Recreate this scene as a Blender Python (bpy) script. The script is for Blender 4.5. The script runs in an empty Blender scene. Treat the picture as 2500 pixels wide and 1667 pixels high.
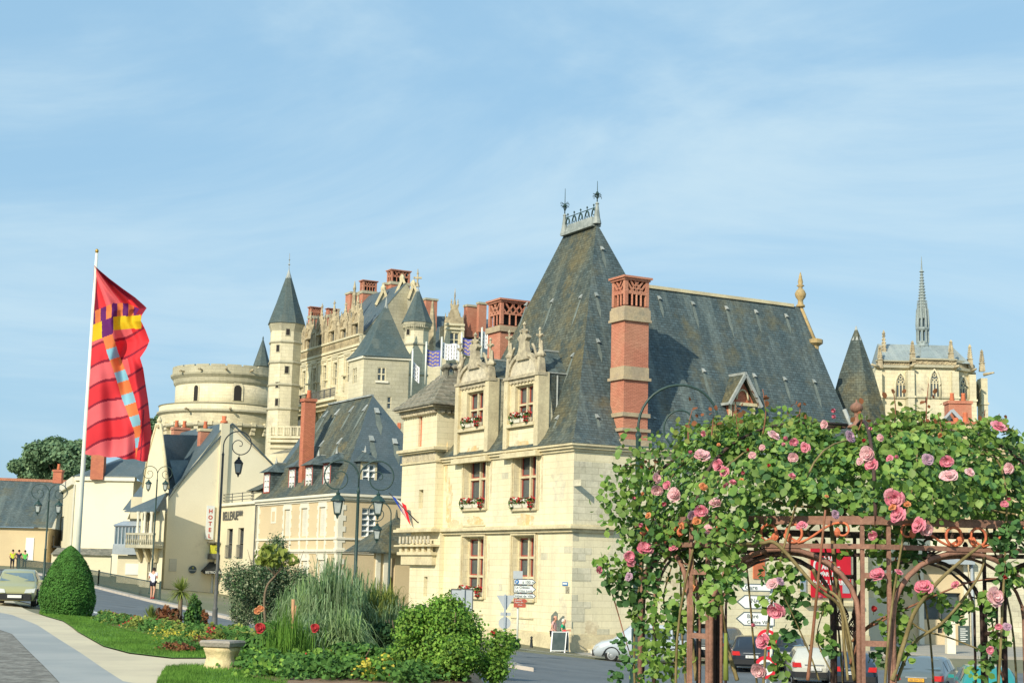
import bpy, math, random
import numpy as np
from math import sin, cos, pi, radians, sqrt, atan2, exp
from mathutils import Vector, Matrix
random.seed(7); rng = np.random.default_rng(11)
SC = bpy.context.scene; COL = SC.collection
V = Vector
# ------------------------------------------------------------------ camera
FPX = 3800.0; PITCH = radians(8.49); ROLL = radians(1.37)
CAM = V((0, 0, 3.85))
ROT = Matrix.Rotation(pi/2+PITCH, 3, 'X') @ Matrix.Rotation(ROLL, 3, 'Z')
def ray(px, py):
    return ROT @ V(((px-1250)/FPX, -(py-833.5)/FPX, -1.0))
def at(px, py, Y):
    d = ray(px, py); return CAM + d*(Y/d.y)
def zat(px, py, Y): return at(px, py, Y).z
# ------------------------------------------------------------------ terrain
def sst(t):
    t = min(1, max(0, t)); return t*t*(3-2*t)
def g(x, y):
    far = min(4.2, max(0.0, 2.0-.08*(x+21.7)-.01*(y-92)))
    if x < -30: far = min(far, 2.7+(-30-x)*.03)
    y0 = 17+12*sst((-x-.1)/.9)+min(max(-x-1.5, 0), 14)*1.0
    w = sst((y-y0)/24)
    return 2.25*(1-w)+far*w
def gv(x, y, o=0): return V((x, y, g(x, y)+o))
def gh(px, py):
    d = ray(px, py); Y = 8.0
    while Y < 400:
        p = CAM+d*(Y/d.y)
        if p.z <= g(p.x, p.y): return gv(p.x, p.y)
        Y += .1
    return gv(p.x, p.y)
# ------------------------------------------------------------------ properties
def tag(o, label=None, cat=None, group=None, kind=None):
    if label: o['label'] = label
    if cat: o['category'] = cat
    if group: o['group'] = group
    if kind: o['kind'] = kind
    return o
def thing(name, label, cat, loc=(0, 0, 0), group=None):
    o = bpy.data.objects.new(name, None); COL.objects.link(o)
    o.location = loc; o.empty_display_size = .3
    return tag(o, label, cat, group)
def dup(src, loc=None, rz=None, label=None, group=None, sc=None):
    r = src.copy(); COL.objects.link(r)
    if loc is not None: r.location = loc
    if rz is not None: r.rotation_euler = (0, 0, rz)
    if sc is not None: r.scale = (sc, sc, sc)
    if label: r['label'] = label
    if group: r['group'] = group
    for ch in list(src.children):
        c = ch.copy(); COL.objects.link(c); c.parent = r
        for gc in list(ch.children):
            d = gc.copy(); COL.objects.link(d); d.parent = c
    return r
# ------------------------------------------------------------------ mesh builder
class MB:
    def __init__(s): s.v = []; s.f = []; s.mi = []; s.m = 0; s.smooth = []; s.sm = False
    def add(s, vs, fs):
        b = len(s.v); s.v += [V(p) for p in vs]
        for f in fs:
            s.f.append([b+i for i in f]); s.mi.append(s.m); s.smooth.append(s.sm)
        return s
    def poly(s, pts): return s.add(pts, [list(range(len(pts)))])
    def hexa(s, a, b):          # two quads (lists of 4), joined
        n = len(a)
        fs = [list(range(n))[::-1], list(range(n, 2*n))]+[[i, (i+1) % n, n+(i+1) % n, n+i] for i in range(n)]
        return s.add(list(a)+list(b), fs)
    def box(s, x0, x1, y0, y1, z0, z1):
        return s.hexa([V((x0, y0, z0)), V((x1, y0, z0)), V((x1, y1, z0)), V((x0, y1, z0))],
                      [V((x0, y0, z1)), V((x1, y0, z1)), V((x1, y1, z1)), V((x0, y1, z1))])
    def wbox(s, W, u0, u1, z0, z1, o0, o1):
        return s.hexa([W.p(u0, z0, o0), W.p(u1, z0, o0), W.p(u1, z0, o1), W.p(u0, z0, o1)],
                      [W.p(u0, z1, o0), W.p(u1, z1, o0), W.p(u1, z1, o1), W.p(u0, z1, o1)])
    def bar(s, a, b, w, h=None, up=V((0, 0, 1))):
        a = V(a); b = V(b); h = h or w; d = (b-a).normalized()
        if abs(d.dot(up)) > .98: up = V((0, 1, 0))
        x = d.cross(up).normalized()*(w/2); y = x.cross(d).normalized()*(h/2)
        q = [-x-y, x-y, x+y, -x+y]
        return s.hexa([a+k for k in q], [b+k for k in q])
    def tube(s, pts, r, seg=8, r1=None, cap=True):
        pts = [V(p) for p in pts]; n = len(pts); r1 = r if r1 is None else r1
        prev = None; rings = []
        for i, p in enumerate(pts):
            d = (pts[min(i+1, n-1)]-pts[max(i-1, 0)])
            d = d.normalized() if d.length > 1e-9 else V((0, 0, 1))
            if prev is None:
                x = d.cross(V((0, 0, 1)))
                if x.length < .05: x = d.cross(V((0, 1, 0)))
            else: x = prev-d*prev.dot(d)
            x.normalize(); prev = x; y = d.cross(x)
            rr = (r[i] if isinstance(r, (list, tuple)) else r+(r1-r)*i/max(1, n-1))
            rings.append([p+x*(rr*cos(2*pi*k/seg))+y*(rr*sin(2*pi*k/seg)) for k in range(seg)])
        vs = [q for R in rings for q in R]; fs = []
        for i in range(n-1):
            for k in range(seg):
                fs.append([i*seg+k, i*seg+(k+1) % seg, (i+1)*seg+(k+1) % seg, (i+1)*seg+k])
        if cap: fs += [list(range(seg))[::-1], [(n-1)*seg+k for k in range(seg)]]
        o = s.sm; s.sm = seg > 4; s.add(vs, fs); s.sm = o; return s
    def lathe(s, c, prof, seg=16, a0=0, smooth=None, sx=1, sy=1):
        c = V(c); vs = []; fs = []; n = len(prof)
        for r, z in prof:
            for k in range(seg):
                a = a0+2*pi*k/seg; vs.append(c+V((r*cos(a)*sx, r*sin(a)*sy, z)))
        for i in range(n-1):
            for k in range(seg):
                fs.append([i*seg+k, i*seg+(k+1) % seg, (i+1)*seg+(k+1) % seg, (i+1)*seg+k])
        fs += [list(range(seg))[::-1], [(n-1)*seg+k for k in range(seg)]]
        o = s.sm; s.sm = (seg > 8) if smooth is None else smooth; s.add(vs, fs); s.sm = o; return s
    def grid(s, rows, closed=False):
        n = len(rows); m = len(rows[0]); vs = [p for r in rows for p in r]; fs = []
        for i in range(n-1):
            for k in range(m if closed else m-1):
                fs.append([i*m+k, i*m+(k+1) % m, (i+1)*m+(k+1) % m, (i+1)*m+k])
        return s.add(vs, fs)
    def build(s, name, mats, parent=None):
        if not s.v: return None
        me = bpy.data.meshes.new(name)
        me.from_pydata([tuple(p) for p in s.v], [], s.f)
        mats = mats if isinstance(mats, (list, tuple)) else [mats]
        for m in mats: me.materials.append(m)
        me.polygons.foreach_set('material_index', s.mi)
        me.polygons.foreach_set('use_smooth', s.smooth)
        uvl = me.uv_layers.new(name='UVMap')
        co = s.v
        data = np.zeros(len(me.loops)*2)
        k = 0
        for p in me.polygons:
            nn = p.normal
            t = V((-nn.y, nn.x, 0))
            if t.length < .15: t = V((1, 0, 0)); b = V((0, 1, 0))
            else: t.normalize(); b = nn.cross(t)
            for li in p.loop_indices:
                q = co[me.loops[li].vertex_index]
                data[2*li] = q.dot(t); data[2*li+1] = q.dot(b)
        uvl.data.foreach_set('uv', data)
        me.update()
        o = bpy.data.objects.new(name, me); COL.objects.link(o)
        if parent is not None:
            o.parent = parent
            if parent.type == 'EMPTY': o.matrix_parent_inverse = Matrix.Translation(-parent.location)
        return o
class Wall:
    """vertical wall plane: u runs to the right seen from outside, n points out"""
    def __init__(s, O, u): s.O = V(O); s.u = V((u[0], u[1], 0)).normalized(); s.n = V((s.u.y, -s.u.x, 0))
    def p(s, u, z, o=0): return V((s.O.x+s.u.x*u+s.n.x*o, s.O.y+s.u.y*u+s.n.y*o, z))
    def uz(s, px, py, o=0):
        d = ray(px, py); P = s.O+s.n*o; t = (P-CAM).dot(s.n)/d.dot(s.n); q = CAM+d*t
        return (q-s.O).dot(s.u), q.z
    def rect(s, x0, x1, y0, y1, o=0):
        ym = (y0+y1)/2; xm = (x0+x1)/2
        return (s.uz(x0, ym, o)[0], s.uz(x1, ym, o)[0], s.uz(xm, y1, o)[1], s.uz(xm, y0, o)[1])
def wall_holes(mb, W, u0, u1, z0, z1, holes, depth=.3, o=0):
    us = sorted(set([u0, u1]+[min(max(h[i], u0), u1) for h in holes for i in (0, 1)]))
    zs = sorted(set([z0, z1]+[min(max(h[i], z0), z1) for h in holes for i in (2, 3)]))
    for i in range(len(us)-1):
        for j in range(len(zs)-1):
            a, b, c, d = us[i], us[i+1], zs[j], zs[j+1]
            if b-a < 1e-4 or d-c < 1e-4: continue
            um = (a+b)/2; zm = (c+d)/2
            if any(h[0] < um < h[1] and h[2] < zm < h[3] for h in holes): continue
            mb.poly([W.p(a, c, o), W.p(b, c, o), W.p(b, d, o), W.p(a, d, o)])
    for h in holes:
        a, b, c, d = h[:4]
        mb.poly([W.p(a, c, o), W.p(a, d, o), W.p(a, d, o-depth), W.p(a, c, o-depth)])
        mb.poly([W.p(b, d, o), W.p(b, c, o), W.p(b, c, o-depth), W.p(b, d, o-depth)])
        mb.poly([W.p(a, c, o), W.p(b, c, o), W.p(b, c, o-depth), W.p(a, c, o-depth)])
        mb.poly([W.p(b, d, o), W.p(a, d, o), W.p(a, d, o-depth), W.p(b, d, o-depth)])
def window(W, h, parent, o, cols=2, rows=(.55,), mull=.12, mmat=None, sash=None, sw=.06, glass=None, name='window', small=0):
    """stone cross / wooden frame set back at depth -o, with sashes and glass"""
    a, b, c, d = h
    m = MB(); fr = MB(); gl = MB()
    o = -o
    m.wbox(W, a, a+mull*.6, c, d, o-.06, o+.1); m.wbox(W, b-mull*.6, b, c, d, o-.06, o+.1)
    m.wbox(W, a+mull*.6, b-mull*.6, c, c+mull*.6, o-.06, o+.1); m.wbox(W, a+mull*.6, b-mull*.6, d-mull*.6, d, o-.06, o+.1)
    ue = [a+mull*.6]+[a+(b-a)*i/cols for i in range(1, cols)]+[b-mull*.6]
    ze = [c+mull*.6]+[c+(d-c)*r for r in rows]+[d-mull*.6]
    for u in ue[1:-1]: m.wbox(W, u-mull/2, u+mull/2, c+mull*.6, d-mull*.6, o-.06, o+.13)
    for z in ze[1:-1]: m.wbox(W, a+mull*.6, b-mull*.6, z-mull*.4, z+mull*.4, o-.06, o+.11)
    for i in range(len(ue)-1):
        for j in range(len(ze)-1):
            x0 = ue[i]+(mull/2 if i else 0); x1 = ue[i+1]-(mull/2 if i < len(ue)-2 else 0)
            y0 = ze[j]+(mull*.4 if j else 0); y1 = ze[j+1]-(mull*.4 if j < len(ze)-2 else 0)
            q = o-.03
            if sash:
                fr.wbox(W, x0, x0+sw, y0, y1, q-.05, q+.03); fr.wbox(W, x1-sw, x1, y0, y1, q-.05, q+.03)
                fr.wbox(W, x0+sw, x1-sw, y0, y0+sw, q-.05, q+.03); fr.wbox(W, x0+sw, x1-sw, y1-sw, y1, q-.05, q+.03)
                for k in range(1, small+1):
                    z = y0+(y1-y0)*k/(small+1); fr.wbox(W, x0+sw, x1-sw, z-.015, z+.015, q-.04, q+.02)
            gl.wbox(W, x0+.01, x1-.01, y0+.01, y1-.01, q-.08, q-.02)
    w = m.build(name, mmat, parent)
    if sash: fr.build('sash', sash, w)
    gl.build('pane', glass or MT['glass'], w)
    return w
def text(s, size, W, u, z, o, mat, parent, name='lettering', align='LEFT', ext=.01, bold=0, sx=1):
    c = bpy.data.curves.new('tmp', 'FONT'); c.body = s; c.size = size; c.align_x = align; c.extrude = ext; c.offset = bold
    ob = bpy.data.objects.new('tmp', c); COL.objects.link(ob)
    dg = bpy.context.evaluated_depsgraph_get(); me = bpy.data.meshes.new_from_object(ob.evaluated_get(dg))
    bpy.data.objects.remove(ob)
    Rm = Matrix((( W.u.x*sx, 0, W.n.x), (W.u.y*sx, 0, W.n.y), (0, 1, 0))).to_4x4()
    me.transform(Matrix.Translation(W.p(u, z, o)) @ Rm)
    me.materials.clear(); me.materials.append(mat); me.name = name
    t = bpy.data.objects.new(name, me); COL.objects.link(t)
    t.parent = parent
    if parent.type == 'EMPTY': t.matrix_parent_inverse = Matrix.Translation(-parent.location)
    return t
# ------------------------------------------------------------------ materials
MT = {}
def mat(name, c1, c2=None, ns=.5, rough=.85, fine=.12, fs=9., brick=None, bump=.25, metal=0, spec=.25,
        blot=None, streak=None, isl=None, trans=0, clear=0, nd=None, seam=None):
    m = bpy.data.materials.new(name); m.use_nodes = True; nt = m.node_tree; N = nt.nodes; L = nt.links
    N.clear(); out = N.new('ShaderNodeOutputMaterial'); B = N.new('ShaderNodeBsdfPrincipled')
    B.inputs['Roughness'].default_value = rough; B.inputs['Metallic'].default_value = metal
    B.inputs['Specular IOR Level'].default_value = spec; B.inputs['Coat Weight'].default_value = clear
    tc = N.new('ShaderNodeTexCoord')
    def rgb(c): n = N.new('ShaderNodeRGB'); n.outputs[0].default_value = (*c, 1); return n.outputs[0]
    def noise(scale, det=4, vec=None, r=.6):
        n = N.new('ShaderNodeTexNoise'); n.inputs['Scale'].default_value = scale; n.inputs['Detail'].default_value = det
        n.inputs['Roughness'].default_value = r; L.new(vec or tc.outputs['Object'], n.inputs['Vector']); return n.outputs['Fac']
    def ramp(f, a, b):
        n = N.new('ShaderNodeMapRange'); n.inputs[1].default_value = a; n.inputs[2].default_value = b; n.interpolation_type = 'SMOOTHSTEP'
        L.new(f, n.inputs[0]); return n.outputs[0]
    def mix(f, a, b, mode='MIX'):
        n = N.new('ShaderNodeMix'); n.data_type = 'RGBA'; n.blend_type = mode
        if isinstance(f, (int, float)): n.inputs[0].default_value = f
        else: L.new(f, n.inputs[0])
        L.new(a, n.inputs[6]); L.new(b, n.inputs[7]); return n.outputs[2]
    def math_(op, a, b):
        n = N.new('ShaderNodeMath'); n.operation = op
        for i, q in enumerate((a, b)):
            if isinstance(q, (int, float)): n.inputs[i].default_value = q
            else: L.new(q, n.inputs[i])
        return n.outputs[0]
    c = rgb(c1)
    if c2: c = mix(ramp(noise(ns, 5), .38, .64), c, rgb(c2))
    h = noise(fs, 6)
    if isl:
        gi = N.new('ShaderNodeNewGeometry'); c = mix(gi.outputs['Random Per Island'], c, rgb(isl))
        if trans: c = mix(ramp(noise(ns*3, 3), .35, .65), c, mix(.5, c, rgb((.02, .05, .01))))
    hb = None
    if brick:
        bw, bh, ms, dk = brick
        bt = N.new('ShaderNodeTexBrick'); L.new(tc.outputs['UV'], bt.inputs['Vector'])
        bt.inputs['Scale'].default_value = 1; bt.inputs['Brick Width'].default_value = bw; bt.inputs['Row Height'].default_value = bh
        bt.inputs['Mortar Size'].default_value = ms; bt.inputs['Mortar Smooth'].default_value = .4; bt.inputs['Bias'].default_value = 0
        bt.inputs['Color1'].default_value = (1, 1, 1, 1); bt.inputs['Color2'].default_value = (dk, dk, dk*.97, 1)
        mm = brick[3]*.72; bt.inputs['Mortar'].default_value = (mm, mm*.97, mm*.92, 1)
        c = mix(1., c, bt.outputs['Color'], 'MULTIPLY'); hb = bt.outputs['Fac']
    if streak:          # dark/light run-off down the slope
        sv = N.new('ShaderNodeMapping'); sv.inputs['Scale'].default_value = (streak[1], streak[1]*.06, 1); L.new(tc.outputs['UV'], sv.inputs['Vector'])
        c = mix(math_('MULTIPLY', ramp(noise(1, 5, sv.outputs[0]), .45, .75), streak[2]), c, rgb(streak[0]))
    if blot:
        for (bc, bs, t0, t1) in (blot if isinstance(blot, list) else [blot]):
            c = mix(ramp(noise(bs, 8, r=.7), t0, t1), c, rgb(bc))
    if seam:
        w = N.new('ShaderNodeTexWave'); w.inputs['Scale'].default_value = seam; w.wave_profile = 'SAW'; L.new(tc.outputs['UV'], w.inputs['Vector'])
        c = mix(ramp(w.outputs['Fac'], .9, 1.), c, rgb(tuple(x*.5 for x in c1)))
    vv = N.new('ShaderNodeMapRange'); vv.inputs[1].default_value = .25; vv.inputs[2].default_value = .75
    vv.inputs[3].default_value = 1-fine; vv.inputs[4].default_value = 1+fine; L.new(h, vv.inputs[0])
    cc = N.new('ShaderNodeVectorMath'); cc.operation = 'SCALE'; L.new(c, cc.inputs[0]); L.new(vv.outputs[0], cc.inputs['Scale'])
    L.new(cc.outputs[0], B.inputs['Base Color'])
    if bump:
        bp = N.new('ShaderNodeBump'); bp.inputs['Strength'].default_value = bump; bp.inputs['Distance'].default_value = .03
        hh = h if hb is None else math_('SUBTRACT', h, math_('MULTIPLY', hb, .8))
        L.new(hh, bp.inputs['Height']); L.new(bp.outputs[0], B.inputs['Normal'])
    if trans:
        T = N.new('ShaderNodeBsdfTranslucent'); L.new(cc.outputs[0], T.inputs['Color']); ms_ = N.new('ShaderNodeMixShader')
        ms_.inputs[0].default_value = trans; L.new(B.outputs[0], ms_.inputs[1]); L.new(T.outputs[0], ms_.inputs[2]); L.new(ms_.outputs[0], out.inputs[0])
    else: L.new(B.outputs[0], out.inputs[0])
    MT[name] = m; return m
mat('ashlar', (.81, .735, .515), (.73, .66, .46), .35, brick=(1.1, .33, .010, .94), streak=((.50, .45, .33), 1.1, .45), blot=[((.46, .42, .32), .55, .56, .76), ((.56, .38, .16), .22, .68, .80)], fine=.07, bump=.2)
mat('ashlar_grey', (.58, .55, .42), (.72, .67, .51), .5, brick=(.75, .33, .012, .88), blot=[((.33, .31, .25), .7, .5, .75)], fine=.12, bump=.3)
mat('trim', (.66, .58, .38), (.54, .47, .31), 1.2, blot=[((.50, .32, .12), .9, .62, .8), ((.28, .26, .2), 1.8, .62, .8)], fine=.15, bump=.35)
mat('carved', (.50, .44, .31), (.34, .30, .22), 2.2, fs=6, blot=[((.22, .2, .15), 3., .55, .75), ((.45, .3, .12), 1.1, .64, .8)], fine=.3, bump=.9)
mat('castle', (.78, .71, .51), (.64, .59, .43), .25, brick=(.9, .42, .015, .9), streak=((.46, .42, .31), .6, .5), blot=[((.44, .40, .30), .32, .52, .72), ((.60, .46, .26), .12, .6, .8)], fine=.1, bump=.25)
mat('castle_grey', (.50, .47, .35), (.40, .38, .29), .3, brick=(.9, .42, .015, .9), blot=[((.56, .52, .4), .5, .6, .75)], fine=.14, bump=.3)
mat('castle_carved', (.52, .44, .29), (.36, .30, .2), .9, fs=3, blot=[((.22, .19, .13), 1.8, .52, .72)], fine=.28, bump=.9)
mat('plaster', (.82, .75, .56), (.77, .70, .52), .2, fine=.05, fs=14, bump=.08, blot=[((.5, .44, .32), .3, .62, .85)])
mat('plaster_tan', (.64, .52, .33), (.58, .47, .30), .25, fine=.06, fs=14, bump=.1, blot=[((.45, .38, .27), .35, .6, .85)])
mat('plaster_cream', (.70, .64, .46), (.64, .58, .42), .25, fine=.05, fs=14, bump=.08)
mat('slate', (.075, .115, .13), (.105, .14, .145), .5, brick=(.3, .16, .02, .66), streak=((.19, .23, .21), 1.6, .6), blot=[((.12, .115, .07), .45, .5, .74)], fine=.36, fs=5, rough=.62, bump=.6, spec=.4)
mat('slate_moss', (.095, .125, .12), (.14, .14, .095), .35, brick=(.3, .16, .02, .62), streak=((.19, .19, .13), 1.3, .65), blot=[((.15, .13, .07), .35, .50, .70), ((.05, .07, .07), 1.5, .5, .66)], fine=.36, fs=5, rough=.75, bump=.5)
mat('slate_blue', (.08, .12, .145), (.105, .14, .16), .5, brick=(.3, .16, .01, .85), fine=.15, rough=.6, bump=.35, spec=.4)
mat('slate_castle', (.075, .115, .125), (.105, .13, .12), .3, brick=(.4, .22, .014, .8), streak=((.18, .2, .17), .8, .5), fine=.2, rough=.62, bump=.5)
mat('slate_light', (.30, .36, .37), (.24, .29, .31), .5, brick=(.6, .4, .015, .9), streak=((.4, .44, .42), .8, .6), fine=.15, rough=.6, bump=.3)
mat('mossy_stone', (.24, .22, .17), (.14, .14, .11), 1.8, fs=5, blot=[((.34, .32, .26), 2.5, .56, .7), ((.14, .17, .06), 1.2, .6, .75)], fine=.35, bump=1.)
mat('brick', (.60, .24, .16), (.64, .30, .20), .8, brick=(.24, .075, .012, .8), fine=.12, fs=16, bump=.35, blot=[((.36, .15, .1), .9, .6, .8)])
mat('brick_bright', (.66, .24, .14), (.58, .20, .13), .8, brick=(.24, .08, .014, .78), fine=.12, fs=16, bump=.35)
mat('terracotta', (.62, .19, .09), (.5, .15, .08), 2, fine=.12)
mat('tile_orange', (.50, .22, .14), (.42, .2, .13), 1., brick=(.25, .3, .02, .8), fine=.2)
mat('lead', (.40, .42, .40), (.26, .29, .28), 1, rough=.5, fine=.15)
mat('zinc', (.38, .43, .47), (.32, .37, .42), .8, rough=.45, fine=.1, spec=.5)
mat('white', (.78, .79, .77), rough=.6, fine=.03, bump=.03)
mat('cream_paint', (.76, .72, .60), (.70, .67, .55), 1, rough=.6, fine=.04, bump=.05)
mat('shutter', (.72, .70, .60), (.66, .64, .55), 1, rough=.7, fine=.05, bump=.1, brick=(3, .06, .01, .95))
mat('sash_red', (.36, .08, .06), (.3, .07, .05), 2, rough=.6, fine=.08)
mat('iron_green', (.02, .055, .048), (.018, .045, .04), 2, rough=.5, fine=.12, spec=.5)
mat('iron_black', (.03, .035, .038), rough=.55, fine=.1)
mat('iron_grey', (.12, .125, .12), (.09, .09, .085), 2, rough=.6, fine=.15)
mat('rust', (.31, .165, .12), (.22, .12, .09), 6, rough=.85, fine=.25, fs=40, bump=.3)
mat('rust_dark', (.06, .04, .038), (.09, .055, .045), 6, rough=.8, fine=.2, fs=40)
mat('orange_iron', (.62, .17, .08), (.5, .15, .08), 8, rough=.6, fine=.12, fs=40)
mat('glass', (.055, .075, .085), (.09, .11, .12), .8, rough=.12, fine=.1, bump=0, spec=.7)
mat('glass_blue', (.10, .16, .20), (.16, .22, .25), .8, rough=.1, fine=.1, bump=0, spec=.8)
mat('lantern_glass', (.42, .46, .44), (.34, .38, .38), 3, rough=.2, fine=.05, bump=0, spec=.6)
mat('dark', (.03, .028, .026), rough=.9, fine=.05, bump=0)
mat('stain', (.66, .47, .23), (.60, .52, .34), 1.6, fine=.2, bump=.2, blot=[((.74, .68, .48), 1.8, .5, .62)])
mat('gold_stone', (.46, .33, .15), (.34, .27, .15), 3, fine=.25, bump=.6)
mat('asphalt', (.15, .17, .185), (.12, .14, .155), .4, blot=[((.09, .105, .115), .35, .58, .66), ((.2, .21, .21), .8, .6, .7)], fine=.12, fs=60, rough=.9, bump=.15)
mat('pavement', (.36, .34, .30), (.31, .30, .27), .5, fine=.08, fs=40, bump=.1)
mat('pave_pink', (.42, .33, .28), (.36, .29, .25), .5, fine=.1, fs=30, brick=(.3, .15, .01, .9))
mat('kerb', (.55, .49, .42), (.47, .42, .37), 1, fine=.1)
mat('roadpaint', (.66, .68, .66), (.55, .57, .56), 1, fine=.1, bump=.05)
mat('path_sand', (.62, .54, .38), (.54, .47, .34), .6, blot=[((.47, .42, .3), 1.2, .58, .75)], fine=.08, fs=50, bump=.15)
mat('path_shaded', (.36, .37, .36), (.30, .32, .32), .5, blot=[((.27, .28, .27), .9, .6, .75)], fine=.06, fs=60, bump=.1)
mat('band', (.46, .37, .24), (.38, .31, .22), 1.5, blot=[((.3, .27, .2), 1.2, .55, .75), ((.5, .32, .14), .9, .62, .8)], fine=.18, bump=.4)
mat('lead_dark', (.22, .25, .24), (.34, .37, .35), 1.5, rough=.55, fine=.2)
mat('grey_stain', (.64, .59, .45), (.73, .67, .49), 2.5, fine=.12, bump=.2, brick=(1.1, .33, .010, .94))
mat('brown_stain', (.56, .47, .31), (.70, .62, .43), 2.2, fine=.15, bump=.2)
mat('run_off', (.17, .20, .18), (.13, .16, .15), 2, fine=.25)
mat('cobble', (.17, .16, .14), (.26, .25, .22), 3, fine=.3, fs=12, bump=.8)
mat('soil', (.22, .14, .09), (.28, .2, .13), 1.5, fine=.25, fs=20, bump=.6)
mat('turf', (.10, .21, .035), (.13, .26, .04), .8, fine=.3, fs=45, bump=.7)
mat('grassblade', (.13, .28, .04), isl=(.19, .36, .06), ns=.5, trans=.3, fine=.1, bump=0)
mat('earth', (.16, .17, .10), (.2, .19, .13), .05, fine=.2, fs=3)
mat('bench_top', (.38, .33, .27), (.28, .26, .23), 4, fine=.2, fs=30, bump=.5)
mat('bench_leg', (.70, .58, .34), (.6, .48, .27), 4, fine=.15, fs=20, bump=.5)
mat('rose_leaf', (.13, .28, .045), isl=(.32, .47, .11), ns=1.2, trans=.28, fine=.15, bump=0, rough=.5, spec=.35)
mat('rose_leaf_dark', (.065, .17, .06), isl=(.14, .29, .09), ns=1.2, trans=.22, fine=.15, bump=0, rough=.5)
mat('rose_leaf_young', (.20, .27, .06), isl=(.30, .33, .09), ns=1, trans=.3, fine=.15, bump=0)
mat('rose_leaf_red', (.26, .09, .05), isl=(.35, .13, .06), ns=1, trans=.3, fine=.15, bump=0)
mat('stem', (.24, .19, .09), (.15, .12, .05), 6, fine=.2, fs=30)
mat('stem_red', (.28, .12, .08), (.2, .1, .05), 6, fine=.2, fs=30)
mat('petal_pink', (.95, .24, .38), isl=(.96, .42, .52), trans=.25, fine=.08, bump=0, ns=3)
mat('petal_pale', (.96, .48, .55), isl=(.97, .68, .70), trans=.25, fine=.08, bump=0, ns=3)
mat('petal_orange', (.85, .30, .14), isl=(.9, .42, .2), trans=.25, fine=.08, bump=0, ns=3)
mat('petal_mauve', (.58, .34, .50), isl=(.68, .45, .58), trans=.25, fine=.08, bump=0, ns=3)
mat('petal_red', (.55, .03, .05), isl=(.68, .06, .08), trans=.2, fine=.08, bump=0, ns=3)
mat('petal_white', (.85, .80, .72), isl=(.9, .86, .8), trans=.2, fine=.05, bump=0, ns=3)
mat('petal_yellow', (.70, .60, .06), isl=(.8, .7, .15), trans=.25, fine=.08, bump=0, ns=3)
mat('leaf_bright', (.15, .35, .05), isl=(.36, .56, .10), ns=.9, trans=.3, fine=.15, bump=0)
mat('leaf_mid', (.07, .19, .04), isl=(.15, .30, .07), ns=.9, trans=.25, fine=.15, bump=0)
mat('leaf_dark', (.035, .10, .045), isl=(.08, .17, .06), ns=.9, trans=.2, fine=.15, bump=0)
mat('leaf_grey', (.12, .20, .10), isl=(.38, .42, .26), ns=1.1, trans=.2, fine=.15, bump=0)
mat('leaf_topiary', (.06, .19, .035), isl=(.13, .31, .06), ns=1.2, trans=.2, fine=.15, bump=0)
mat('blade', (.17, .30, .11), isl=(.42, .55, .32), ns=.8, trans=.3, fine=.1, bump=0)
mat('blade_light', (.25, .40, .14), isl=(.46, .60, .30), ns=.8, trans=.3, fine=.1, bump=0)
mat('blade_yellow', (.26, .33, .06), isl=(.42, .46, .12), ns=.8, trans=.3, fine=.1, bump=0)
mat('leaf_bronze', (.16, .05, .04), isl=(.30, .13, .05), ns=.8, trans=.25, fine=.1, bump=0)
mat('tree_leaf', (.13, .24, .14), isl=(.25, .37, .20), ns=.25, trans=.2, fine=.15, bump=0)
mat('bark', (.2, .15, .1), (.14, .1, .07), 3, fine=.25, fs=12, bump=.6)
mat('wood_stake', (.50, .28, .15), (.42, .24, .13), 5, fine=.15, fs=30)
mat('wood_door', (.52, .32, .12), (.46, .28, .1), 3, fine=.1)
mat('sign_back', (.42, .46, .49), (.38, .42, .45), 1, rough=.5, fine=.05, bump=.03)
mat('sign_white', (.74, .77, .75), rough=.5, fine=.03, bump=0)
mat('sign_ink', (.08, .11, .13), rough=.6, fine=.02, bump=0)
mat('sign_red', (.52, .08, .05), rough=.5, fine=.04, bump=0)
mat('sign_brown', (.42, .09, .06), rough=.5, fine=.04, bump=0)
mat('sign_blue', (.04, .17, .42), rough=.5, fine=.04, bump=0)
mat('banner_red', (.66, .02, .04), (.6, .02, .04), 1, rough=.7, fine=.05, bump=.05)
mat('mustard', (.55, .55, .06), rough=.6, fine=.04)
mat('pole_white', (.74, .77, .70), (.68, .70, .63), 1, rough=.45, fine=.04, bump=.03)
mat('brass', (.5, .32, .08), rough=.4, metal=.6, fine=.1)
mat('tyre', (.02, .02, .02), rough=.9, fine=.1)
mat('rim', (.4, .42, .44), rough=.35, metal=.5, fine=.05)
mat('plastic_black', (.025, .027, .03), rough=.6, fine=.05)
mat('tail_red', (.55, .02, .02), rough=.25, fine=.08, spec=.6)
mat('head_glass', (.55, .57, .55), rough=.15, fine=.1, spec=.7)
mat('plate_white', (.75, .76, .74), rough=.5, fine=.02, bump=0)
mat('plate_yellow', (.72, .36, .03), rough=.5, fine=.02, bump=0)
for nm, cc in (('car_gold', (.34, .34, .17)), ('car_silver', (.42, .47, .52)), ('car_navy', (.02, .035, .06)), ('car_black', (.015, .02, .03)), ('car_pale', (.52, .52, .46)), ('car_grey', (.10, .13, .14)), ('car_teal', (.02, .25, .24)), ('car_dgrey', (.06, .075, .08))):
    mat(nm, cc, rough=.28, fine=.04, spec=.5, clear=.6, bump=0)
mat('skin', (.60, .32, .22), rough=.6, fine=.06, bump=0)
mat('cl_white', (.78, .78, .82), rough=.9, fine=.05)
mat('cl_pink', (.66, .38, .36), rough=.9, fine=.06)
mat('cl_green', (.02, .36, .17), rough=.9, fine=.06)
mat('cl_lime', (.12, .5, .1), rough=.9, fine=.06)
mat('cl_red', (.62, .05, .06), rough=.9, fine=.06)
mat('cl_dark', (.03, .03, .05), rough=.9, fine=.06)
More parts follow.
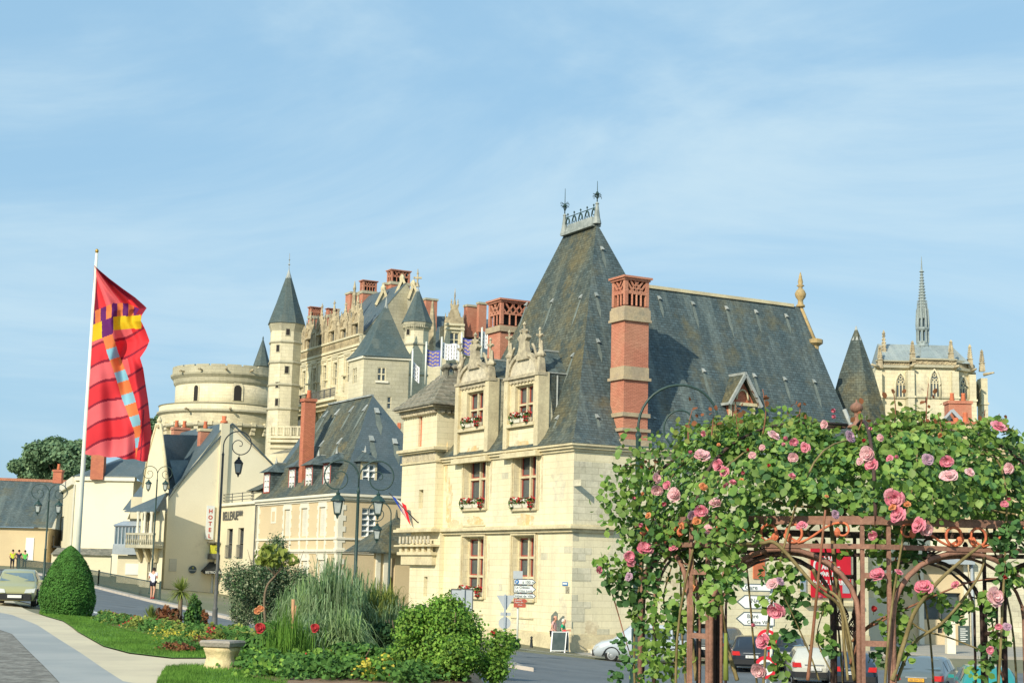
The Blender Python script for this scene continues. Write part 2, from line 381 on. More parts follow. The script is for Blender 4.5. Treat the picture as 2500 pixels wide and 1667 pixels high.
mat('cl_yellow', (.55, .6, .05), rough=.9, fine=.06)
mat('cl_beige', (.5, .42, .3), rough=.9, fine=.06)
mat('hair_dark', (.03, .022, .018), rough=.8, fine=.1)
mat('hair_grey', (.6, .58, .52), rough=.8, fine=.1)
mat('chalk', (.07, .10, .10), (.10, .13, .13), 3, rough=.9, fine=.06, bump=0)
mat('flag_white', (.80, .81, .84), rough=.8, fine=.03)
mat('flag_blue', (.10, .11, .42), rough=.8, fine=.05)
mat('flag_gold', (.75, .55, .2), rough=.8, fine=.05)
mat('f_blue', (.02, .06, .35), rough=.8, fine=.05)
mat('f_red', (.78, .02, .03), rough=.8, fine=.05)
# ================================================================== world, sun, camera
SUN_EL = radians(30); SX, SY = -.52, -.854
w = bpy.data.worlds.new("World"); SC.world = w; w.use_nodes = True
nt = w.node_tree; N = nt.nodes; L = nt.links; N.clear()
out = N.new('ShaderNodeOutputWorld'); bg = N.new('ShaderNodeBackground'); sky = N.new('ShaderNodeTexSky')
sky.sky_type = 'NISHITA'; sky.sun_disc = False; sky.sun_elevation = SUN_EL; sky.sun_rotation = atan2(SX, SY) % (2*pi)
sky.air_density = 1.0; sky.dust_density = 1.6; sky.ozone_density = 1.6
tc = N.new('ShaderNodeTexCoord'); mp = N.new('ShaderNodeMapping'); L.new(tc.outputs['Generated'], mp.inputs['Vector'])
mp.inputs['Rotation'].default_value = (0, radians(-18), radians(8)); mp.inputs['Scale'].default_value = (1.1, 1.4, 4.2)
n1 = N.new('ShaderNodeTexNoise'); n1.inputs['Scale'].default_value = 1.5; n1.inputs['Detail'].default_value = 8; n1.inputs['Roughness'].default_value = .6
n1.inputs['Distortion'].default_value = .9; L.new(mp.outputs[0], n1.inputs['Vector'])
mr = N.new('ShaderNodeMapRange'); mr.interpolation_type = 'SMOOTHSTEP'; mr.inputs[1].default_value = .38; mr.inputs[2].default_value = .72; mr.inputs[4].default_value = .72
L.new(n1.outputs['Fac'], mr.inputs[0])
tint = N.new('ShaderNodeMix'); tint.data_type = 'RGBA'; tint.blend_type = 'MULTIPLY'; tint.inputs[0].default_value = 1
L.new(sky.outputs[0], tint.inputs[6]); tint.inputs[7].default_value = (1.3, 1.25, 1.1, 1)
hz = N.new('ShaderNodeMix'); hz.data_type = 'RGBA'; hz.inputs[0].default_value = .72; L.new(tint.outputs[2], hz.inputs[6]); hz.inputs[7].default_value = (3.5, 6.15, 8.6, 1)
cm = N.new('ShaderNodeMix'); cm.data_type = 'RGBA'; L.new(mr.outputs[0], cm.inputs[0]); L.new(hz.outputs[2], cm.inputs[6]); cm.inputs[7].default_value = (6.0, 7.7, 8.6, 1)
L.new(cm.outputs[2], bg.inputs['Color']); bg.inputs['Strength'].default_value = .108; L.new(bg.outputs[0], out.inputs[0])
sl = bpy.data.lights.new('sun', 'SUN'); sl.energy = 5.0; sl.angle = radians(.6); sl.color = (1, .90, .70)
so = bpy.data.objects.new('sun', sl); COL.objects.link(so)
sd = V((SX*cos(SUN_EL), SY*cos(SUN_EL), sin(SUN_EL)*sqrt(SX*SX+SY*SY)))
so.rotation_euler = sd.to_track_quat('Z', 'Y').to_euler(); so.location = (-30, -30, 40)
cd = bpy.data.cameras.new('camera'); co = bpy.data.objects.new('camera', cd); COL.objects.link(co)
cd.sensor_width = 36; cd.lens = FPX/2500*36; cd.clip_end = 5000; cd.clip_start = .1
co.matrix_world = Matrix.Translation(CAM) @ ROT.to_4x4(); SC.camera = co
SC.view_settings.view_transform = 'Standard'; SC.view_settings.look = 'None'; SC.view_settings.exposure = 0; SC.view_settings.gamma = 1
SC.render.engine = 'CYCLES'; SC.render.resolution_x = 1024; SC.render.resolution_y = 682
SC.cycles.max_bounces = 5; SC.cycles.transparent_max_bounces = 4; SC.cycles.caustics_reflective = False; SC.cycles.caustics_refractive = False
# ================================================================== ground and roads
def drape(name, L_, R_, m, off, n=6, step=1.0, label=None):
    """strip draped on the ground between two polylines (same number of points)"""
    def dens(P, k): return [V(P[i]).lerp(V(P[i+1]), t/k) for i in range(len(P)-1) for t in range(k)]+[V(P[-1])]
    k = 12; A = dens(L_, k); B = dens(R_, k); mb = MB(); rows = []
    for a, b in zip(A, B): rows.append([gv(a.x+(b.x-a.x)*t/n, a.y+(b.y-a.y)*t/n, off) for t in range(n+1)])
    mb.sm = True; mb.grid(rows); o = mb.build(name, m); o['kind'] = 'structure'; return o
xs = list(np.arange(-90, 91, 1.0)); ys = list(np.arange(2, 140, 1.0))
xs = [-3000, -900, -300, -150]+xs+[150, 300, 900, 3000]; ys = [-3000, -500, -60]+ys+[180, 260, 500, 1200, 4000]
mb = MB(); mb.sm = True; mb.grid([[gv(x, y) for x in xs] for y in ys]); o = mb.build('ground', MT['earth']); o['kind'] = 'structure'
def G(px, py): p = gh(px, py); return (p.x, p.y, 0)
# street on the left: kerb line, stripe line, verge line followed from far to near
kerbL = [G(-160, 1388), G(30, 1394), G(116, 1409), G(229, 1436), G(368, 1471), G(498, 1500), G(559, 1514)]
k0 = V(kerbL[-2]); k1 = V(kerbL[-1]); dd = (k1-k0).normalized()
kerbL += [tuple(k1+dd*8+V((1, 0, 0))), (1.0, 54, 0), (9, 52, 0)]
verge = [G(-260, 1432), G(-100, 1452), G(29, 1464), G(120, 1485), G(230, 1509), G(380, 1541), G(450, 1556), (-6, 33.5, 0), (-2, 32, 0), (8, 31, 0)]
drape('road', kerbL, verge, MT['asphalt'], .03, 12)
st = [tuple(V(a).lerp(V(b), .78)) for a, b in zip(kerbL, verge)]; st2 = [tuple(V(a).lerp(V(b), .83)) for a, b in zip(kerbL, verge)]
drape('road_marking', st[:7], st2[:7], MT['roadpaint'], .036, 1)
# big junction in front of the museum
mb = MB(); mb.sm = True
rows = []
for i in range(40):
    y = 31+i*1.02; rows.append([gv(x, y, .022) for x in np.linspace(-2 if y < 66 else 2.5-.48*(73.5-y)*0-2, 90, 60)])
mb.grid(rows); o = mb.build('junction', MT['asphalt']); o['kind'] = 'structure'
def side(o_, P0, P1): return None
# pavement in front of the left houses
inner = [tuple(V(p)+V((-.55-.0*i, 2.4+.02*i, 0))) for i, p in enumerate(kerbL[:8])]
def raised(name, A, B, m, h, k=10, n=3):
    def dens(P): return [V(P[i]).lerp(V(P[i+1]), t/k) for i in range(len(P)-1) for t in range(k)]+[V(P[-1])]
    rows = []
    for a, b in zip(dens(A), dens(B)):
        r = [gv(a.x, a.y, 0)]+[gv(a.x+(b.x-a.x)*t/n, a.y+(b.y-a.y)*t/n, h) for t in range(n+1)]+[gv(b.x, b.y, 0)]
        rows.append(r)
    mb = MB(); mb.grid(rows); o = mb.build(name, m); o['kind'] = 'structure'; return o
ko = [tuple(V(p)+V((-.05, .22, 0))) for p in kerbL[:9]]
raised('kerb', kerbL[:9], ko, MT['kerb'], .16)
raised('pavement', ko, [tuple(V(p)+V((-.6, 3.4, 0))) for p in kerbL[:9]], MT['pavement'], .13)
# ------------------------------------------------------------------ museum plot
ME = None
K = CAM+ray(1393, 1598)*((0-CAM.z)/ray(1393, 1598).z)
U1 = V((.485, -.875, 0)); U2 = V((.875, .485, 0)); N1 = V((-.875, -.485, 0)); N2 = V((.485, -.875, 0))
WL = Wall(K, U1); WR = Wall(K, U2)
def K_(u, s, z=0, o=0): # u along left facade (negative away), s along right facade
    p = K+U1*u+U2*s; return V((p.x, p.y, z))
# pavement of the museum corner, with pink band and kerb
def polar(name, pts, m, z, h=.0):
    mb = MB(); a = [V((p.x, p.y, z)) for p in pts]
    if h: mb.hexa([V((p.x, p.y, z-h)) for p in pts], a)
    else: mb.poly(a)
    o = mb.build(name, m); o['kind'] = 'structure'; return o
def off(u, s): return K+U1*u+U2*s
PAV = [off(-26, -.6), off(-26, -3.4), off(-2, -3.6), off(1.6, -2.6), off(2.8, 0), off(3.0, 24), off(-.2, 24), off(-.2, -.6)]
PAV = [off(-22, 3), off(-22, -2.6), off(-1, -2.6), off(1.8, -1.6), off(2.7, .8), off(2.8, 30), off(-3, 30), off(-3, 3)]
def zone(name, pts, m, h):
    mb = MB(); n = len(pts)
    mb.hexa([V((p.x, p.y, g(p.x, p.y)-.05)) for p in pts], [V((p.x, p.y, g(p.x, p.y)+h)) for p in pts])
    o = mb.build(name, m); o['kind'] = 'structure'; return o
polar('pavement', PAV, MT['pavement'], .135, .3)
polar('kerb', [off(-22, -2.9), off(-1, -2.9), off(2.0, -1.8), off(3.0, .8), off(3.1, 30), off(-22, 30)], MT['kerb'], .11, .3)
polar('pavement_band', [off(-22, -3.6), off(-1, -3.6), off(2.6, -2.2), off(3.8, .8), off(3.9, 30), off(-22, 30)], MT['pave_pink'], .05, .3)
# white edge line on the junction
mb = MB(); ln = [off(-16, -5.2), off(-1, -5.1), off(2.8, -3.6), off(5.0, .8), off(5.4, 10), off(5.6, 30)]
for a, b in zip(ln, ln[1:]):
    d = (b-a).normalized(); q = V((-d.y, d.x, 0))*.07
    n_ = 8
    for t in range(n_):
        p0 = a.lerp(b, t/n_); p1 = a.lerp(b, (t+1)/n_)
        mb.poly([gv(*(p0-q).xy, .03), gv(*(p1-q).xy, .03), gv(*(p1+q).xy, .03), gv(*(p0+q).xy, .03)])
o = mb.build('road_marking', MT['roadpaint']); o['kind'] = 'structure'
# lawn, garden path, cobbled corner (levee top, near left)
lawnA = [G(95, 1501), G(153, 1519), G(189, 1546), G(252, 1582), G(316, 1600), G(420, 1612), G(520, 1612), G(620, 1605)]
lawnB = [G(100, 1484), G(180, 1500), G(230, 1509), G(330, 1531), G(400, 1546), G(470, 1560), (-5.5, 33.3, 0), (-2, 32.2, 0)]
drape('lawn', lawnB, lawnA, MT['turf'], .05, 6)
sandU = [G(-60, 1466), G(29, 1466), G(95, 1501), G(153, 1519), G(189, 1546), G(252, 1582), G(316, 1600), G(420, 1612), G(620, 1605)]
sandL = [G(-60, 1478), G(29, 1503), G(90, 1528), G(144, 1564), G(200, 1600), G(252, 1637), G(300, 1668), G(420, 1690), G(620, 1700)]
drape('path', sandU, sandL, MT['path_sand'], .03, 4)
shadeL = [G(-60, 1520), G(29, 1551), G(62, 1586), G(100, 1624), G(130, 1655), G(160, 1690), G(175, 1720), G(195, 1760), G(210, 1790)]
drape('path', sandL, shadeL, MT['path_shaded'], .035, 4)  # grey strip: shadow lying over the path, painted as its colour
cobL = [G(-160, 1520), G(-160, 1560), G(-120, 1640), G(-100, 1700), G(-80, 1760), G(-60, 1800), G(-40, 1860), G(-20, 1900), G(0, 1960)]
drape('cobbles', shadeL, cobL, MT['cobble'], .03, 4)
drape('lawn', [G(405, 1636), G(450, 1631), G(500, 1632), G(600, 1636), G(700, 1640)], [G(380, 1680), G(450, 1690), G(500, 1700), G(600, 1700), G(700, 1700)], MT['turf'], .05, 3)
drape('soil_bed', [G(235, 1512), G(330, 1533), G(420, 1551), G(520, 1568), G(700, 1590), G(900, 1600), G(1180, 1605)],
      [G(260, 1530), G(330, 1549), G(400, 1562), G(500, 1600), G(600, 1660), G(800, 1700), G(1180, 1700)], MT['soil'], .07, 4)
# ================================================================== museum (corner mansion)
EAVE = 10.35; TOP = 23.25
mus = thing('stone_mansion', 'large pale stone corner mansion with very steep slate roof, dormers and tall red brick chimney', 'building', K_(0, 0))
U0 = WL.uz(1083, 1200)[0]
hf = [WL.rect(1135, 1187, 1107, 1240), WL.rect(1256, 1310, 1097, 1240)]
hg = [WL.rect(1131, 1181, 1311, 1455), WL.rect(1252, 1304, 1308, 1462)]
hc = [WL.rect(1252, 1266, 1524, 1548)]
mb = MB(); wall_holes(mb, WL, U0-2.5, 0, 0, EAVE, hf+hg+hc, .55)
mb.m = 0
# right wall with a greyer weathered zone near the corner
gz = WR.rect(1400, 1512, 1104, 1290)
wall_holes(mb, WR, 0, 19.2, 0, EAVE, [], .3)
mb.poly([K_(U0-2.5, 0, 0), K_(U0-2.5, 0, EAVE), K_(U0-2.5, 9, EAVE), K_(U0-2.5, 9, 0)])
mb.poly([K_(0, 19.2, 0), K_(-9, 19.2, 0), K_(-9, 19.2, EAVE), K_(0, 19.2, EAVE)])
mb.m = 1; random.seed(3)
z = 1.6
while z < EAVE-.9:
    e = (random.choice([.35, .75, .35, 1.1]) if z < gz[2] else gz[1]+random.choice([-.4, 0, .35, .75, -.2]))
    if z < gz[2] and random.random() < .3: z += .33; continue
    mb.wbox(WR, 0.0, e, z, z+.33, 0, .012); z += .33
for _ in range(26):
    s_ = random.randint(1, 14)*.75; z_ = .6+random.randint(0, 24)*.33
    mb.wbox(WR, s_, s_+random.choice([.75, .38, 1.1]), z_, z_+.33, 0, .009)
random.seed(5)                              # quoins / patched blocks on the left facade
for _ in range(34):
    u_ = -random.random()*12; z_ = random.randint(4, 29)*.33
    if any(h[0]-.8 < u_ < h[1]+.2 and h[2]-.5 < z_ < h[3]+.2 for h in hf+hg): continue
    mb.wbox(WL, u_, u_+random.choice([.4, .75]), z_, z_+.33, 0, .008)
wall = mb.build('wall', [MT['ashlar'], MT['ashlar_grey']], mus)
# string courses, cornice, plinth
mb = MB()
zs = WL.uz(1250, 1291)[1]
for (a, b, c, d) in ((zs-.05, zs+.08, 0, .34), (zs+.08, zs+.16, 0, .26), (zs-.22, zs-.05, 0, .16)):
    mb.wbox(WL, U0-.6, d, a, b, 0, d)
    mb.wbox(WR, 0, 2.4, a, b, 0, d)
for (a, b, d) in ((EAVE-.34, EAVE-.2, .10), (EAVE-.2, EAVE-.06, .22), (EAVE-.06, EAVE+.06, .32)):
    mb.wbox(WL, U0, d, a, b, 0, d); mb.wbox(WR, 0, 19.4, a, b, 0, d)
mb.wbox(WL, U0, .1, 0, .9, 0, .1); mb.wbox(WR, 0, 19.2, 0, .9, 0, .1)
mb.wbox(WL, U0, .1, .9, .98, 0, .06); mb.wbox(WR, 0, 19.2, .9, .98, 0, .06)
for h in hf+hg:                                        # moulded jambs and hoods
    a, b, c, d = h
    for k, (t, pz) in enumerate(((.10, .10), (.24, .05))):
        mb.wbox(WL, a-t-.1, a-t, c-.1, d+.05, 0, pz); mb.wbox(WL, b+t, b+t+.1, c-.1, d+.05, 0, pz)
        mb.wbox(WL, a-t-.1, b+t+.1, d+.05+t-.1, d+.05+t, 0, pz)
    mb.wbox(WL, a-.06, a-.0, c, d, 0, .04); mb.wbox(WL, b, b+.06, c, d, 0, .04)
    mb.wbox(WL, a-.15, b+.15, c-.14, c, 0, .16)
    mb.wbox(WL, a-.05, b+.05, c-1.0, c-.92, 0, .06)
mb.build('string_course', MT['trim'], mus)
def blotch(W, u, z, w_, h_, o, seed, parent, m='stain', nm='lichen'):          # irregular ochre lichen patch
    r_ = random.Random(seed); n_ = 22; mb = MB(); pts = []
    for i in range(n_):
        t = 2*pi*i/n_; k = r_.uniform(.62, 1.05); cx = abs(cos(t))**.7*(1 if cos(t) > 0 else -1); cy = abs(sin(t))**.7*(1 if sin(t) > 0 else -1)
        pts.append(W.p(u+w_*cx*k, max(z+h_*cy*k, zs+.17 if z > zs else 0), o))
    mb.add(pts+[W.p(u, z, o)], [[i, (i+1) % n_, n_] for i in range(n_)]); mb.build(nm, MT[m], parent)
for i, h in enumerate(hf+hg):
    blotch(WL, h[1]+.55, h[2]+1.6, .13, 1.7, .009, 20+i, mus, 'brown_stain', 'weather_stain'); blotch(WL, h[0]+.4, h[2]-.75, .5, .45, .007, 30+i, mus, 'grey_stain', 'weather_stain')
for i, (u_, z_, w_, h_) in enumerate(((-1.4, 8.2, .7, .9), (-6.2, 7.2, .35, 1.2), (-11.6, 8.6, .5, .7), (-5.6, 3.0, .9, .7), (-11.8, 2.2, .8, .9), (-.8, 2.0, .5, 1.2), (-3.0, 9.2, 1.6, .35), (-9, 9.3, 1.4, .3), (-6, 1.2, 2., .3))): any(q[0]-w_ < u_ < q[1]+w_ and q[2]-h_ < z_ < q[3]+h_ for q in hf+hg) or blotch(WL, u_, z_, w_, h_, .006, 40+i, mus, 'grey_stain', 'weather_stain')
for i in range(11): blotch(WR, 1.2+i*1.6, 1.3+((i*37) % 80)/10, .5+.3*(i % 3), .4+.25*(i % 4), .005, 60+i, mus, 'brown_stain' if i % 3 == 0 else 'grey_stain', 'weather_stain')
for i, h in enumerate(hf): blotch(WL, (h[0]+h[1])/2+.1, zs+.38, 1.0, .45, .012, i, mus)
blotch(WL, U0+.75, zs+1.5, .42, 1.6, .011, 8, mus); blotch(WL, U0+1.6, zs+.35, 1.1, .3, .013, 9, mus); blotch(WL, U0+.28, zs+3.6, .16, 1.6, .011, 10, mus)
for h in hf: window(WL, h, mus, .42, 2, (.54,), .15, MT['trim'], MT['sash_red'], .07)
for h in hg: window(WL, h, mus, .42, 2, (.34, .66), .15, MT['trim'], MT['sash_red'], .07)
window(WL, hc[0], mus, .3, 1, (.3, .6), .05, MT['iron_black'], None, name='cellar_grille', glass=MT['dark'])
# --- roof
def flare_f(t, k, tau): return t+(1-t)*k*(1-math.exp(-t/tau)) if t > 0 else 0
def hip(mb, base, apex, z0, z1, k=.10, tau=.05, n=14, closed=True):
    rows = []
    for i in range(n+1):
        t = (i/n)**1.6; f = flare_f(t, k, tau)
        rows.append([V((b.x+(a.x-b.x)*f, b.y+(a.y-b.y)*f, z0+(z1-z0)*t)) for b, a in zip(base, apex)])
    mb.grid(rows, closed=closed); return rows
EO = .35
base = [K_(EO, -EO), K_(EO, 10.2), K_(U0-.1, 10.2), K_(U0-.1, -EO)]
apex = [K_(-5.5, 4.55), K_(-5.5, 4.6), K_(-9.0, 4.6), K_(-9.0, 4.55)]
mb = MB(); hip(mb, base, apex, EAVE+.06, TOP)
mb.poly([V((p.x, p.y, TOP)) for p in apex])
roof = mb.build('roof', [MT['slate_moss'], MT['slate']], mus)
me = roof.data
for p in me.polygons:
    p.material_index = 1 if p.normal.dot(N2) > .25 else 0
mb = MB(); c = 4.3; RZ = 19.8                         # wing
wb = [K_(EO-.07, 5.2), K_(EO-.07, 19.6), K_(-8.9, 19.6), K_(-8.9, 5.2)]
wa = [K_(-c-.05, 5.2), K_(-c-.05, 18.1), K_(-c-.1, 18.1), K_(-c-.1, 5.2)]
rows = hip(mb, wb, wa, EAVE+.06, RZ, k=.10*5.75/4.65, tau=.05*12.5/9.4, closed=True)
roofw = mb.build('roof', [MT['slate'], MT['slate_moss']], mus); roofw['label'] = 'long lower slate slope with pale run-off streaks'
mb = MB()                                              # ridge tiles, verge coping, lead hips
mb.bar(K_(-c-.07, 5.3, RZ+.02), K_(-c-.07, 17.5, RZ+.02), .3, .18)
mb.build('ridge', MT['trim'], mus)
mb = MB(); ed = [r[1] for r in rows]
mb.tube([p+V((0, 0, .06)) for p in ed[:8]], .14, 6)
mb.build('lead_hip', MT['lead'], mus)
mb = MB(); mb.tube([ed[-1], ed[-2], ed[-3].lerp(ed[-4], .1)], .11, 6)
q = ed[-3].lerp(ed[-4], .1); mb.lathe(q, [(.1, -.6), (.2, -.5), (.22, -.25), (.45, -.1), (.45, .12), (.15, .2)], 8)
mb.build('verge_coping', MT['gold_stone'], mus)
mb = MB(); mb.lathe(K_(-c-.07, 18.1, RZ), [(.26, 0), (.26, .12), (.18, .16), (.15, .4), (.3, .6), (.34, .8), (.24, 1.0), (.13, 1.1), (.12, 1.2), (.24, 1.28), (.12, 1.36), (.16, 1.5), (.1, 1.75), (.09, 1.85), (.02, 2.1)], 10)
mb.build('finial', MT['gold_stone'], mus)
# crest of the pavilion
A_ = K_(-5.5, 4.57, TOP); B_ = K_(-9.0, 4.57, TOP)
mb = MB(); d_ = (B_-A_).normalized(); q_ = V((-d_.y, d_.x, 0))
def ring(c_, hw, hl, z): return [c_+d_*hl+q_*hw+V((0, 0, z)), c_-d_*hl+q_*hw+V((0, 0, z)), c_-d_*hl-q_*hw+V((0, 0, z)), c_+d_*hl-q_*hw+V((0, 0, z))]
mid = (A_+B_)/2; hl = (B_-A_).length/2-.3
mb.hexa(ring(mid, .3, hl+.25, -.12), ring(mid, .3, hl+.25, .03)); mb.hexa(ring(mid, .14, hl+.0, .03), ring(mid, .05, hl-.15, .5))
for e in (A_, B_): mb.lathe(e, [(.26, 0), (.17, .4), (.11, .85), (.08, 1.1), (.12, 1.15), (.04, 1.25)], 8)
mb.build('lead_crest', MT['lead_dark'], mus)
mb = MB(); n_ = 5
for i in range(n_):
    p = A_.lerp(B_, (i+.5)/n_)+V((0, 0, .5)); r_ = hl/n_*.92
    mb.tube([p+d_*r_*cos(t)*.9+V((0, 0, .02+abs(sin(t))*.42)) for t in np.linspace(0, pi, 9)], .03, 5)
    mb.tube([p+d_*r_*.5*cos(t)+V((0, 0, .22+sin(t)*.16)) for t in np.linspace(0, 2*pi, 9)], .025, 5)
    mb.tube([p+V((0, 0, .4)), p+V((0, 0, .62))], .02, 5); mb.lathe(p+V((0, 0, .58)), [(.02, 0), (.06, .05), (.02, .13)], 6)
mb.bar(A_+V((0, 0, .98)), B_+V((0, 0, .98)), .03, .04)
mb.build('ridge_cresting', MT['iron_green'], mus)
for e, hh in ((A_, 2.2), (B_, 2.5)):
    mb = MB(); mb.tube([e+V((0, 0, 1.1)), e+V((0, 0, hh+.25))], .035, 6, .012)
    mb.lathe(e+V((0, 0, 1.6)), [(.04, 0), (.13, .1), (.04, .25)], 8)
    for a in range(4):
        dx = V((cos(a*pi/2+.6), sin(a*pi/2+.6), 0))
        mb.tube([e+V((0, 0, 1.35))+dx*t*.3+V((0, 0, .3*t-.5*(t-.5)**2+.15)) for t in np.linspace(0, 1, 6)], .02, 5)
        mb.tube([e+V((0, 0, hh-.75))+dx*.3*sin(t)+V((0, 0, .14*sin(t*1.6))) for t in np.linspace(0, 1.9, 7)], .016, 5)
    mb.build('weather_vane', MT['iron_green'], mus)
# snow clips / pale ventilators on the slopes
def on_roof(rows, k0, k1, px, py):
    best = None
    d = ray(px, py)
    for i in range(len(rows)-1):
        a, b, c_, e = rows[i][k0], rows[i][k1], rows[i+1][k0], rows[i+1][k1]
        nn = (b-a).cross(c_-a)
        if nn.length < 1e-6: nn = (b-a).cross(e-b)
        nn.normalize(); dn = d.dot(nn)
        if abs(dn) < 1e-6: continue
        p = CAM+d*((a-CAM).dot(nn)/dn)
        if a.z-1e-3 <= p.z <= c_.z+1e-3:
            if nn.dot(CAM-p) < 0: nn = -nn
            best = (p, nn)
    return best
mbt = MB(); PR = hip(mbt, base, apex, EAVE+.06, TOP)
def vents(lst, rows, k0, k1, parent, mt, name='roof_vent', w=.17, l=.28):
    for px, py in lst:
        r = on_roof(rows, k0, k1, px, py)
        if not r: continue
        p, nn = r; t = V((0, 0, 1)).cross(nn).normalized(); up = nn.cross(t).normalized()
        if up.z < 0: up = -up
        mb = MB(); c0 = p+nn*.01
        q = [c0-t*w/2, c0+t*w/2, c0+t*w/2+up*l, c0-t*w/2+up*l]
        mb.hexa(q, [q[0]+nn*.14, q[1]+nn*.14, q[2]+nn*.01, q[3]+nn*.01]); v_ = mb.build(name, mt, parent)
        mb = MB(); ln = 1.2+.9*((px*7) % 10)/10; c1 = c0-nn*.0+nn*.006; mb.poly([c1-t*w*.45, c1-t*w*.75-up*ln*.5, c1-t*.03-up*ln, c1+t*w*.6-up*ln*.6, c1+t*w*.45]); mb.build('run_off_streak', MT['run_off'], v_)
vents([(1285, 748), (1348, 740), (1418, 730), (1398, 873), (1360, 1025), (1330, 900)][:5], PR, 3, 0, mus, MT['lead'])
vents([(1456, 725), (1460, 838), (1458, 1022), (1470, 612)], PR, 0, 1, mus, MT['lead'])
vents([(1610, 733), (1692, 746), (1774, 757), (1846, 766), (1920, 776), (1590, 850), (1640, 937), (1718, 910), (1842, 922), (1916, 930), (1988, 936), (1597, 1025), (1656, 965)], rows, 0, 1, mus, MT['lead'])
# --- big chimneys
def lattice(mb, core, O, ux, uy, w, d, z0, z1, pier=.16, nx=3, ny=2, cap=.14):
    """open brick lantern: piers, arches, diamond bars, projecting cap"""
    def P(a, b, z): return O+ux*a+uy*b+V((0, 0, z-O.z))
    def bx(m_, a0, a1, b0, b1, c0, c1): m_.hexa([P(a0, b0, c0), P(a1, b0, c0), P(a1, b1, c0), P(a0, b1, c0)], [P(a0, b0, c1), P(a1, b0, c1), P(a1, b1, c1), P(a0, b1, c1)])
    H = z1-z0; zc = z1-H*.14
    for a in (0, w-pier):
        for b in (0, d-pier): bx(mb, a, a+pier, b, b+pier, z0, zc)
    bx(mb, -cap*.4, w+cap*.4, -cap*.4, d+cap*.4, zc, zc+H*.07); bx(mb, -cap, w+cap, -cap, d+cap, zc+H*.07, z1)
    bx(core, pier+.05, w-pier-.05, pier+.05, d-pier-.05, z0, zc)
    zm = z0+H*.42
    for (o0, ax, ln, nn) in ((P(0, .06, 0), ux, w, nx), (P(0, d-.06, 0), ux, w, nx), (P(.06, 0, 0), uy, d, ny), (P(w-.06, 0, 0), uy, d, ny)):
        a0 = pier; a1 = ln-pier; st_ = (a1-a0)/nn
        for i in range(nn+1):
            q = o0+ax*(a0+st_*i)
            if 0 < i < nn: mb.bar(V((q.x, q.y, z0)), V((q.x, q.y, zm)), .09, .09)
        for i in range(-1, nn+1):
            for sg in (1, -1):
                xa = a0+st_*(i+.5); xb = xa+sg*(zc-zm)*.8
                za, zb = zm, zc
                if xb > a1: zb = zm+(a1-xa)/(sg*.8) if sg > 0 else zb; xb = a1
                if xb < a0: zb = zm+(a0-xa)/(sg*.8); xb = a0
                if not (a0 <= xa <= a1) or abs(xb-xa) < .05: continue
                pa = o0+ax*xa; pb = o0+ax*xb; mb.bar(V((pa.x, pa.y, za)), V((pb.x, pb.y, zb)), .08, .09)
        mb.bar(V((*(o0+ax*a0).xy, zm)), V((*(o0+ax*a1).xy, zm)), .09, .1)
def obox(mb, O, ux, uy, a0, a1, b0, b1, z0, z1):
    P = lambda a, b, z: V((*(O+ux*a+uy*b).xy, z))
    mb.hexa([P(a0, b0, z0), P(a1, b0, z0), P(a1, b1, z0), P(a0, b1, z0)], [P(a0, b0, z1), P(a1, b0, z1), P(a1, b1, z1), P(a0, b1, z1)])
def big_chimney(O, w, d, z0, z1, bands, parent, ux=U2, uy=-U1, zl=None):
    zl = zl or z1-2.2
    sh = MB(); obox(sh, O, ux, uy, 0, w, 0, d, z0, zl); core = MB()
    lattice(sh, core, V((O.x, O.y, 0)), ux, uy, w, d, zl+.05, z1, .2, 4, 3, .14)
    c_ = sh.build('chimney', MT['brick'], parent)
    core.build('flue_core', MT['dark'], c_)
    for (a, b, p_) in bands:
        bd = MB(); obox(bd, O, ux, uy, -p_, w+p_, -p_, d+p_, a, b); bd.build('stone_band', MT['band'], c_)
    return c_
s0 = WR.uz(1519, 1000)[0]; s1 = WR.uz(1583, 1000)[0]
cz = lambda y: WR.uz(1519, y)[1]
big_chimney(K_(.12, s0, 0), s1-s0-.12, 1.25, EAVE-.1, cz(672), [(cz(778), cz(752), .07), (cz(768), cz(746), .02), (cz(782), cz(776), .12), (cz(920), cz(893), .03), (cz(926), cz(919), .12), (cz(1016), cz(1006), .1), (cz(1052), cz(1044), .12), (cz(1044), cz(1016), .02)][:7]+[(EAVE+.06, EAVE+.42, .16)], mus, zl=cz(745))
p_ = at(1222, 800, 92.5)                              # chimney behind the far slope
big_chimney(V((p_.x, p_.y, 0)), 2.15, 1.6, EAVE, zat(1208, 727, 92.5), [(zat(1208, 800, 92.5)-.2, zat(1208, 800, 92.5)+.15, .12)], mus, zl=zat(1208, 798, 92.5)+.15)
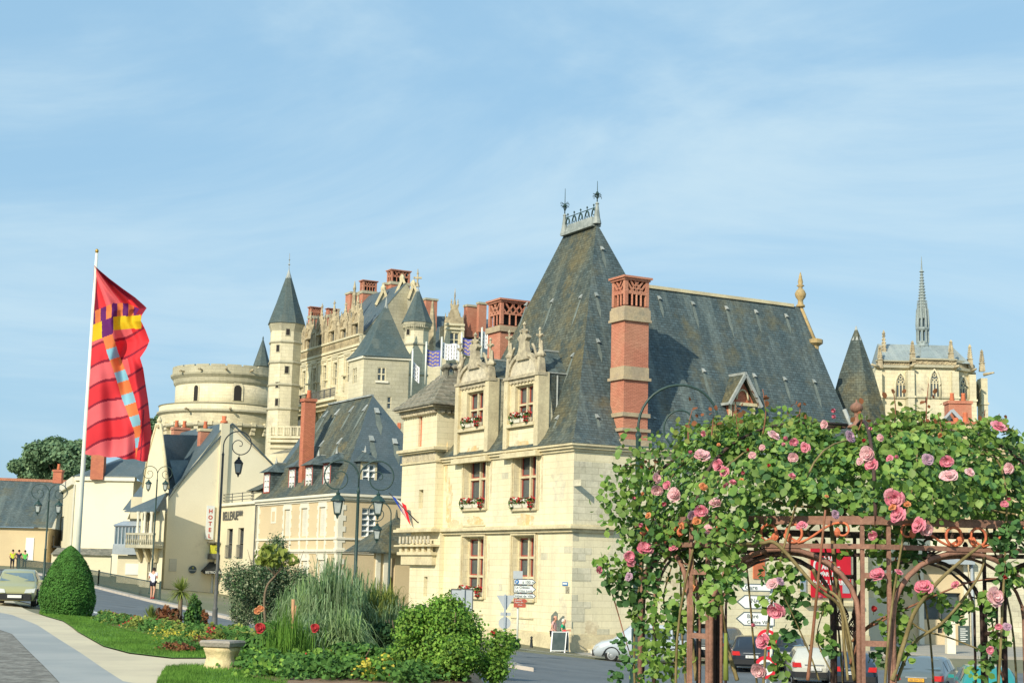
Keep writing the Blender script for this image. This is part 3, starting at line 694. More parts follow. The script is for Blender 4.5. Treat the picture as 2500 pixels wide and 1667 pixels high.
# --- dormers on the left facade
def dormer_stone(x0, x1, wx0, wx1, wy0, wy1, yb, ytymp0, ytymp1, yfin, yside):
    d = None
    pm = (wx0+wx1)/2
    u0, u1 = WL.uz(x0, 1000)[0], WL.uz(x1, 1000)[0]; um = (u0+u1)/2
    Z = lambda y: WL.uz(pm, y)[1]
    h = WL.rect(wx0, wx1, wy0, wy1); pil = .42
    o = .12; mb = MB()
    WF = Wall(WL.p(0, 0, o), U1)
    zb = EAVE-.25; za = Z(ytymp0)
    wall_holes(mb, WF, u0+pil, u1-pil, zb, za, [h], .4)
    for a, b in ((u0, u0+pil), (u1-pil, u1)):
        mb.wbox(WF, a, b, zb, za+.12, -.5, .16)
    mb.wbox(WF, u0-.05, u1+.05, zb-.15, zb+.12, -.2, .3)
    d = mb.build('dormer', MT['trim'], mus); d['label'] = 'carved stone dormer with arched tympanum and cross finials'
    sd_ = MB()                                          # cheeks and gable roof behind
    sd_.wbox(WF, u0+.1, u1-.1, zb, za+.1, -1.0, -.02-.38)
    sd_.build('cheek', MT['ashlar_grey'], d)
    sl_ = MB(); zr = Z(ytymp1)+.35; ze = za+.1
    P = lambda u, z, o_: WF.p(u, z, o_)
    L_ = 5.2
    sl_.add([P(u0+.1, ze, -.5), P(um, zr, -.5), P(u1-.1, ze, -.5), P(u0+.1, ze, -.5-3.2), P(um, zr, -L_), P(u1-.1, ze, -.5-3.2), P(u0+.1, EAVE, -1.0), P(u1-.1, EAVE, -1.0), P(u0+.1, EAVE+.5, -3.4), P(u1-.1, EAVE+.5, -3.4)],
            [[0, 1, 4, 3], [1, 2, 5, 4], [0, 3, 8, 6], [2, 7, 9, 5], [0, 2, 1]])
    sl_.build('dormer_roof', MT['slate'], d)
    ld = MB(); ld.bar(P(um, zr+.03, -.3), P(um, zr+.03, -3.2), .12, .08); ld.bar(P(u1-.1, ze+.02, -.45), P(u1-.1, ze+.02, -1.9), .1, .06); ld.bar(P(u1-.08, ze-.1, -1.02), P(u1-.08, EAVE+1.0, -1.02), .08, .08)
    ld.build('lead_flashing', MT['lead'], d)
    ty = MB(); R_ = (u1-u0)/2-pil; n_ = 14              # tympanum half disc + archivolt
    zt = za+.12; asp = (Z(ytymp1)-zt)/R_
    arc = [(um-R_*cos(t), zt+R_*asp*sin(t)) for t in np.linspace(0, pi, n_)]
    ty.poly([P(a, z_, .02) for a, z_ in arc[::-1]])
    ty.build('tympanum', MT['castle_carved'] if 0 else MT['carved_pale'], d)
    cv = MB()
    for (a, za_), (b, zb_) in zip(arc, arc[1:]):
        k = 1.16
        o1 = (um+(a-um)*k, zt+(za_-zt)*k); o2 = (um+(b-um)*k, zt+(zb_-zt)*k)
        cv.hexa([P(a, za_, -.15), P(b, zb_, -.15), P(o2[0], o2[1], -.15), P(o1[0], o1[1], -.15)], [P(a, za_, .14), P(b, zb_, .14), P(o2[0], o2[1], .14), P(o1[0], o1[1], .14)])
    cv.wbox(WF, u0+pil, u1-pil, za-.05, za+.12, -.3, .2); cv.wbox(WF, u0+pil, u1-pil, za-.25, za-.05, -.3, .08)
    nd_ = 8
    for i in range(nd_):
        uu = u0+pil+(u1-u0-2*pil)*(i+.5)/nd_; cv.lathe(P(uu, za-.34, .06), [(.02, 0), (.06, .08), (.02, .16)], 6)
    # gable pedestal above the arch
    zp = zt+R_*asp; zf = Z(yfin)
    hp = zf-zp
    prof = [(.62, -.25), (.5, .1), (.36, hp*.22), (.33, hp*.42), (.52, hp*.5), (.52, hp*.54), (.28, hp*.6), (.14, hp*.7), (.09, hp*.78)]
    for (w1, z1_), (w2, z2_) in zip(prof, prof[1:]):
        cv.hexa([P(um-w1, zp+z1_, -.12), P(um+w1, zp+z1_, -.12), P(um+w1, zp+z1_, .16), P(um-w1, zp+z1_, .16)], [P(um-w2, zp+z2_, -.12), P(um+w2, zp+z2_, -.12), P(um+w2, zp+z2_, .16), P(um-w2, zp+z2_, .16)])
    def cross(u, z, s): 
        cv.lathe(P(u, z, .02), [(.08*s, -.5*s), (.07*s, .2*s), (.16*s, .3*s), (.07*s, .4*s), (.07*s, .75*s), (.13*s, .82*s), (.02*s, 1.0*s)], 7)
        cv.bar(P(u-.3*s, z+.42*s, .02), P(u+.3*s, z+.42*s, .02), .13*s, .13*s); cv.bar(P(u, z+.42*s, -.28*s), P(u, z+.42*s, .3*s), .13*s, .13*s)
        for sg in (-1, 1): cv.lathe(P(u+sg*.3*s, z+.36*s, .02), [(.03, 0), (.1*s, .07*s), (.03, .15*s)], 6)
    cross(um, zf-.95, .95)
    for uu, ys_ in ((u0+pil/2, yside[0]), (u1-pil/2, yside[1])):
        zz = WL.uz(x0 if uu < um else x1, ys_)[1]
        w_ = pil/2
        cv.hexa([P(uu-w_*.72, za+.1, -.3), P(uu+w_*.72, za+.1, -.3), P(uu+w_*.72, za+.1, .12), P(uu-w_*.72, za+.1, .12)], [P(uu-w_*.6, zz-1.6, -.22), P(uu+w_*.6, zz-1.6, -.22), P(uu+w_*.6, zz-1.6, .08), P(uu-w_*.6, zz-1.6, .08)])
        cv.lathe(P(uu, zz-1.6, -.08), [(.24, 0), (.27, .1), (.14, .3), (.1, .75), (.05, .85)], 6)
        cross(uu, zz-.8, .75)
        cv.wbox(WF, uu-w_-.04, uu+w_+.04, za-.05, za+.1, -.3, .22)
    for sg, uu in ((1, u0+pil), (-1, u1-pil)):         # scroll buttresses by the arch
        cv.tube([P(uu+sg*t*.5, zt+R_*asp*.75+t*(1-t)*.5+.75*t, .06) for t in np.linspace(0, 1, 7)], .08, 5)
    cv.build('carving', MT['carved'], d)
    pn = MB(); pn.wbox(WF, u0+pil+.1, u1-pil-.1, zb+.35, h[2]-.35, 0, .03)
    pn.build('panel', MT['stain' if 0 else 'ashlar'], d)
    blotch(WF, um+.05, zb+.42, (u1-u0)*.24, .42, .045, int(x0), d)
    pn = MB(); pn.wbox(WF, u0+pil-.05, u1-pil+.05, h[2]-.2, h[2]-.02, -.05, .2); pn.build('sill', MT['trim'], d)
    window(WF, h, mus, .32, 2, (.5,), .13, MT['trim'], MT['sash_red'], .06)
    return h
mat('carved_pale', (.62, .56, .42), (.46, .42, .33), 3.2, fs=7, fine=.22, bump=1., blot=[((.3, .27, .2), 3.5, .56, .72)])
hd1 = dormer_stone(1121, 1203, 1144, 1184, 956, 1043, 1086, 935, 890, 812, (835, 822))
hd2 = dormer_stone(1240, 1325, 1262, 1306, 940, 1032, 1078, 921, 868, 786, (806, 796))
# --- small brick-fronted dormer on the wing
def wing_dormer():
    s_a = WR.uz(1775, 1000, -1.2)[0]; s_b = WR.uz(1845, 1000, -1.2)[0]
    WD = Wall(K_(-1.2, 0), U2); sm = (s_a+s_b)/2; Z = lambda y: WD.uz(1810, y)[1]
    zt, ze, zb = Z(918), Z(985), EAVE+1.0
    mb = MB(); mb.wbox(WD, s_a+.1, s_b-.1, zb, ze, -.5, 0)
    mb.hexa([WD.p(s_a+.1, ze, 0), WD.p(s_b-.1, ze, 0), WD.p(sm, zt-.15, 0), WD.p(sm, zt-.15, 0)], [WD.p(s_a+.1, ze, -.3), WD.p(s_b-.1, ze, -.3), WD.p(sm, zt-.15, -.3), WD.p(sm, zt-.15, -.3)])
    d = mb.build('dormer', MT['brick_bright'], mus); d['label'] = 'small gabled dormer with red brick front on the long slope'
    r = MB(); L_ = 3.0
    for sg, a in ((-1, s_a-.12), (1, s_b+.12)):
        zz = ze-.12
        q = [WD.p(a, zz, .35), WD.p(sm, zt, .35), WD.p(sm, zt, -L_), WD.p(a, zz, -L_+1.3)]
        r.hexa(q, [p+V((0, 0, .1)) for p in q])
    r.build('dormer_roof', MT['slate_moss'], d)
    t = MB()
    for a in (s_a-.12, s_b+.12):
        t.bar(WD.p(a, ze-.15, .36), WD.p(sm, zt+.05, .36), .16, .16); t.bar(WD.p(a, ze-.1, .36), WD.p(a, ze-.1, -L_+1.4), .14, .14)
    t.bar(WD.p(sm, zt+.12, .4), WD.p(sm, zt+.12, -L_+.6), .14, .14)
    t.build('bargeboard', MT['lead'], d)
    t = MB()
    for a in (s_a+.1, s_a+.42, s_b-.28): t.wbox(WD, a, a+.16, zb, ze, 0, .1)
    t.wbox(WD, s_a, s_b, ze-.12, ze+.05, -.1, .16)
    t.tube([WD.p(sm+.4*cos(a), ze+.2+.55*sin(a), .08) for a in np.linspace(0, pi, 9)], .06, 5)
    t.build('timber_frame', MT['trim'], d)
    t = MB(); t.wbox(WD, s_a+.6, s_b-.3, zb+.3, ze-.12, .0, .03); t.build('pane', MT['glass'], d)
wing_dormer()
# --- turret bay on the far left of the facade
PT = .55; WT = Wall(WL.p(0, 0, PT), U1)
ua, ub = WT.uz(980, 1200)[0], WT.uz(1062, 1200)[0]
Zt = lambda y: WT.uz(1020, y)[1]
zc, zcor, zlow, zfr = Zt(1002), Zt(1101), Zt(1296), Zt(1378)
tur = MB(); hslit = [WT.rect(1022, 1033, 1195, 1240), WT.rect(1022, 1030, 1012, 1090)]
wall_holes(tur, WT, ua, ub, zlow, zc, hslit, .3)
tur.poly([WT.p(ub, zlow, 0), WT.p(ub, zlow, -3), WT.p(ub, zc, -3), WT.p(ub, zc, 0)]); tur.poly([WT.p(ua, zlow, 0), WT.p(ua, zlow, -4), WT.p(ua, zc, -4), WT.p(ua, zc, 0)])
WT2 = Wall(WL.p(0, 0, .3), U1); ua2 = WT2.uz(998, 1450)[0]; ub2 = WT2.uz(1070, 1450)[0]
wall_holes(tur, WT2, ua2, ub2, 0, zlow+.05, [WT2.rect(1034, 1043, 1407, 1455)], .25)
tur.poly([WT2.p(ua2, 0, 0), WT2.p(ua2, 0, -4), WT2.p(ua2, zlow, -4), WT2.p(ua2, zlow, 0)]); tur.poly([WT2.p(ub2, 0, 0), WT2.p(ub2, 0, -.3), WT2.p(ub2, zlow, -.3), WT2.p(ub2, zlow, 0)])
tw = tur.build('turret', MT['ashlar'], mus); tw['label'] = 'square corner turret with corbelled storey and mossy stone roof'
t = MB(); t.wbox(WT, hslit[0][0], hslit[0][1], hslit[0][2], hslit[0][3], -.29, -.25); h3 = WT2.rect(1034, 1043, 1407, 1455); t.wbox(WT2, h3[0], h3[1], h3[2], h3[3], -.24, -.2)
t.build('blind_slit', MT['castle_grey'], tw)
t = MB(); t.wbox(WT, hslit[1][0], hslit[1][1], hslit[1][2], hslit[1][3], -.2, -.15); t.build('slit_shutter', MT['terracotta'], tw)
t = MB()
for (z0_, z1_, p_) in ((zcor-.05, zcor+.12, .34), (zcor-.15, zcor-.05, .22), (zcor-.75, zcor-.66, .1), (zlow-.06, zlow+.1, .36), (zlow-.9, zlow-.8, .3), (zlow+.1, zlow+.2, .2)):
    t.wbox(WT, ua-p_*.6, ub+p_, z0_, z1_, -1.5, p_)
zq = WT.uz(1020, 1350)[1]; zq2 = WT.uz(1020, 1378)[1]
for i in range(6):                                       # corbel table
    uu = ua+(ub-ua)*(i+.5)/6
    t.wbox(WT, uu-.16, uu+.16, zq, zq+.55, -.1, .12); t.lathe(WT.p(uu, zq-.16, .02), [(.03, 0), (.14, .1), (.14, .2)], 8)
t.wbox(WT, ua+.05, ub-.02, zlow-.8, zq+.5, -.2, .1); t.wbox(WT, ua-.02, ub+.02, zq-.1, zq+.08, -.25, .16)
t.wbox(WT, ua+.3, ub-.1, zq2, zq-.1, -.3, .03)
t.build('corbelling', MT['trim'], tw)
t = MB()
for i in range(26):
    uu = ua+(ub-ua)*(i+.5)/26; t.wbox(WT, uu-.05, uu+.03, zcor-.62, zcor-.2, 0, .05)
for i in range(9): t.wbox(WT, ua+.2+(ub-ua)*i/9.5, ua+.42+(ub-ua)*i/9.5, zlow-.7, zlow-.3, .1, .16); t.build('frieze', MT['carved_pale'], tw); t = MB()
t = MB(); t.wbox(WT, ua-.15, ub+.15, zc-.15, zc, -3, .25); t.wbox(WT, ua-.3, ub+.35, zc, zc+.12, -3, .5)
for i in range(14): t.lathe(WT.p(ua+(ub-ua)*(i+.5)/14, zc-.42, .1), [(.03, 0), (.17, .1), (.17, .22), (.05, .3)], 8)
for i in range(7): t.lathe(WT.p(ub+.1, zc-.42, -.3-i*.38), [(.03, 0), (.17, .1), (.17, .22), (.05, .3)], 8)
t.build('cornice', MT['carved'], tw)
t = MB(); rb = [WT.p(ua-.5, 0, .6), WT.p(ub+.6, 0, .6), WT.p(ub+.6, 0, -3.4), WT.p(ua-.5, 0, -3.4)]
uc = WT.uz(1100, 940, -1.6)[0]
ra = [WT.p(uc-.8, 0, -1.3), WT.p(uc, 0, -1.3), WT.p(uc, 0, -1.9), WT.p(uc-.8, 0, -1.9)]
zt_ = WT.uz(1100, 915, -1.6)[1]
RR = []
for i in range(9):
    f = i/8; z_ = zc+.12+(zt_-zc-.12)*f; ff = 1-(1-f)**1.25 if 0 else f**.9
    RR.append([V((b.x+(a.x-b.x)*ff, b.y+(a.y-b.y)*ff, z_)) for b, a in zip(rb, ra)])
for i in range(8):                                       # stepped stone courses
    a = RR[i]; b = RR[i+1]; m_ = (a[0]+a[2])/2
    low = [V((p.x, p.y, p.z)) for p in a]; up = [V((p.x, p.y, a[0].z*.35+b[0].z*.65)) for p in a]
    inn = [V((p.x*.3+q.x*.7, p.y*.3+q.y*.7, b[0].z)) for p, q in zip(a, b)]
    t.grid([low, [V((p.x*.9+q.x*.1, p.y*.9+q.y*.1, a[0].z*.6+b[0].z*.4)) for p, q in zip(a, b)], inn], closed=True)
for i, (du, o_) in enumerate(((0, -1.3), (.0, -1.9), (-.8, -1.6))):
    t.lathe(WT.p(uc+du, zt_-.25, o_), [(.2, 0), (.14, .5), (.3, .65), (.3, .75), (.1, .9)], 7)
t.build('turret_roof', MT['mossy_stone'], tw)
# street-name plate, intercom
t = MB(); r_ = WL.rect(1374, 1387, 1420, 1429); t.wbox(WL, *r_, .002, .03); p1_ = t.build('street_plate', MT['sign_blue'], mus)
t = MB(); t.wbox(WL, r_[0]+.05, r_[1]-.05, (r_[2]+r_[3])/2-.03, (r_[2]+r_[3])/2+.05, .03, .035); t.build('lettering', MT['sign_white'], p1_)
# doorway step on the right wall
t = MB(); t.wbox(WR, .9, 3.9, .13, .3, 0, .7); t.wbox(WR, 1.2, 3.6, .3, .5, 0, .5); t.build('step', MT['ashlar_grey'], mus)
# ================================================================== town houses on the left
def gz_(p): return g(p.x, p.y)
def corner(px, Y): q = at(px, 1300, Y); return V((q.x, q.y, 0))
def simple_chimney(O, w, d, z0, z1, parent, m='brick', pots=2, cap='trim', ux=U2, uy=-U1, shape='chimney'):
    mb = MB(); obox(mb, O, ux, uy, 0, w, 0, d, z0, z1); c_ = mb.build(shape, MT[m], parent)
    cp = MB(); obox(cp, O, ux, uy, -.08, w+.08, -.08, d+.08, z1-.22, z1); cp.build('chimney_cap', MT[m if cap is None else cap], c_)
    for i in range(pots):
        t = MB(); ctr = O+ux*(w*(i+.5)/pots)+uy*(d/2); t.lathe(V((ctr.x, ctr.y, z1)), [(.17, 0), (.19, .1), (.14, .5), (.17, .62)], 10); t.build('chimney_pot', MT['terracotta'], c_)
    return c_
# ---- H2: tan house with tall hipped slate roof
K2 = corner(824, 105); WA = Wall(K2, U1); WB = Wall(K2, U2)
E2 = WA.uz(824, 1206)[1]; ul = WA.uz(632, 1213)[0]
h2 = thing('hip_roof_house', 'tan rendered town house with tall mossy hipped slate roof and row of dormers', 'house', K2)
def KK(O, u, s, z=0): p = O+U1*u+U2*s; return V((p.x, p.y, z))
wA = [WA.rect(694, 708, 1243, 1308), WA.rect(735, 750, 1240, 1308), WA.rect(779, 794, 1237, 1308)]
wlow = [WA.rect(735, 750, 1368, 1440), WA.rect(776, 794, 1366, 1440)]
wB = [WB.rect(883, 917, 1240, 1310)]
mb = MB(); wall_holes(mb, WA, ul, 0, gz_(K2)-1, E2, wA+wlow, .18); wall_holes(mb, WB, 0, 12, gz_(K2)-1, E2, wB, .22)
mb.poly([KK(K2, ul, 0, 0), KK(K2, ul, 0, E2), KK(K2, ul, 10, E2), KK(K2, ul, 10, 0)])
mb.build('wall', MT['plaster_tan'], h2)
mb = MB()
for h in wA: mb.wbox(WA, h[0]+.02, h[1]-.02, h[2], h[3], -.16, -.1)
for h in wlow: mb.wbox(WA, h[0]+.02, h[1]-.02, h[2], h[3], -.16, -.1)
pass
for h in wA+wlow:
    mb = MB(); a, b, c_, d_ = h; mid_ = (a+b)/2
    mb.wbox(WA, a, mid_-.01, c_, d_, -.15, -.08); mb.wbox(WA, mid_+.01, b, c_, d_, -.15, -.08); mb.build('shutter', MT['shutter'], h2)
window(WB, wB[0], h2, .14, 2, (.2, .4, .6, .8), .05, MT['white'], MT['white'], .05, glass=MT['glass_blue'])
mb = MB()                                              # quoins and surrounds
for h in wA+wlow:
    a, b, c_, d_ = h
    for sgn, x in ((-1, a), (1, b)):
        z = c_-1.5 if h in wA else c_; i = 0
        while z < d_+.5:
            e = .34 if i % 2 else .2; x0, x1 = (x-e, x) if sgn < 0 else (x, x+e); mb.wbox(WA, x0, x1, z, min(z+.3, d_+.5), 0, .035); z += .3; i += 1
    mb.wbox(WA, a, b, d_, d_+.5, 0, .035)
def quoin(mb, W, u, sg, z0, z1, s1=.55, s2=.35):
    z = z0; i = 0
    while z < z1: e = s1 if i % 2 else s2; mb.wbox(W, min(u, u+sg*e), max(u, u+sg*e), z, min(z+.36, z1), 0, .04); z += .36; i += 1
quoin(mb, WA, ul, 1, 1, E2-.3); quoin(mb, WA, 0, -1, 1, E2-.3); quoin(mb, WB, 0, 1, 1, E2-.3)
for y0_, y1_, p_ in ((1311, 1316, .1), (1340, 1346, .14), (1348, 1350, .08)):
    mb.wbox(WA, ul, p_, WA.uz(824, y1_)[1], WA.uz(824, y0_)[1], 0, p_); mb.wbox(WB, 0, 12, WA.uz(824, y1_)[1], WA.uz(824, y0_)[1], 0, p_)
a, b, c_, d_ = WA.rect(665, 672, 1248, 1272); mb.wbox(WA, a-.22, b+.22, c_-.15, d_+.3, 0, .03)
mb.build('quoins', MT['cream_paint'], h2)
mb = MB(); mb.wbox(WA, a, b, c_, d_, .03, .05); mb.build('vent_slot', MT['plaster_tan'], h2)
mb = MB()
for z0_, z1_, p_ in ((E2-.42, E2-.3, .08), (E2-.3, E2-.12, .2), (E2-.12, E2+.05, .34)): mb.wbox(WA, ul-.2, p_, z0_, z1_, 0, p_); mb.wbox(WB, 0, 12, z0_, z1_, 0, p_)
mb.build('cornice', MT['cream_paint'], h2)
mb = MB(); obox(mb, K2, U1, U2, .02, 0.0, 0, 0, 0, 0) if 0 else None
ZR = WA.uz(909, 966)[1]
YR = 110.; 
# ridge from (796,978) to (909,965)
dR = 5.2
r1 = KK(K2, 0, 0); zR = zat(905, 966, 109.5)
rA = at(910, 966, 110.2); rB = V((rA.x, rA.y, 0))+U1*(-7.6)
rC = at(797, 978, 117.0)
bs = [KK(K2, .35, -.35), KK(K2, .35, 9.2), KK(K2, ul-.3, 9.2), KK(K2, ul-.3, -.35)]
# put the ridge in plan relative to the walls
uA, sA = (rA-K2).dot(U1), (rA-K2).dot(U2)
uC = (rC-K2).dot(U1)
apx = [KK(K2, uA, sA-.03), KK(K2, uA, sA+.03), KK(K2, uC, sA+.03), KK(K2, uC, sA-.03)]
mb = MB(); R2 = hip(mb, bs, apx, E2+.06, rA.z, k=.08, tau=.06, n=12)
rf = mb.build('roof', [MT['slate_moss'], MT['slate_blue']], h2)
for p in rf.data.polygons: p.material_index = 1 if p.normal.dot(N2) > .2 else 0
mb = MB(); mb.bar(V((*apx[0].xy, rA.z+.05)), V((*apx[3].xy, rA.z+.05)), .25, .12); mb.build('ridge', MT['lead'], h2)
vents([(792, 1020), (820, 1015), (855, 1008), (888, 1005), (745, 1100), (782, 1092), (826, 1086)], R2, 3, 0, h2, MT['lead'], w=.3, l=.6)
vents([(921, 1010), (908, 1078), (965, 1085)], R2, 0, 1, h2, MT['lead'], w=.35, l=.5)
def slope_dormer(W, rows, x0, x1, y0, y1, parent, sash='white', o=0, dep=2.4, frame='sash_red', roofm='slate', wide=0):
    """window box standing on the slope with a small hipped hood"""
    WD = Wall(W.p(0, 0, o), W.u); h = WD.rect(x0, x1, y0, y1); a, b, c_, d_ = h; f = .16
    mb = MB(); P = WD.p
    wall_holes(mb, WD, a-f, b+f, c_-.1, d_+f, [h], .14)
    d = mb.build('dormer', MT[frame], parent)
    ck = MB()
    for u in (a-f, b+f): ck.hexa([P(u-.03, c_-.1, -.01), P(u+.03, c_-.1, -.01), P(u+.03, c_-.1, -dep), P(u-.03, c_-.1, -dep)], [P(u-.03, d_+f, -.01), P(u+.03, d_+f, -.01), P(u+.03, d_+f, -dep), P(u-.03, d_+f, -dep)])
    ck.build('cheek', MT['slate'], d)
    hd = MB(); z = d_+f; e = .25; um = (a+b)/2; zt = z+.75
    hd.add([P(a-f-e, z, .3), P(b+f+e, z, .3), P(um, zt, -.7), P(a-f-e, z, -dep), P(b+f+e, z, -dep), P(um, zt, -dep-.5)], [[0, 1, 2], [0, 2, 5, 3], [1, 4, 5, 2], [0, 3, 4, 1]])
    hd.build('dormer_roof', MT[roofm], d)
    lb = MB(); lb.lathe(P(um, zt-.05, -.7), [(.12, 0), (.04, .35), (.02, .45)], 6); lb.bar(P(um-.05, zt+.03, -.7), P(um, zt+.03, -dep+.2), .1, .06); lb.build('lead_finial', MT['lead'], d)
    window(WD, h, parent, .1, 2, (.33, .66), .06, MT['white'], MT['white'], .06, glass=MT['glass_blue'])
slope_dormer(WA, R2, 706, 719, 1146, 1192, h2, o=-.35); slope_dormer(WA, R2, 746, 761, 1141, 1186, h2, o=-.35); slope_dormer(WA, R2, 790, 805, 1136, 1183, h2, o=-.35)
slope_dormer(WA, R2, 645, 657, 1158, 1200, h2, o=-.1, dep=3)
slope_dormer(WB, R2, 885, 915, 1133, 1180, h2, o=-.5, dep=2.6, frame='trim')
p_ = at(744, 1000, 112.5); c_ = simple_chimney(V((p_.x, p_.y, 0)), .85, .7, E2, zat(760, 972, 112.5), h2, 'brick_bright', 1, 'brick_bright')
# rear lower roof
mb = MB(); q = [at(640, 1160, 121), at(700, 1215, 119), at(748, 1130, 119), at(748, 1060, 121), at(736, 1060, 123)]
mb.add([at(628, 1215, 121), at(760, 1215, 118), at(752, 1062, 121.5), at(738, 1060, 122)], [[0, 1, 2, 3]])
mb.build('roof', MT['slate_blue'], h2)
# drain pipe
mb = MB(); mb.tube([WA.p(ul-.1, E2-.3, .15), WA.p(ul-.1, 1, .15)], .06, 6); mb.build('drainpipe', MT['iron_grey'], h2)
# ---- porch between house and mansion
pr = thing('stone_porch', 'low lean-to porch with steep slate roof beside the mansion turret', 'porch', corner(940, 97))
WP = Wall(corner(915, 99.5), U2)
mb = MB(); zE = WP.uz(940, 1347)[1]
za_ = gz_(WP.O)-1
hp = [(WP.uz(937, 1450)[0], WP.uz(962, 1450)[0], za_, WP.uz(950, 1362)[1])]
wall_holes(mb, WP, 0, 2.8, za_, zE, hp, .5); mb.build('wall', MT['plaster_tan'], pr)
mb = MB(); mb.wbox(WP, hp[0][0]+.02, hp[0][1]-.02, za_, hp[0][3]-1.2, -.5, -.44); mb.build('door', MT['wood_door'], pr)
mb = MB(); mb.wbox(WP, hp[0][0], hp[0][0]+.5, za_, hp[0][3], -.42, -.36); mb.build('door_opening', MT['sash_red'], pr)
mb = MB(); 
for px in (916, 935): u_ = WP.uz(px, 1400)[0]; mb.wbox(WP, u_, u_+.3, za_, zE-.1, 0, .12)
mb.build('pilaster', MT['cream_paint'], pr)
mb = MB(); P = WP.p; zt = WP.uz(960, 1262, -1.5)[1]; uu = WP.uz(962, 1262, -1.5)[0]
mb.add([P(-.6, zE, .6), P(3.6, zE, .6), P(uu+.1, zt, -1.5), P(-.6, zE, -3.5), P(3.6, zE, -3.5), P(uu+.4, zt, -1.6), P(-.6, zE-.1, .6), P(3.6, zE-.1, .6)], [[0, 1, 2], [0, 2, 3], [1, 4, 5, 2], [0, 6, 7, 1], [3, 2, 5, 4]])
mb.lathe(P(uu+.2, zt-.1, -1.55), [(.12, 0), (.03, .6)], 6)
mb.build('roof', MT['slate_moss'], pr)
# ---- H3: cream block with BELLEVUE lettering (continues the street line)
O3 = KK(K2, ul, 0); W3 = Wall(O3, U1); uL = W3.uz(536, 1300)[0]
E3 = W3.uz(590, 1229)[1]
h3_ = thing('terrace_block', 'narrow cream block with flat railed terrace and dark wall lettering', 'building', O3)
wh = [W3.rect(553, 567, 1290, 1362), W3.rect(580, 594, 1288, 1362), W3.rect(545, 566, 1401, 1440)]
g3 = g(O3.x-8, O3.y+6)-1
mb = MB(); wall_holes(mb, W3, uL, 0, g3, E3, wh, .35)
mb.poly([W3.p(uL, g3), W3.p(uL, g3, -5), W3.p(uL, E3, -5), W3.p(uL, E3)]); mb.poly([W3.p(uL, E3, 0), W3.p(0, E3, 0), W3.p(0, E3, -6), W3.p(uL, E3, -6)])
mb.build('wall', MT['plaster_cream'], h3_)
for h in wh: window(W3, h, h3_, .3, 1, (.5,), .08, MT['iron_grey'], None, glass=MT['glass'])
mb = MB(); mb.wbox(W3, uL-.1, .0, E3-.1, E3+.12, 0, .2); mb.build('cornice', MT['cream_paint'], h3_)
mb = MB()
for z in (.35, .6, .85): mb.bar(W3.p(uL, E3+z, -.1), W3.p(-1.6, E3+z, -.1), .05, .05)
for i in range(4): u_ = uL+(-1.6-uL)*i/3; mb.bar(W3.p(u_, E3, -.1), W3.p(u_, E3+.9, -.1), .06, .06)
mb.build('terrace_railing', MT['iron_grey'], h3_)
for h in wh[:2]:
    mb = MB(); a, b, c_, d_ = h
    for z in (c_+.05, c_+1.0): mb.bar(W3.p(a, z, .08), W3.p(b, z, .08), .04, .05)
    for i in range(8): u_ = a+(b-a)*i/7; mb.bar(W3.p(u_, c_, .08), W3.p(u_, c_+1, .08), .03, .03)
    mb.build('window_guard', MT['iron_grey'], h3_)
uT = W3.uz(545, 1264)[0]; zT = W3.uz(570, 1268)[1]
text('BELLEVUE***', .95, W3, uT, zT, .06, MT['iron_grey'], h3_, bold=.02, sx=.98*abs(W3.uz(602, 1264)[0]-uT)/6.1)
# upper penthouse bit next to H2
mb = MB(); u_a = W3.uz(607, 1200)[0]; mb.wbox(W3, u_a, 0, E3+.02, W3.uz(620, 1200)[1], -4, -.2); mb.build('penthouse', MT['plaster_cream'], h3_)
mb = MB(); zz = W3.uz(620, 1197)[1]; mb.add([W3.p(u_a-.4, zz, .1), W3.p(.2, zz, .1), W3.p(.2, zz+1.7, -3), W3.p(u_a+1, zz+1.7, -3), W3.p(u_a-.4, zz, -5)], [[0, 1, 2, 3], [0, 3, 4]]); mb.build('roof', MT['slate_moss'], h3_)
# ---- H4: hotel gable
P0 = W3.p(uL, 0, 0); OG = V((P0.x, P0.y, 0))
tmp = Wall(OG, U2); s_l = tmp.uz(398, 1300)[0]
OH = OG+U2*s_l; WH = Wall(OH, U2); sR = WH.uz(664, 1130)[0]
h4 = thing('gable_house', 'large cream gabled hotel with plain side wall and white front gable', 'building', OH)
g4 = g(OH.x, OH.y)-1
gp = [WH.uz(x, y) for x, y in ((398, 1240), (420, 1197), (480, 1110), (535, 1040), (566, 1036), (610, 1090), (664, 1135))]
gp = [WH.uz(x, y) for x, y in ((397, 1230), (425, 1192), (537, 1053), (566, 1035), (664, 1135))]
mb = MB(); pts = [WH.p(0, g4), WH.p(sR, g4), WH.p(sR, gp[4][1]), WH.p(gp[3][0], gp[3][1]), WH.p(gp[2][0], gp[2][1]), WH.p(gp[1][0], gp[1][1]), WH.p(0, gp[0][1])]
mb.poly(pts); mb.build('wall', MT['plaster'], h4)
r_ = WH.rect(413, 431, 1363, 1394)
mb = MB(); mb.wbox(WH, *r_, .0, .05); mb.build('window', MT['shutter'], h4)
mb = MB()                                              # chimney breast running up the gable
u_a, u_b = WH.uz(536, 1100)[0], WH.uz(546, 1100)[0]; mb.wbox(WH, u_a, u_b+.35, g4, WH.uz(543, 1033)[1], -.3, .22); cb = mb.build('chimney', MT['plaster_cream'], h4)
mb = MB(); mb.lathe(WH.p((u_a+u_b)/2+.1, WH.uz(543, 1033)[1], -.05), [(.3, 0), (.3, .2), (.16, .25), (.2, .6)], 10); mb.build('chimney_pot', MT['terracotta'], cb)
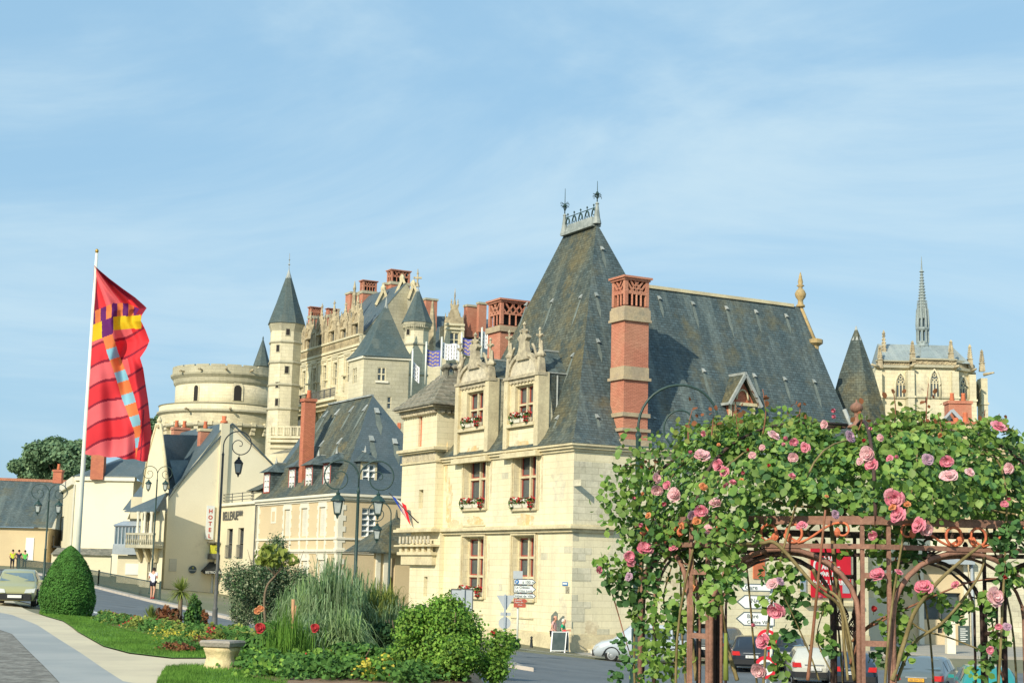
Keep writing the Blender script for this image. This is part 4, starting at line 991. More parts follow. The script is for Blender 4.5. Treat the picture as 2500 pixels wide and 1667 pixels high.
# roof slopes: left one seen (runs back along -U1)
zr = gp[3][1]+.1; ur = (gp[2][0]+gp[3][0])/2
mb = MB(); q = lambda u, z, d: WH.p(u, z, -d)
mb.add([q(-.1, gp[0][1]-.2, -.1), q(ur, zr, -.1), q(ur, zr, 12), q(-.1, gp[0][1]-.2, 12)], [[0, 1, 2, 3]])
mb.add([q(ur, zr, -.1), q(sR+.2, gp[4][1]-.1, -.1), q(sR+.2, gp[4][1]-.1, 12), q(ur, zr, 12)], [[0, 1, 2, 3]])
mb.build('roof', MT['slate_blue'], h4)
mb = MB(); mb.bar(q(gp[1][0]-.1, gp[1][1], -.12), q(gp[3][0], gp[3][1]+.05, -.12), .12, .1); mb.bar(q(gp[3][0], gp[3][1]+.05, -.12), q(gp[4][0]+.1, gp[4][1], -.12), .12, .1); mb.build('verge', MT['slate_blue'], h4)
mb = MB(); sk = [(413, 1130), (456, 1122), (456, 1150), (420, 1160)]
# steep white front gable
WF_ = Wall(OH, (.72, -.69)); mb = MB()
gpt = [WF_.uz(x, y) for x, y in ((412, 1192), (404, 1120), (393, 1034), (383, 1034), (362, 1110), (349, 1190), (346, 1240))]
mb.poly([WF_.p(gpt[6][0], g4), WF_.p(gpt[0][0], g4), WF_.p(*gpt[0]), WF_.p(*gpt[1]), WF_.p(*gpt[2]), WF_.p(*gpt[3]), WF_.p(*gpt[4]), WF_.p(*gpt[5]), WF_.p(*gpt[6])])
mb.build('front_wall', MT['plaster_cream'], h4)
mb = MB(); mb.tube([WF_.p(*q, .05) for q in gpt[:3]], .13, 6); mb.tube([WF_.p(*q, .05) for q in gpt[3:6]], .08, 6)
ug, zg = gpt[2]; mb.lathe(WF_.p(ug-.25, zg-.3, 0), [(.2, 0), (.28, .2), (.16, .4), (.22, .55), (.06, .9)], 8); mb.build('coping', MT['trim'], h4)
# cross roof of the white gable: slate slope facing the camera
z4 = WH.uz(430, 1060)[1]
mb = MB(); A = [at(392, 1060, 126.5), at(486, 1062, 131), at(480, 1150, 128), at(424, 1192, 125.6), at(402, 1195, 125.4)]
mb.poly(A); mb.build('roof', MT['slate_blue'], h4)
mb = MB(); A = [at(413, 1123, 125.8), at(459, 1123, 127.3), at(455, 1150, 127), at(428, 1186, 125.4)]
mb.poly([p+N2*.15 for p in A]); mb.build('skylight', MT['glass_blue'], h4)
p_ = at(490, 1060, 128); simple_chimney(V((p_.x, p_.y, 0)), 1.0, .8, zat(490, 1150, 128), zat(490, 1045, 128), h4, 'brick', 1)
p_ = at(424, 1060, 137); simple_chimney(V((p_.x, p_.y, 0)), 1.4, .8, zat(430, 1080, 137), zat(430, 1042, 137), h4, 'brick', 2, 'brick')
for lab, rr in (('hotel', (502, 521, 1234, 1316)),):
    a, b, c_, d_ = WH.rect(*rr); sg = thing('hotel_sign', 'tall white sign with red letters HOTEL on the cream gable wall', 'sign', WH.p((a+b)/2, c_, .1))
    mb = MB(); mb.wbox(WH, a, b, c_, d_, .08, .16); mb.build('sign_panel', MT['sign_white'], sg)
    for i, ch in enumerate('HOTEL'): text(ch, .44, WH, (a+b)/2, d_-.5-.08-(d_-c_-.2)*i/5, .17, MT['sign_red'], sg, name='letter', align='CENTER', bold=.012)
a, b, c_, d_ = WH.rect(511, 528, 1330, 1354); ys = thing('hanging_sign', 'small mustard yellow sign bracketed from the gable corner under a little roof', 'sign', WH.p((a+b)/2, c_, .3))
mb = MB(); mb.wbox(WH, a, b, c_, d_, .1, .4); mb.build('sign_panel', MT['mustard'], ys)
mb = MB(); mb.wbox(WH, a-.2, b+.1, d_+.15, d_+.25, 0, .6); mb.bar(WH.p((a+b)/2, d_, .25), WH.p((a+b)/2, d_+.2, .25), .05); mb.build('hood', MT['mossy_stone'], ys)
text('D', .35, WH, a+.35, c_+.35, .41, MT['sign_ink'], ys)
a, b, c_, d_ = WH.rect(461, 478, 1380, 1399); rs = thing('round_sign', 'round black restaurant sign on the gable wall', 'sign', WH.p((a+b)/2, c_, .1))
mb = MB(); ctr = WH.p((a+b)/2, (c_+d_)/2, 0); rr = (d_-c_)/2
n_ = 28; f0 = [WH.p((a+b)/2+rr*cos(2*pi*i/n_), (c_+d_)/2+rr*sin(2*pi*i/n_), .02) for i in range(n_)]; mb.hexa(f0, [p+WH.n*.1 for p in f0]); mb.build('sign_disc', MT['sign_ink'], rs)
text('Restaurant', .13, WH, (a+b)/2, (c_+d_)/2-.1, .125, MT['sign_white'], rs, align='CENTER')
mb = MB(); mb.lathe(WH.p((a+b)/2, (c_+d_)/2+.05, .13), [(.02, 0), (.06, .08), (.02, .16)], 6); mb.build('emblem', MT['mustard'], rs)
a, b, c_, d_ = WH.rect(487, 526, 1380, 1400); aw = thing('shop_awning', 'black awning with white lettering over the side door of the hotel', 'awning', WH.p((a+b)/2, c_, .4))
mb = MB(); mb.add([WH.p(a, c_+.3, 1.2), WH.p(b, c_+.3, 1.2), WH.p(b, d_+.3, 0), WH.p(a+.8, d_+.3, 0), WH.p(a, c_, 1.2), WH.p(b, c_, 1.2), WH.p(a+.1, c_+.2, 0)], [[0, 1, 2, 3], [4, 5, 1, 0], [0, 3, 6], [4, 0, 6]]); mb.build('canopy', MT['iron_black'], aw)
text('BISTROT BAR', .26, WH, a+.08, c_+.04, 1.22, MT['sign_white'], aw)
mb = MB(); mb.wbox(WH, a+.6, b+.1, d_+.5, d_+.95, .0, .5); mb.build('awning_box', MT['iron_grey'], aw)
mb = MB(); a, b, c_, d_ = WH.rect(515, 524, 1402, 1450); mb.wbox(WH, a, b, c_, d_, .0, .05); mb.build('door', MT['white'], h4)
# ---- H5: bay house with balcony and little slate hood (332-395)
b5 = corner(352, 121); h5 = thing('balcony_house', 'narrow pale house front with balcony, columns and hipped slate hood', 'house', b5)
W5 = Wall(b5, (.93, -.37)); 
zf = W5.uz(360, 1245)[1]; u5a = W5.uz(346, 1300)[0]; u5b = W5.uz(392, 1300)[0]; g5 = g(b5.x, b5.y)-1
wh5 = [W5.rect(*r) for r in ((356, 364, 1250, 1300), (372, 380, 1250, 1300), (359, 366, 1372, 1420), (374, 382, 1372, 1420))]
mb = MB(); wall_holes(mb, W5, u5a, u5b+.3, g5, zf, wh5, .3); mb.poly([W5.p(u5a, g5), W5.p(u5a, g5, -6), W5.p(u5a, zf, -6), W5.p(u5a, zf)]); mb.build('wall', MT['plaster_cream'], h5)
for h in wh5: window(W5, h, h5, .25, 1, (.5,), .08, MT['cream_paint'], None)
mb = MB(); zt = W5.uz(380, 1200)[1]; e = 1.0
mb.add([W5.p(u5a-1, zf-.1, e), W5.p(u5b+.1, zf-.1, e), W5.p(u5b-.5, zt, -1.2), W5.p(u5a+1.3, zt, -1.6), W5.p(u5a-1, zf-.1, -3), W5.p(u5b+.1, zf-.2, e), W5.p(u5a-1, zf-.2, e), W5.p(u5b-.6, zf-.1, -1.6)], [[0, 1, 2, 3], [0, 3, 4], [6, 5, 1, 0], [1, 7, 2]]); mb.build('hood_roof', MT['slate_blue'], h5)
mb = MB(); zb_ = W5.uz(365, 1333)[1]; zb1 = W5.uz(365, 1303)[1]
mb.wbox(W5, u5a-.6, u5b+.3, zb_-.15, zb_+.1, 0, 1.2); mb.wbox(W5, u5a-.6, u5b+.3, zb1-.1, zb1+.05, 1.05, 1.2)
for i in range(14): u_ = u5a-.55+(u5b-u5a+.8)*i/13; mb.lathe(W5.p(u_, zb_+.1, 1.12), [(.04, 0), (.09, .25), (.04, .5), (.06, zb1-zb_-.2)], 6)
bal = mb.build('balcony', MT['castle_grey'], h5)
for i in range(3): u_ = u5a+.3+(u5b-u5a-.5)*i/2; t = MB(); t.lathe(W5.p(u_, zb1+.05, 1.0), [(.14, 0), (.1, .2), (.09, zf-zb1-.5), (.16, zf-zb1-.2)], 8); t.build('column', MT['cream_paint'], h5)
for i in range(3): u_ = u5a+.1+(u5b-u5a-.3)*i/2; t = MB(); t.hexa([W5.p(u_-.1, zb_-1.2, 0), W5.p(u_+.1, zb_-1.2, 0), W5.p(u_+.1, zb_-1.2, .15), W5.p(u_-.1, zb_-1.2, .15)], [W5.p(u_-.1, zb_-.15, 0), W5.p(u_+.1, zb_-.15, 0), W5.p(u_+.1, zb_-.15, .9), W5.p(u_-.1, zb_-.15, .9)]); t.build('corbel', MT['trim'], h5)
# ---- H6: glazed veranda shop (275-350)
b6 = corner(278, 128); h6 = thing('veranda_shop', 'low building with grey glazed veranda over a shuttered shop front', 'building', b6)
W6 = Wall(b6, (.97, .1)); f6 = W6.rect; u_0, u_1 = W6.uz(276, 1350)[0], W6.uz(350, 1350)[0]; g6 = g(b6.x, b6.y)-1.5
Z6 = lambda y: W6.uz(310, y)[1]
mb = MB(); mb.wbox(W6, u_0+.4, u_1, g6, Z6(1355), -5, 0); mb.wbox(W6, u_0+1.0, u_1+1, Z6(1355), Z6(1210), -6, -1.4); mb.build('wall', MT['plaster_cream'], h6)
mb = MB(); mb.wbox(W6, u_0, u_1, Z6(1353), Z6(1330), -1.3, .5); mb.build('fascia', MT['zinc'], h6)
vr = MB(); vr.wbox(W6, u_0+.1, u_1, Z6(1330), Z6(1284), -1.3, .3); v6 = vr.build('veranda', MT['glass_blue'], h6)
mb = MB()
for i in range(9): u_ = u_0+.1+(u_1-u_0-.2)*i/8; mb.wbox(W6, u_-.05, u_+.05, Z6(1330), Z6(1284), .3, .36)
mb.wbox(W6, u_0, u_1, Z6(1330), Z6(1328), .3, .4); mb.wbox(W6, u_0, u_1, Z6(1286), Z6(1283), .3, .4); mb.build('frame', MT['zinc'], v6)
mb = MB(); mb.add([W6.p(u_0-.2, Z6(1283), .5), W6.p(u_1, Z6(1283), .5), W6.p(u_1, Z6(1270), -1.3), W6.p(u_0+.5, Z6(1270), -1.3)], [[0, 1, 2, 3]]); mb.build('veranda_roof', MT['zinc'], h6)
mb = MB(); mb.add([W6.p(u_0+.8, Z6(1266), -1.2), W6.p(u_1+1, Z6(1266), -1.2), W6.p(u_1+1, Z6(1238), -3.5), W6.p(u_0+.8, Z6(1238), -3.5)], [[0, 1, 2, 3]]); mb.build('roof', MT['slate_moss'], h6)
a, b, c_, d_ = f6(306, 338, 1375, 1402); mb = MB(); mb.wbox(W6, a, b, c_, d_, .0, .06); mb.build('roller_shutter', MT['sign_white'], h6)
# ---- H7: big beige corner house (95-350)
b7 = corner(176, 158); W7 = Wall(b7, (.985, -.17)); W7b = Wall(b7, (.33, -.944))
h7 = thing('corner_house', 'tall beige corner house with plain side wall, narrow windowed front and slate roof', 'house', b7)
zE7 = W7.uz(260, 1171)[1]; u7 = W7.uz(322, 1250)[0]; u7b = W7b.uz(95, 1250)[0]; g7 = g(b7.x, b7.y)-2
mb = MB(); mb.wbox(W7, 0, u7, g7, zE7, -12, 0); mb.build('side_wall', MT['plaster'], h7)
wh7 = [W7b.rect(*r) for r in ((101, 110, 1190, 1232), (123, 134, 1190, 1240), (146, 155, 1190, 1232), (101, 110, 1262, 1320), (123, 134, 1262, 1325), (146, 155, 1262, 1320))]
wh7 = [h for h in wh7]
mb = MB(); wall_holes(mb, W7b, u7b, 0, g7, zE7, wh7, .3, o=.02); mb.build('wall', MT['plaster_cream'], h7)
for h in wh7:
    t = MB(); t.wbox(W7b, h[0], h[1], h[2], h[3], -.2, -.12); t.build('shutter', MT['shutter'], h7)
for (px0, px1, py0, py1) in ((108, 143, 1256, 1250), (95, 150, 1338, 1330)):
    a, b, c_, d_ = W7b.rect(px0, px1, py1, py0); t = MB(); t.wbox(W7b, a, b, c_-.1, c_+.1, 0, .9)
    for i in range(12): u_ = a+(b-a)*i/11; t.bar(W7b.p(u_, c_, .85), W7b.p(u_, c_+1.1, .85), .05)
    t.bar(W7b.p(a, c_+1.1, .85), W7b.p(b, c_+1.1, .85), .06); t.build('balcony', MT['iron_black'], h7)
mb = MB(); mb.wbox(W7, 0, u7+.2, zE7-.1, zE7+.35, -.3, .25); mb.wbox(W7b, u7b-.2, 0, zE7-.5, zE7+.3, -.2, .35); mb.wbox(W7b, -.5, .1, g7, zE7-.5, 0, .12); mb.build('cornice', MT['cream_paint'], h7)
mb = MB(); zt7 = W7.uz(260, 1092, -6)[1]; pts_ = [W7.p(-.2, zE7+.3, .3), W7.p(u7+.3, zE7+.3, .3), W7.p(u7+4.5, zE7-3, .3), W7.p(u7+5, zt7+1.5, -6), W7.p(4.2, zt7-.3, -6), W7b.p(u7b-.3, zE7+.3, .4), W7b.p(u7b+2.5, zt7-2.0, -5)]
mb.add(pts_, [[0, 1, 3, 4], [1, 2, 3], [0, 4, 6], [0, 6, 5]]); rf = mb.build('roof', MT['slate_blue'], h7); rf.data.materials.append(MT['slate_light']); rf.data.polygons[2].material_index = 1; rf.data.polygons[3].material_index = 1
p_ = at(220, 1160, 157); simple_chimney(V((p_.x, p_.y, 0)), 1.3, .9, zE7, zat(235, 1085, 157), h7, 'brick_bright', 0, 'brick_bright', ux=V((1, 0, 0)), uy=V((0, 1, 0)))
p_ = at(130, 1150, 166); simple_chimney(V((p_.x, p_.y, 0)), .9, .8, zE7, zat(135, 1146, 166), h7, 'brick_bright', 1, 'brick_bright', ux=V((1, 0, 0)), uy=V((0, 1, 0)))
# garden wall / lean-to in front of H7
b8 = corner(205, 150); gw = thing('garden_wall', 'low cream wall with dark lean-to tile roof below the beige house', 'wall', b8)
W8 = Wall(b8, (.99, -.05)); u8 = W8.uz(272, 1350)[0]; Z8 = lambda y: W8.uz(240, y)[1]
mb = MB(); mb.wbox(W8, -3, u8, Z8(1420), Z8(1354), -.3, 0); mb.build('masonry', MT['plaster_cream'], gw)
mb = MB(); mb.add([W8.p(-3, Z8(1355), .3), W8.p(u8, Z8(1355), .3), W8.p(u8, Z8(1338), -1.5), W8.p(-3, Z8(1338), -1.5)], [[0, 1, 2, 3]]); mb.build('coping_roof', MT['mossy_stone'], gw)
# far-left low house
b9 = corner(95, 172); h9 = thing('slate_roof_house', 'low tan house with very large grey slate roof at the left edge', 'house', b9)
W9 = Wall(b9, (1, .04)); Z9 = lambda y: W9.uz(70, y)[1]
mb = MB(); mb.wbox(W9, -14, 1, g(b9.x, b9.y)-2, Z9(1288), -8, 0); mb.build('wall', MT['plaster_tan'], h9)
a, b, c_, d_ = W9.rect(63, 83, 1312, 1346); t = MB(); t.wbox(W9, a, b, c_-1, d_, 0, .08); t.build('door', MT['white'], h9)
mb = MB(); mb.add([W9.p(-14, Z9(1287), .5), W9.p(1.5, Z9(1287), .5), W9.p(1.5, Z9(1167), -6), W9.p(-14, Z9(1163), -6)], [[0, 1, 2, 3]]); mb.build('roof', MT['slate'], h9)
mb = MB(); mb.bar(W9.p(-14, Z9(1162), -6), W9.p(1.5, Z9(1166), -6), .4, .3); mb.build('ridge', MT['tile_orange'], h9)
# roadside walls left of the pavement (parapet with railing)
def fence_line(P, label, h=.95, name='iron_railing', m='iron_green', solid=None):
    q = [gv(p[0], p[1], .1) for p in P]; f = thing(name, label, 'railing', q[0])
    for a, b in zip(q, q[1:]):
        n_ = max(1, int((b-a).length/.24)); mb = MB()
        mb.bar(a+V((0, 0, h)), b+V((0, 0, h)), .06, .05); mb.bar(a+V((0, 0, .12)), b+V((0, 0, .12)), .05, .04)
        for i in range(n_+1):
            c_ = a.lerp(b, i/n_); mb.bar(c_, c_+V((0, 0, h)), .025)
        mb.build('railing_panel', MT[m], f)
    for a in q: t = MB(); t.bar(a, a+V((0, 0, h+.12)), .1); t.build('post', MT[m], f)
pav_in = [V(p)+V((-.6, 3.4, 0)) for p in kerbL[:7]]
fence_line([tuple(p) for p in pav_in[3:5]]+[tuple(pav_in[4].lerp(pav_in[5], .12))], 'dark green railing behind the jogger, along the near pavement')
fence_line([tuple(p) for p in pav_in[1:4]], 'dark green railing along the far pavement behind the topiary')
# ================================================================== castle on its rock
def Zc(px, py, Y): return at(px, py, Y).z
def cpt(px, Y, py=1000): q = at(px, py, Y); return V((q.x, q.y, 0))
hill = MB(); hill.sm = True
hr = []
for i in range(30):
    Y = 140+i*9; row = []
    for j in range(60):
        X = -90+j*4.2; e = sst((Y-150)/45)*sst((X+50)/12)*(1-.35*sst((X-10)/40)); row.append(V((X, Y, g(X, Y)-1.5+17*e+1.2*sin(X*.3)*cos(Y*.21)*e)))
    hr.append(row)
hill.grid(hr); o = hill.build('hillside', MT['earth']); o['kind'] = 'structure'
def octo(c, r, a0=pi/8): return [V((c.x+r*cos(a0+k*pi/4), c.y+r*sin(a0+k*pi/4), 0)) for k in range(8)]
# ---- great round tower
YD = 205; cD = cpt(555, YD+8); rt = thing('round_tower', 'massive round pale stone drum tower with battlements and corbelled lower gallery', 'tower', cD)
def rad(px_l, Y, c): q = at(px_l, 1000, Y); return abs(q.x-c.x)*1.0
R1 = rad(428, YD+8, cD); R2_ = rad(394, YD+8, cD)
zz = lambda y: Zc(540, y, YD+8-R1)
z_top, z_cor, z_g, z_g2, z_c2, z_b = zz(889), zz(911), zz(986), zz(1006), zz(1042), zz(1120)
mb = MB(); mb.lathe(cD, [(R1, z_g-1), (R1, z_cor-.9)], 48); mb.lathe(cD, [(R2_-.5, 8), (R2_-.6, zz(1060)), (R2_-.2, zz(1040)), (R2_+.1, z_g2), (R2_+.1, z_g-.1), (R1+.2, z_g-.1), (R1+.2, z_g-1.2)], 56)
mb.build('wall', MT['castle'], rt)
mb = MB(); mb.lathe(cD, [(R1+.05, z_cor-1.3), (R1+.25, z_cor-1.0), (R1+.35, z_cor-.5), (R1+.7, z_cor-.1), (R1+.75, z_cor+.15), (R1+.5, z_cor+.2), (R1+.5, z_cor+1.0), (R1+.2, z_cor+1.0), (R1+.2, z_cor+.2)], 48, smooth=False)
mb.lathe(cD, [(R2_+.05, z_g2-.3), (R2_+.4, z_g2), (R2_+.4, z_g2+.2), (R2_+.15, z_g2+.3)], 56, smooth=False); mb.lathe(cD, [(R2_+.1, z_g-.15), (R2_+.25, z_g), (R2_-.3, z_g+.1)], 56, smooth=False)
mb.build('cornice', MT['castle_grey'], rt)
n_ = 22
for i in range(n_):                                     # merlons
    a0 = 2*pi*i/n_; a1 = a0+2*pi/n_*.86
    if sin((a0+a1)/2) > .4: continue
    mb = MB(); ri, ro = R1+.15, R1+.5; arc = np.linspace(a0, a1, 4)
    f0 = [cD+V((ro*cos(a), ro*sin(a), z_cor+1.0)) for a in arc]+[cD+V((ri*cos(a), ri*sin(a), z_cor+1.0)) for a in arc[::-1]]
    mb.hexa(f0, [p+V((0, 0, (z_top-z_cor-.75)*.45)) for p in f0]); mb.build('merlon', MT['castle_grey'], rt)
mb = MB()
for i in range(70):
    a = 2*pi*i/70
    if sin(a) > .3: continue
    d = V((cos(a), sin(a), 0)); t_ = V((-sin(a), cos(a), 0)); p = cD+d*(R1+.1)+V((0, 0, z_cor-.55)); mb.bar(p-t_*.14, p+t_*.14, .3, .35)
mb.build('dentils', MT['castle'], rt)
for i in range(30):                                     # machicolation corbels
    a = 2*pi*i/30+.05
    if sin(a) > .25: continue
    d = V((cos(a), sin(a), 0)); t_ = V((-sin(a), cos(a), 0)); mb = MB()
    for k in range(3):
        p = cD+d*(R2_-.35+.16*k)+V((0, 0, zz(1056)+(.55*k))); mb.bar(p-t_*.3, p+t_*.3, .7, .5)
    mb.build('corbel', MT['castle'], rt)
mb = MB(); mb.lathe(cD, [(R2_+.18, zz(1044)), (R2_+.28, zz(1044)+.5)], 56); mb.build('corbel_band', MT['castle_grey'], rt)
def curved_window(px, y0, y1, w_, deep=.25):
    q = ray(px, (y0+y1)/2); # ray - cylinder
    ox, oy = CAM.x-cD.x, CAM.y-cD.y; A = q.x**2+q.y**2; B = 2*(ox*q.x+oy*q.y); C_ = ox*ox+oy*oy-R1*R1; t = (-B-sqrt(B*B-4*A*C_))/(2*A)
    p = CAM+q*t; n = V((p.x-cD.x, p.y-cD.y, 0)).normalized(); Wl = Wall(V((p.x, p.y, 0)), (-n.y, n.x)); 
    if Wl.n.dot(n) < 0: Wl = Wall(V((p.x, p.y, 0)), (n.y, -n.x))
    h = (y1-y0)/FPX*p.y; zc_ = p.z; 
    f = MB(); arc = [(w_*1.5*cos(a), zc_+h/2-w_*.6+w_*1.5*sin(a)) for a in np.linspace(0, pi, 9)]
    f.poly([Wl.p(-w_*1.5, zc_-h/2, .06), Wl.p(w_*1.5, zc_-h/2, .06)]+[Wl.p(a, b, .06) for a, b in arc]); fr = f.build('window', MT['castle'], rt)
    f = MB(); arc = [(w_*cos(a), zc_+h/2-w_+w_*sin(a)) for a in np.linspace(0, pi, 9)]
    f.poly([Wl.p(-w_, zc_-h/2, .09), Wl.p(w_, zc_-h/2, .09)]+[Wl.p(a, b, .09) for a, b in arc]); f.build('opening', MT['dark'], fr)
curved_window(479, 940, 978, .32); curved_window(580, 940, 978, .5)
mb = MB(); mb.lathe(cD+V((0, 0, z_cor)), [(R1+.1, .2), (R1-.2, .25)], 40); mb.build('wall_walk', MT['castle_grey'], rt)
for px, py in ((425, 904), (494, 903), (553, 903), (617, 905), (478, 1003), (560, 1003)):
    t = MB(); p = at(px, py, YD+8-R1 if 1 else 0); dr = V((p.x-cD.x, p.y-cD.y, 0)).normalized(); rr = (R1+.4 if py < 950 else R2_+.2); q = cD+dr*rr+V((0, 0, p.z)); t.tube([q, q+dr*.9+V((0, 0, .1))], .14, 5, .1); t.lathe(q+dr*.8+V((0, 0, -.1)), [(.05, 0), (.2, .12), (.16, .3), (.02, .38)], 6); t.build('gargoyle', MT['castle_carved'], rt)
# small rear spire beside the stair turret
c_ = cpt(634, 223); sp = thing('spire_roof', 'small dark stone pinnacle roof between drum tower and slim stair tower', 'spire', c_)
t = MB(); t.lathe(c_, [(1.3, Zc(634, 895, 223)), (.08, Zc(634, 828, 223)), (.12, Zc(634, 826, 223)), (.02, Zc(634, 820, 223))], 8, smooth=False); t.build('roof', MT['slate_castle'], sp)
t = MB(); t.lathe(c_, [(.95, 10), (.95, Zc(634, 894, 223))], 8, smooth=False); t.build('shaft', MT['castle'], sp)
# ---- slim octagonal stair tower
Y1 = 190; c1 = cpt(690, Y1); st_ = thing('stair_tower', 'slim octagonal pale stone stair tower with pointed slate cone', 'tower', c1)
r1_ = 76/2/FPX*Y1*1.04; z1 = lambda y, px=690: Zc(px, y, Y1-r1_)
rbot = r1_*1.0
mb = MB(); mb.lathe(c1, [(rbot, 8), (rbot, z1(786))], 8, a0=pi/8+.25, smooth=False); mb.build('wall', MT['castle'], st_)
mb = MB()
for y in (833, 883, 938, 997): mb.lathe(c1, [(r1_+.02, z1(y+4)), (r1_+.16, z1(y+1)), (r1_+.16, z1(y-1)), (r1_+.02, z1(y-4))], 8, a0=pi/8+.25, smooth=False); mb.build('string_course', MT['castle_grey'], st_); mb = MB()
mb.lathe(c1, [(r1_+.02, z1(806)), (r1_+.1, z1(800)), (r1_+.3, z1(788)), (r1_+.34, z1(783)), (r1_*.9, z1(782))], 8, a0=pi/8+.25, smooth=False); mb.build('string_course', MT['castle_grey'], st_)
mb = MB(); rr = [(r1_+.42, z1(787)), (r1_+.1, z1(768)), (r1_*.72, z1(733)), (r1_*.4, z1(695)), (r1_*.2, z1(672)), (.09, z1(660))]
mb.lathe(c1, rr, 8, a0=pi/8+.25, smooth=False); mb.build('cone_roof', MT['slate_castle'], st_)
mb = MB(); mb.lathe(c1, [(r1_*.21, z1(673)), (.1, z1(654)), (.04, z1(648)), (.03, z1(610))], 8); mb.lathe(c1+V((0, 0, z1(640))), [(.03, 0), (.16, .1), (.03, .25)], 6); mb.lathe(c1+V((0, 0, z1(628))), [(.03, 0), (.12, .08), (.03, .2)], 6); mb.build('finial', MT['lead'], st_)
def face_window(c, r, a0, k, px, y0, y1, parent, w_, Yr):
    """small window on face k of an octagonal tower"""
    am = a0+(k+.5)*pi/4; n = V((cos(am), sin(am), 0)); O = c+n*(r*cos(pi/8)); Wl = Wall(O, (-n.y, n.x))
    if Wl.n.dot(n) < 0: Wl = Wall(O, (n.y, -n.x))
    u, z_ = Wl.uz(px, (y0+y1)/2); h = (y1-y0)/FPX*Yr
    f = MB(); f.wbox(Wl, u-w_-.1, u+w_+.1, z_-h/2-.1, z_+h/2+.1, 0, .05); fr = f.build('window', MT['castle_grey'], parent)
    f = MB(); f.wbox(Wl, u-w_, u+w_, z_-h/2, z_+h/2, .05, .07); f.build('opening', MT['dark'], fr)
A0 = pi/8+.25
for px, y0, y1 in ((703, 802, 818), (679, 842, 858), (700, 894, 911), (677, 933, 946), (676, 973, 990)):
    # pick the octagon face hit by the ray
    best = min(range(8), key=lambda k: abs((c1.x+cos(A0+(k+.5)*pi/4)*r1_*.92)/(c1.y+sin(A0+(k+.5)*pi/4)*r1_*.92)-(px-1250)/FPX)+(10 if sin(A0+(k+.5)*pi/4) > 0 else 0))
    face_window(c1, r1_, A0, best, px, y0, y1, st_, .22, Y1)
# terrace in front of the stair tower
tb = thing('castle_terrace', 'projecting stone terrace with pierced balustrade below the slim stair tower', 'terrace', cpt(700, 184))
WTb = Wall(cpt(664, 184), (1, -.15)); tz = lambda y: WTb.uz(700, y)[1]; ue = WTb.uz(745, 1060)[0]
mb = MB(); mb.wbox(WTb, 0, ue+3, 8, tz(1062), -4, 0)
for y, p_ in ((1066, .35), (1076, .5), (1090, .2)): mb.wbox(WTb, -.3, ue, tz(y+4), tz(y-2), 0, p_)
mb.build('wall', MT['castle'], tb)
mb = MB(); mb.wbox(WTb, 0, ue, tz(1044), tz(1040), .1, .35)
for i in range(22): u_ = ue*i/21; mb.wbox(WTb, u_, u_+.1, tz(1062), tz(1044), .15, .3)
for i in range(6): u_ = ue*i/5; mb.wbox(WTb, u_-.12, u_+.12, tz(1064), tz(1040), .1, .38)
mb.build('balustrade', MT['castle'], tb)
t = MB(); t.add([WTb.p(.5, tz(1112), 2), WTb.p(ue, tz(1106), 2), WTb.p(ue+1.5, tz(1085), 0), WTb.p(3, tz(1090), 0)], [[0, 1, 2, 3]]); t.build('rubble_roof', MT['mossy_stone'], tb)
# ---- royal lodging: long facade running toward us
OL = cpt(726, 200); WLg = Wall(OL, U1); lz = lambda y, px=726: WLg.uz(px, y)[1]
LE = WLg.uz(880, 900)[0]
lg = thing('royal_lodging', 'long cream castle lodging with tall windows, iron balcony and a row of spiky gothic dormers', 'castle wing', OL)
zcn = lz(864); zlo = lz(1060)
bays = [WLg.uz(px, 930)[0] for px in (746, 773, 798, 829, 862)]
hw = []
for px0, px1 in ((737, 745), (763, 770), (787, 795), (812, 821), (843, 852)):
    a = WLg.uz(px0, 940)[0]; b = WLg.uz(px1, 940)[0]; hw.append((a, b, lz(962), lz(910)))
ha = []
mb = MB(); wall_holes(mb, WLg, -1, LE, 6, zcn, hw, .35); mb.poly([WLg.p(-1, 6), WLg.p(-1, 6, -12), WLg.p(-1, zcn, -12), WLg.p(-1, zcn)]); mb.poly([WLg.p(LE, 6), WLg.p(LE, 6, -12), WLg.p(LE, zcn, -12), WLg.p(LE, zcn)]); mb.build('wall', MT['castle'], lg)
for h in hw: window(WLg, h, lg, .28, 1, (.35, .7), .12, MT['castle'], None, glass=MT['glass'])
mb = MB()
for y, p_ in ((886, .3), (892, .15), (900, .1)): mb.wbox(WLg, -1, LE, lz(y+2), lz(y-2), 0, p_)
mb.wbox(WLg, -1, LE, lz(884), lz(864), -.2, .25); mb.wbox(WLg, -1, LE, lz(866), lz(862), -.2, .45)
for h in hw:
    mb.wbox(WLg, h[0]-.5, h[0]-.3, h[2]-1, h[3]+.6, 0, .15); mb.wbox(WLg, h[1]+.3, h[1]+.5, h[2]-1, h[3]+.6, 0, .15); mb.wbox(WLg, h[0]-.5, h[1]+.5, h[3]+.6, h[3]+.8, 0, .18)
for i in range(7): u_ = LE*(i+.3)/7; mb.wbox(WLg, u_, u_+.5, lz(948), lz(945), 0, .55)
mb.build('cornice', MT['castle'], lg)
mb = MB(); n_ = 60
for i in range(n_):
    u_ = LE*i/n_; mb.bar(WLg.p(u_, lz(882), .28), WLg.p(u_+LE/n_*.5, lz(868), .28), .1, .06); mb.bar(WLg.p(u_+LE/n_*.5, lz(868), .28), WLg.p(u_+LE/n_, lz(882), .28), .1, .06)
mb.build('pierced_parapet', MT['castle_carved'], lg)
mb = MB(); zb = lz(996, 726); zb1 = lz(976, 726)      # iron balcony
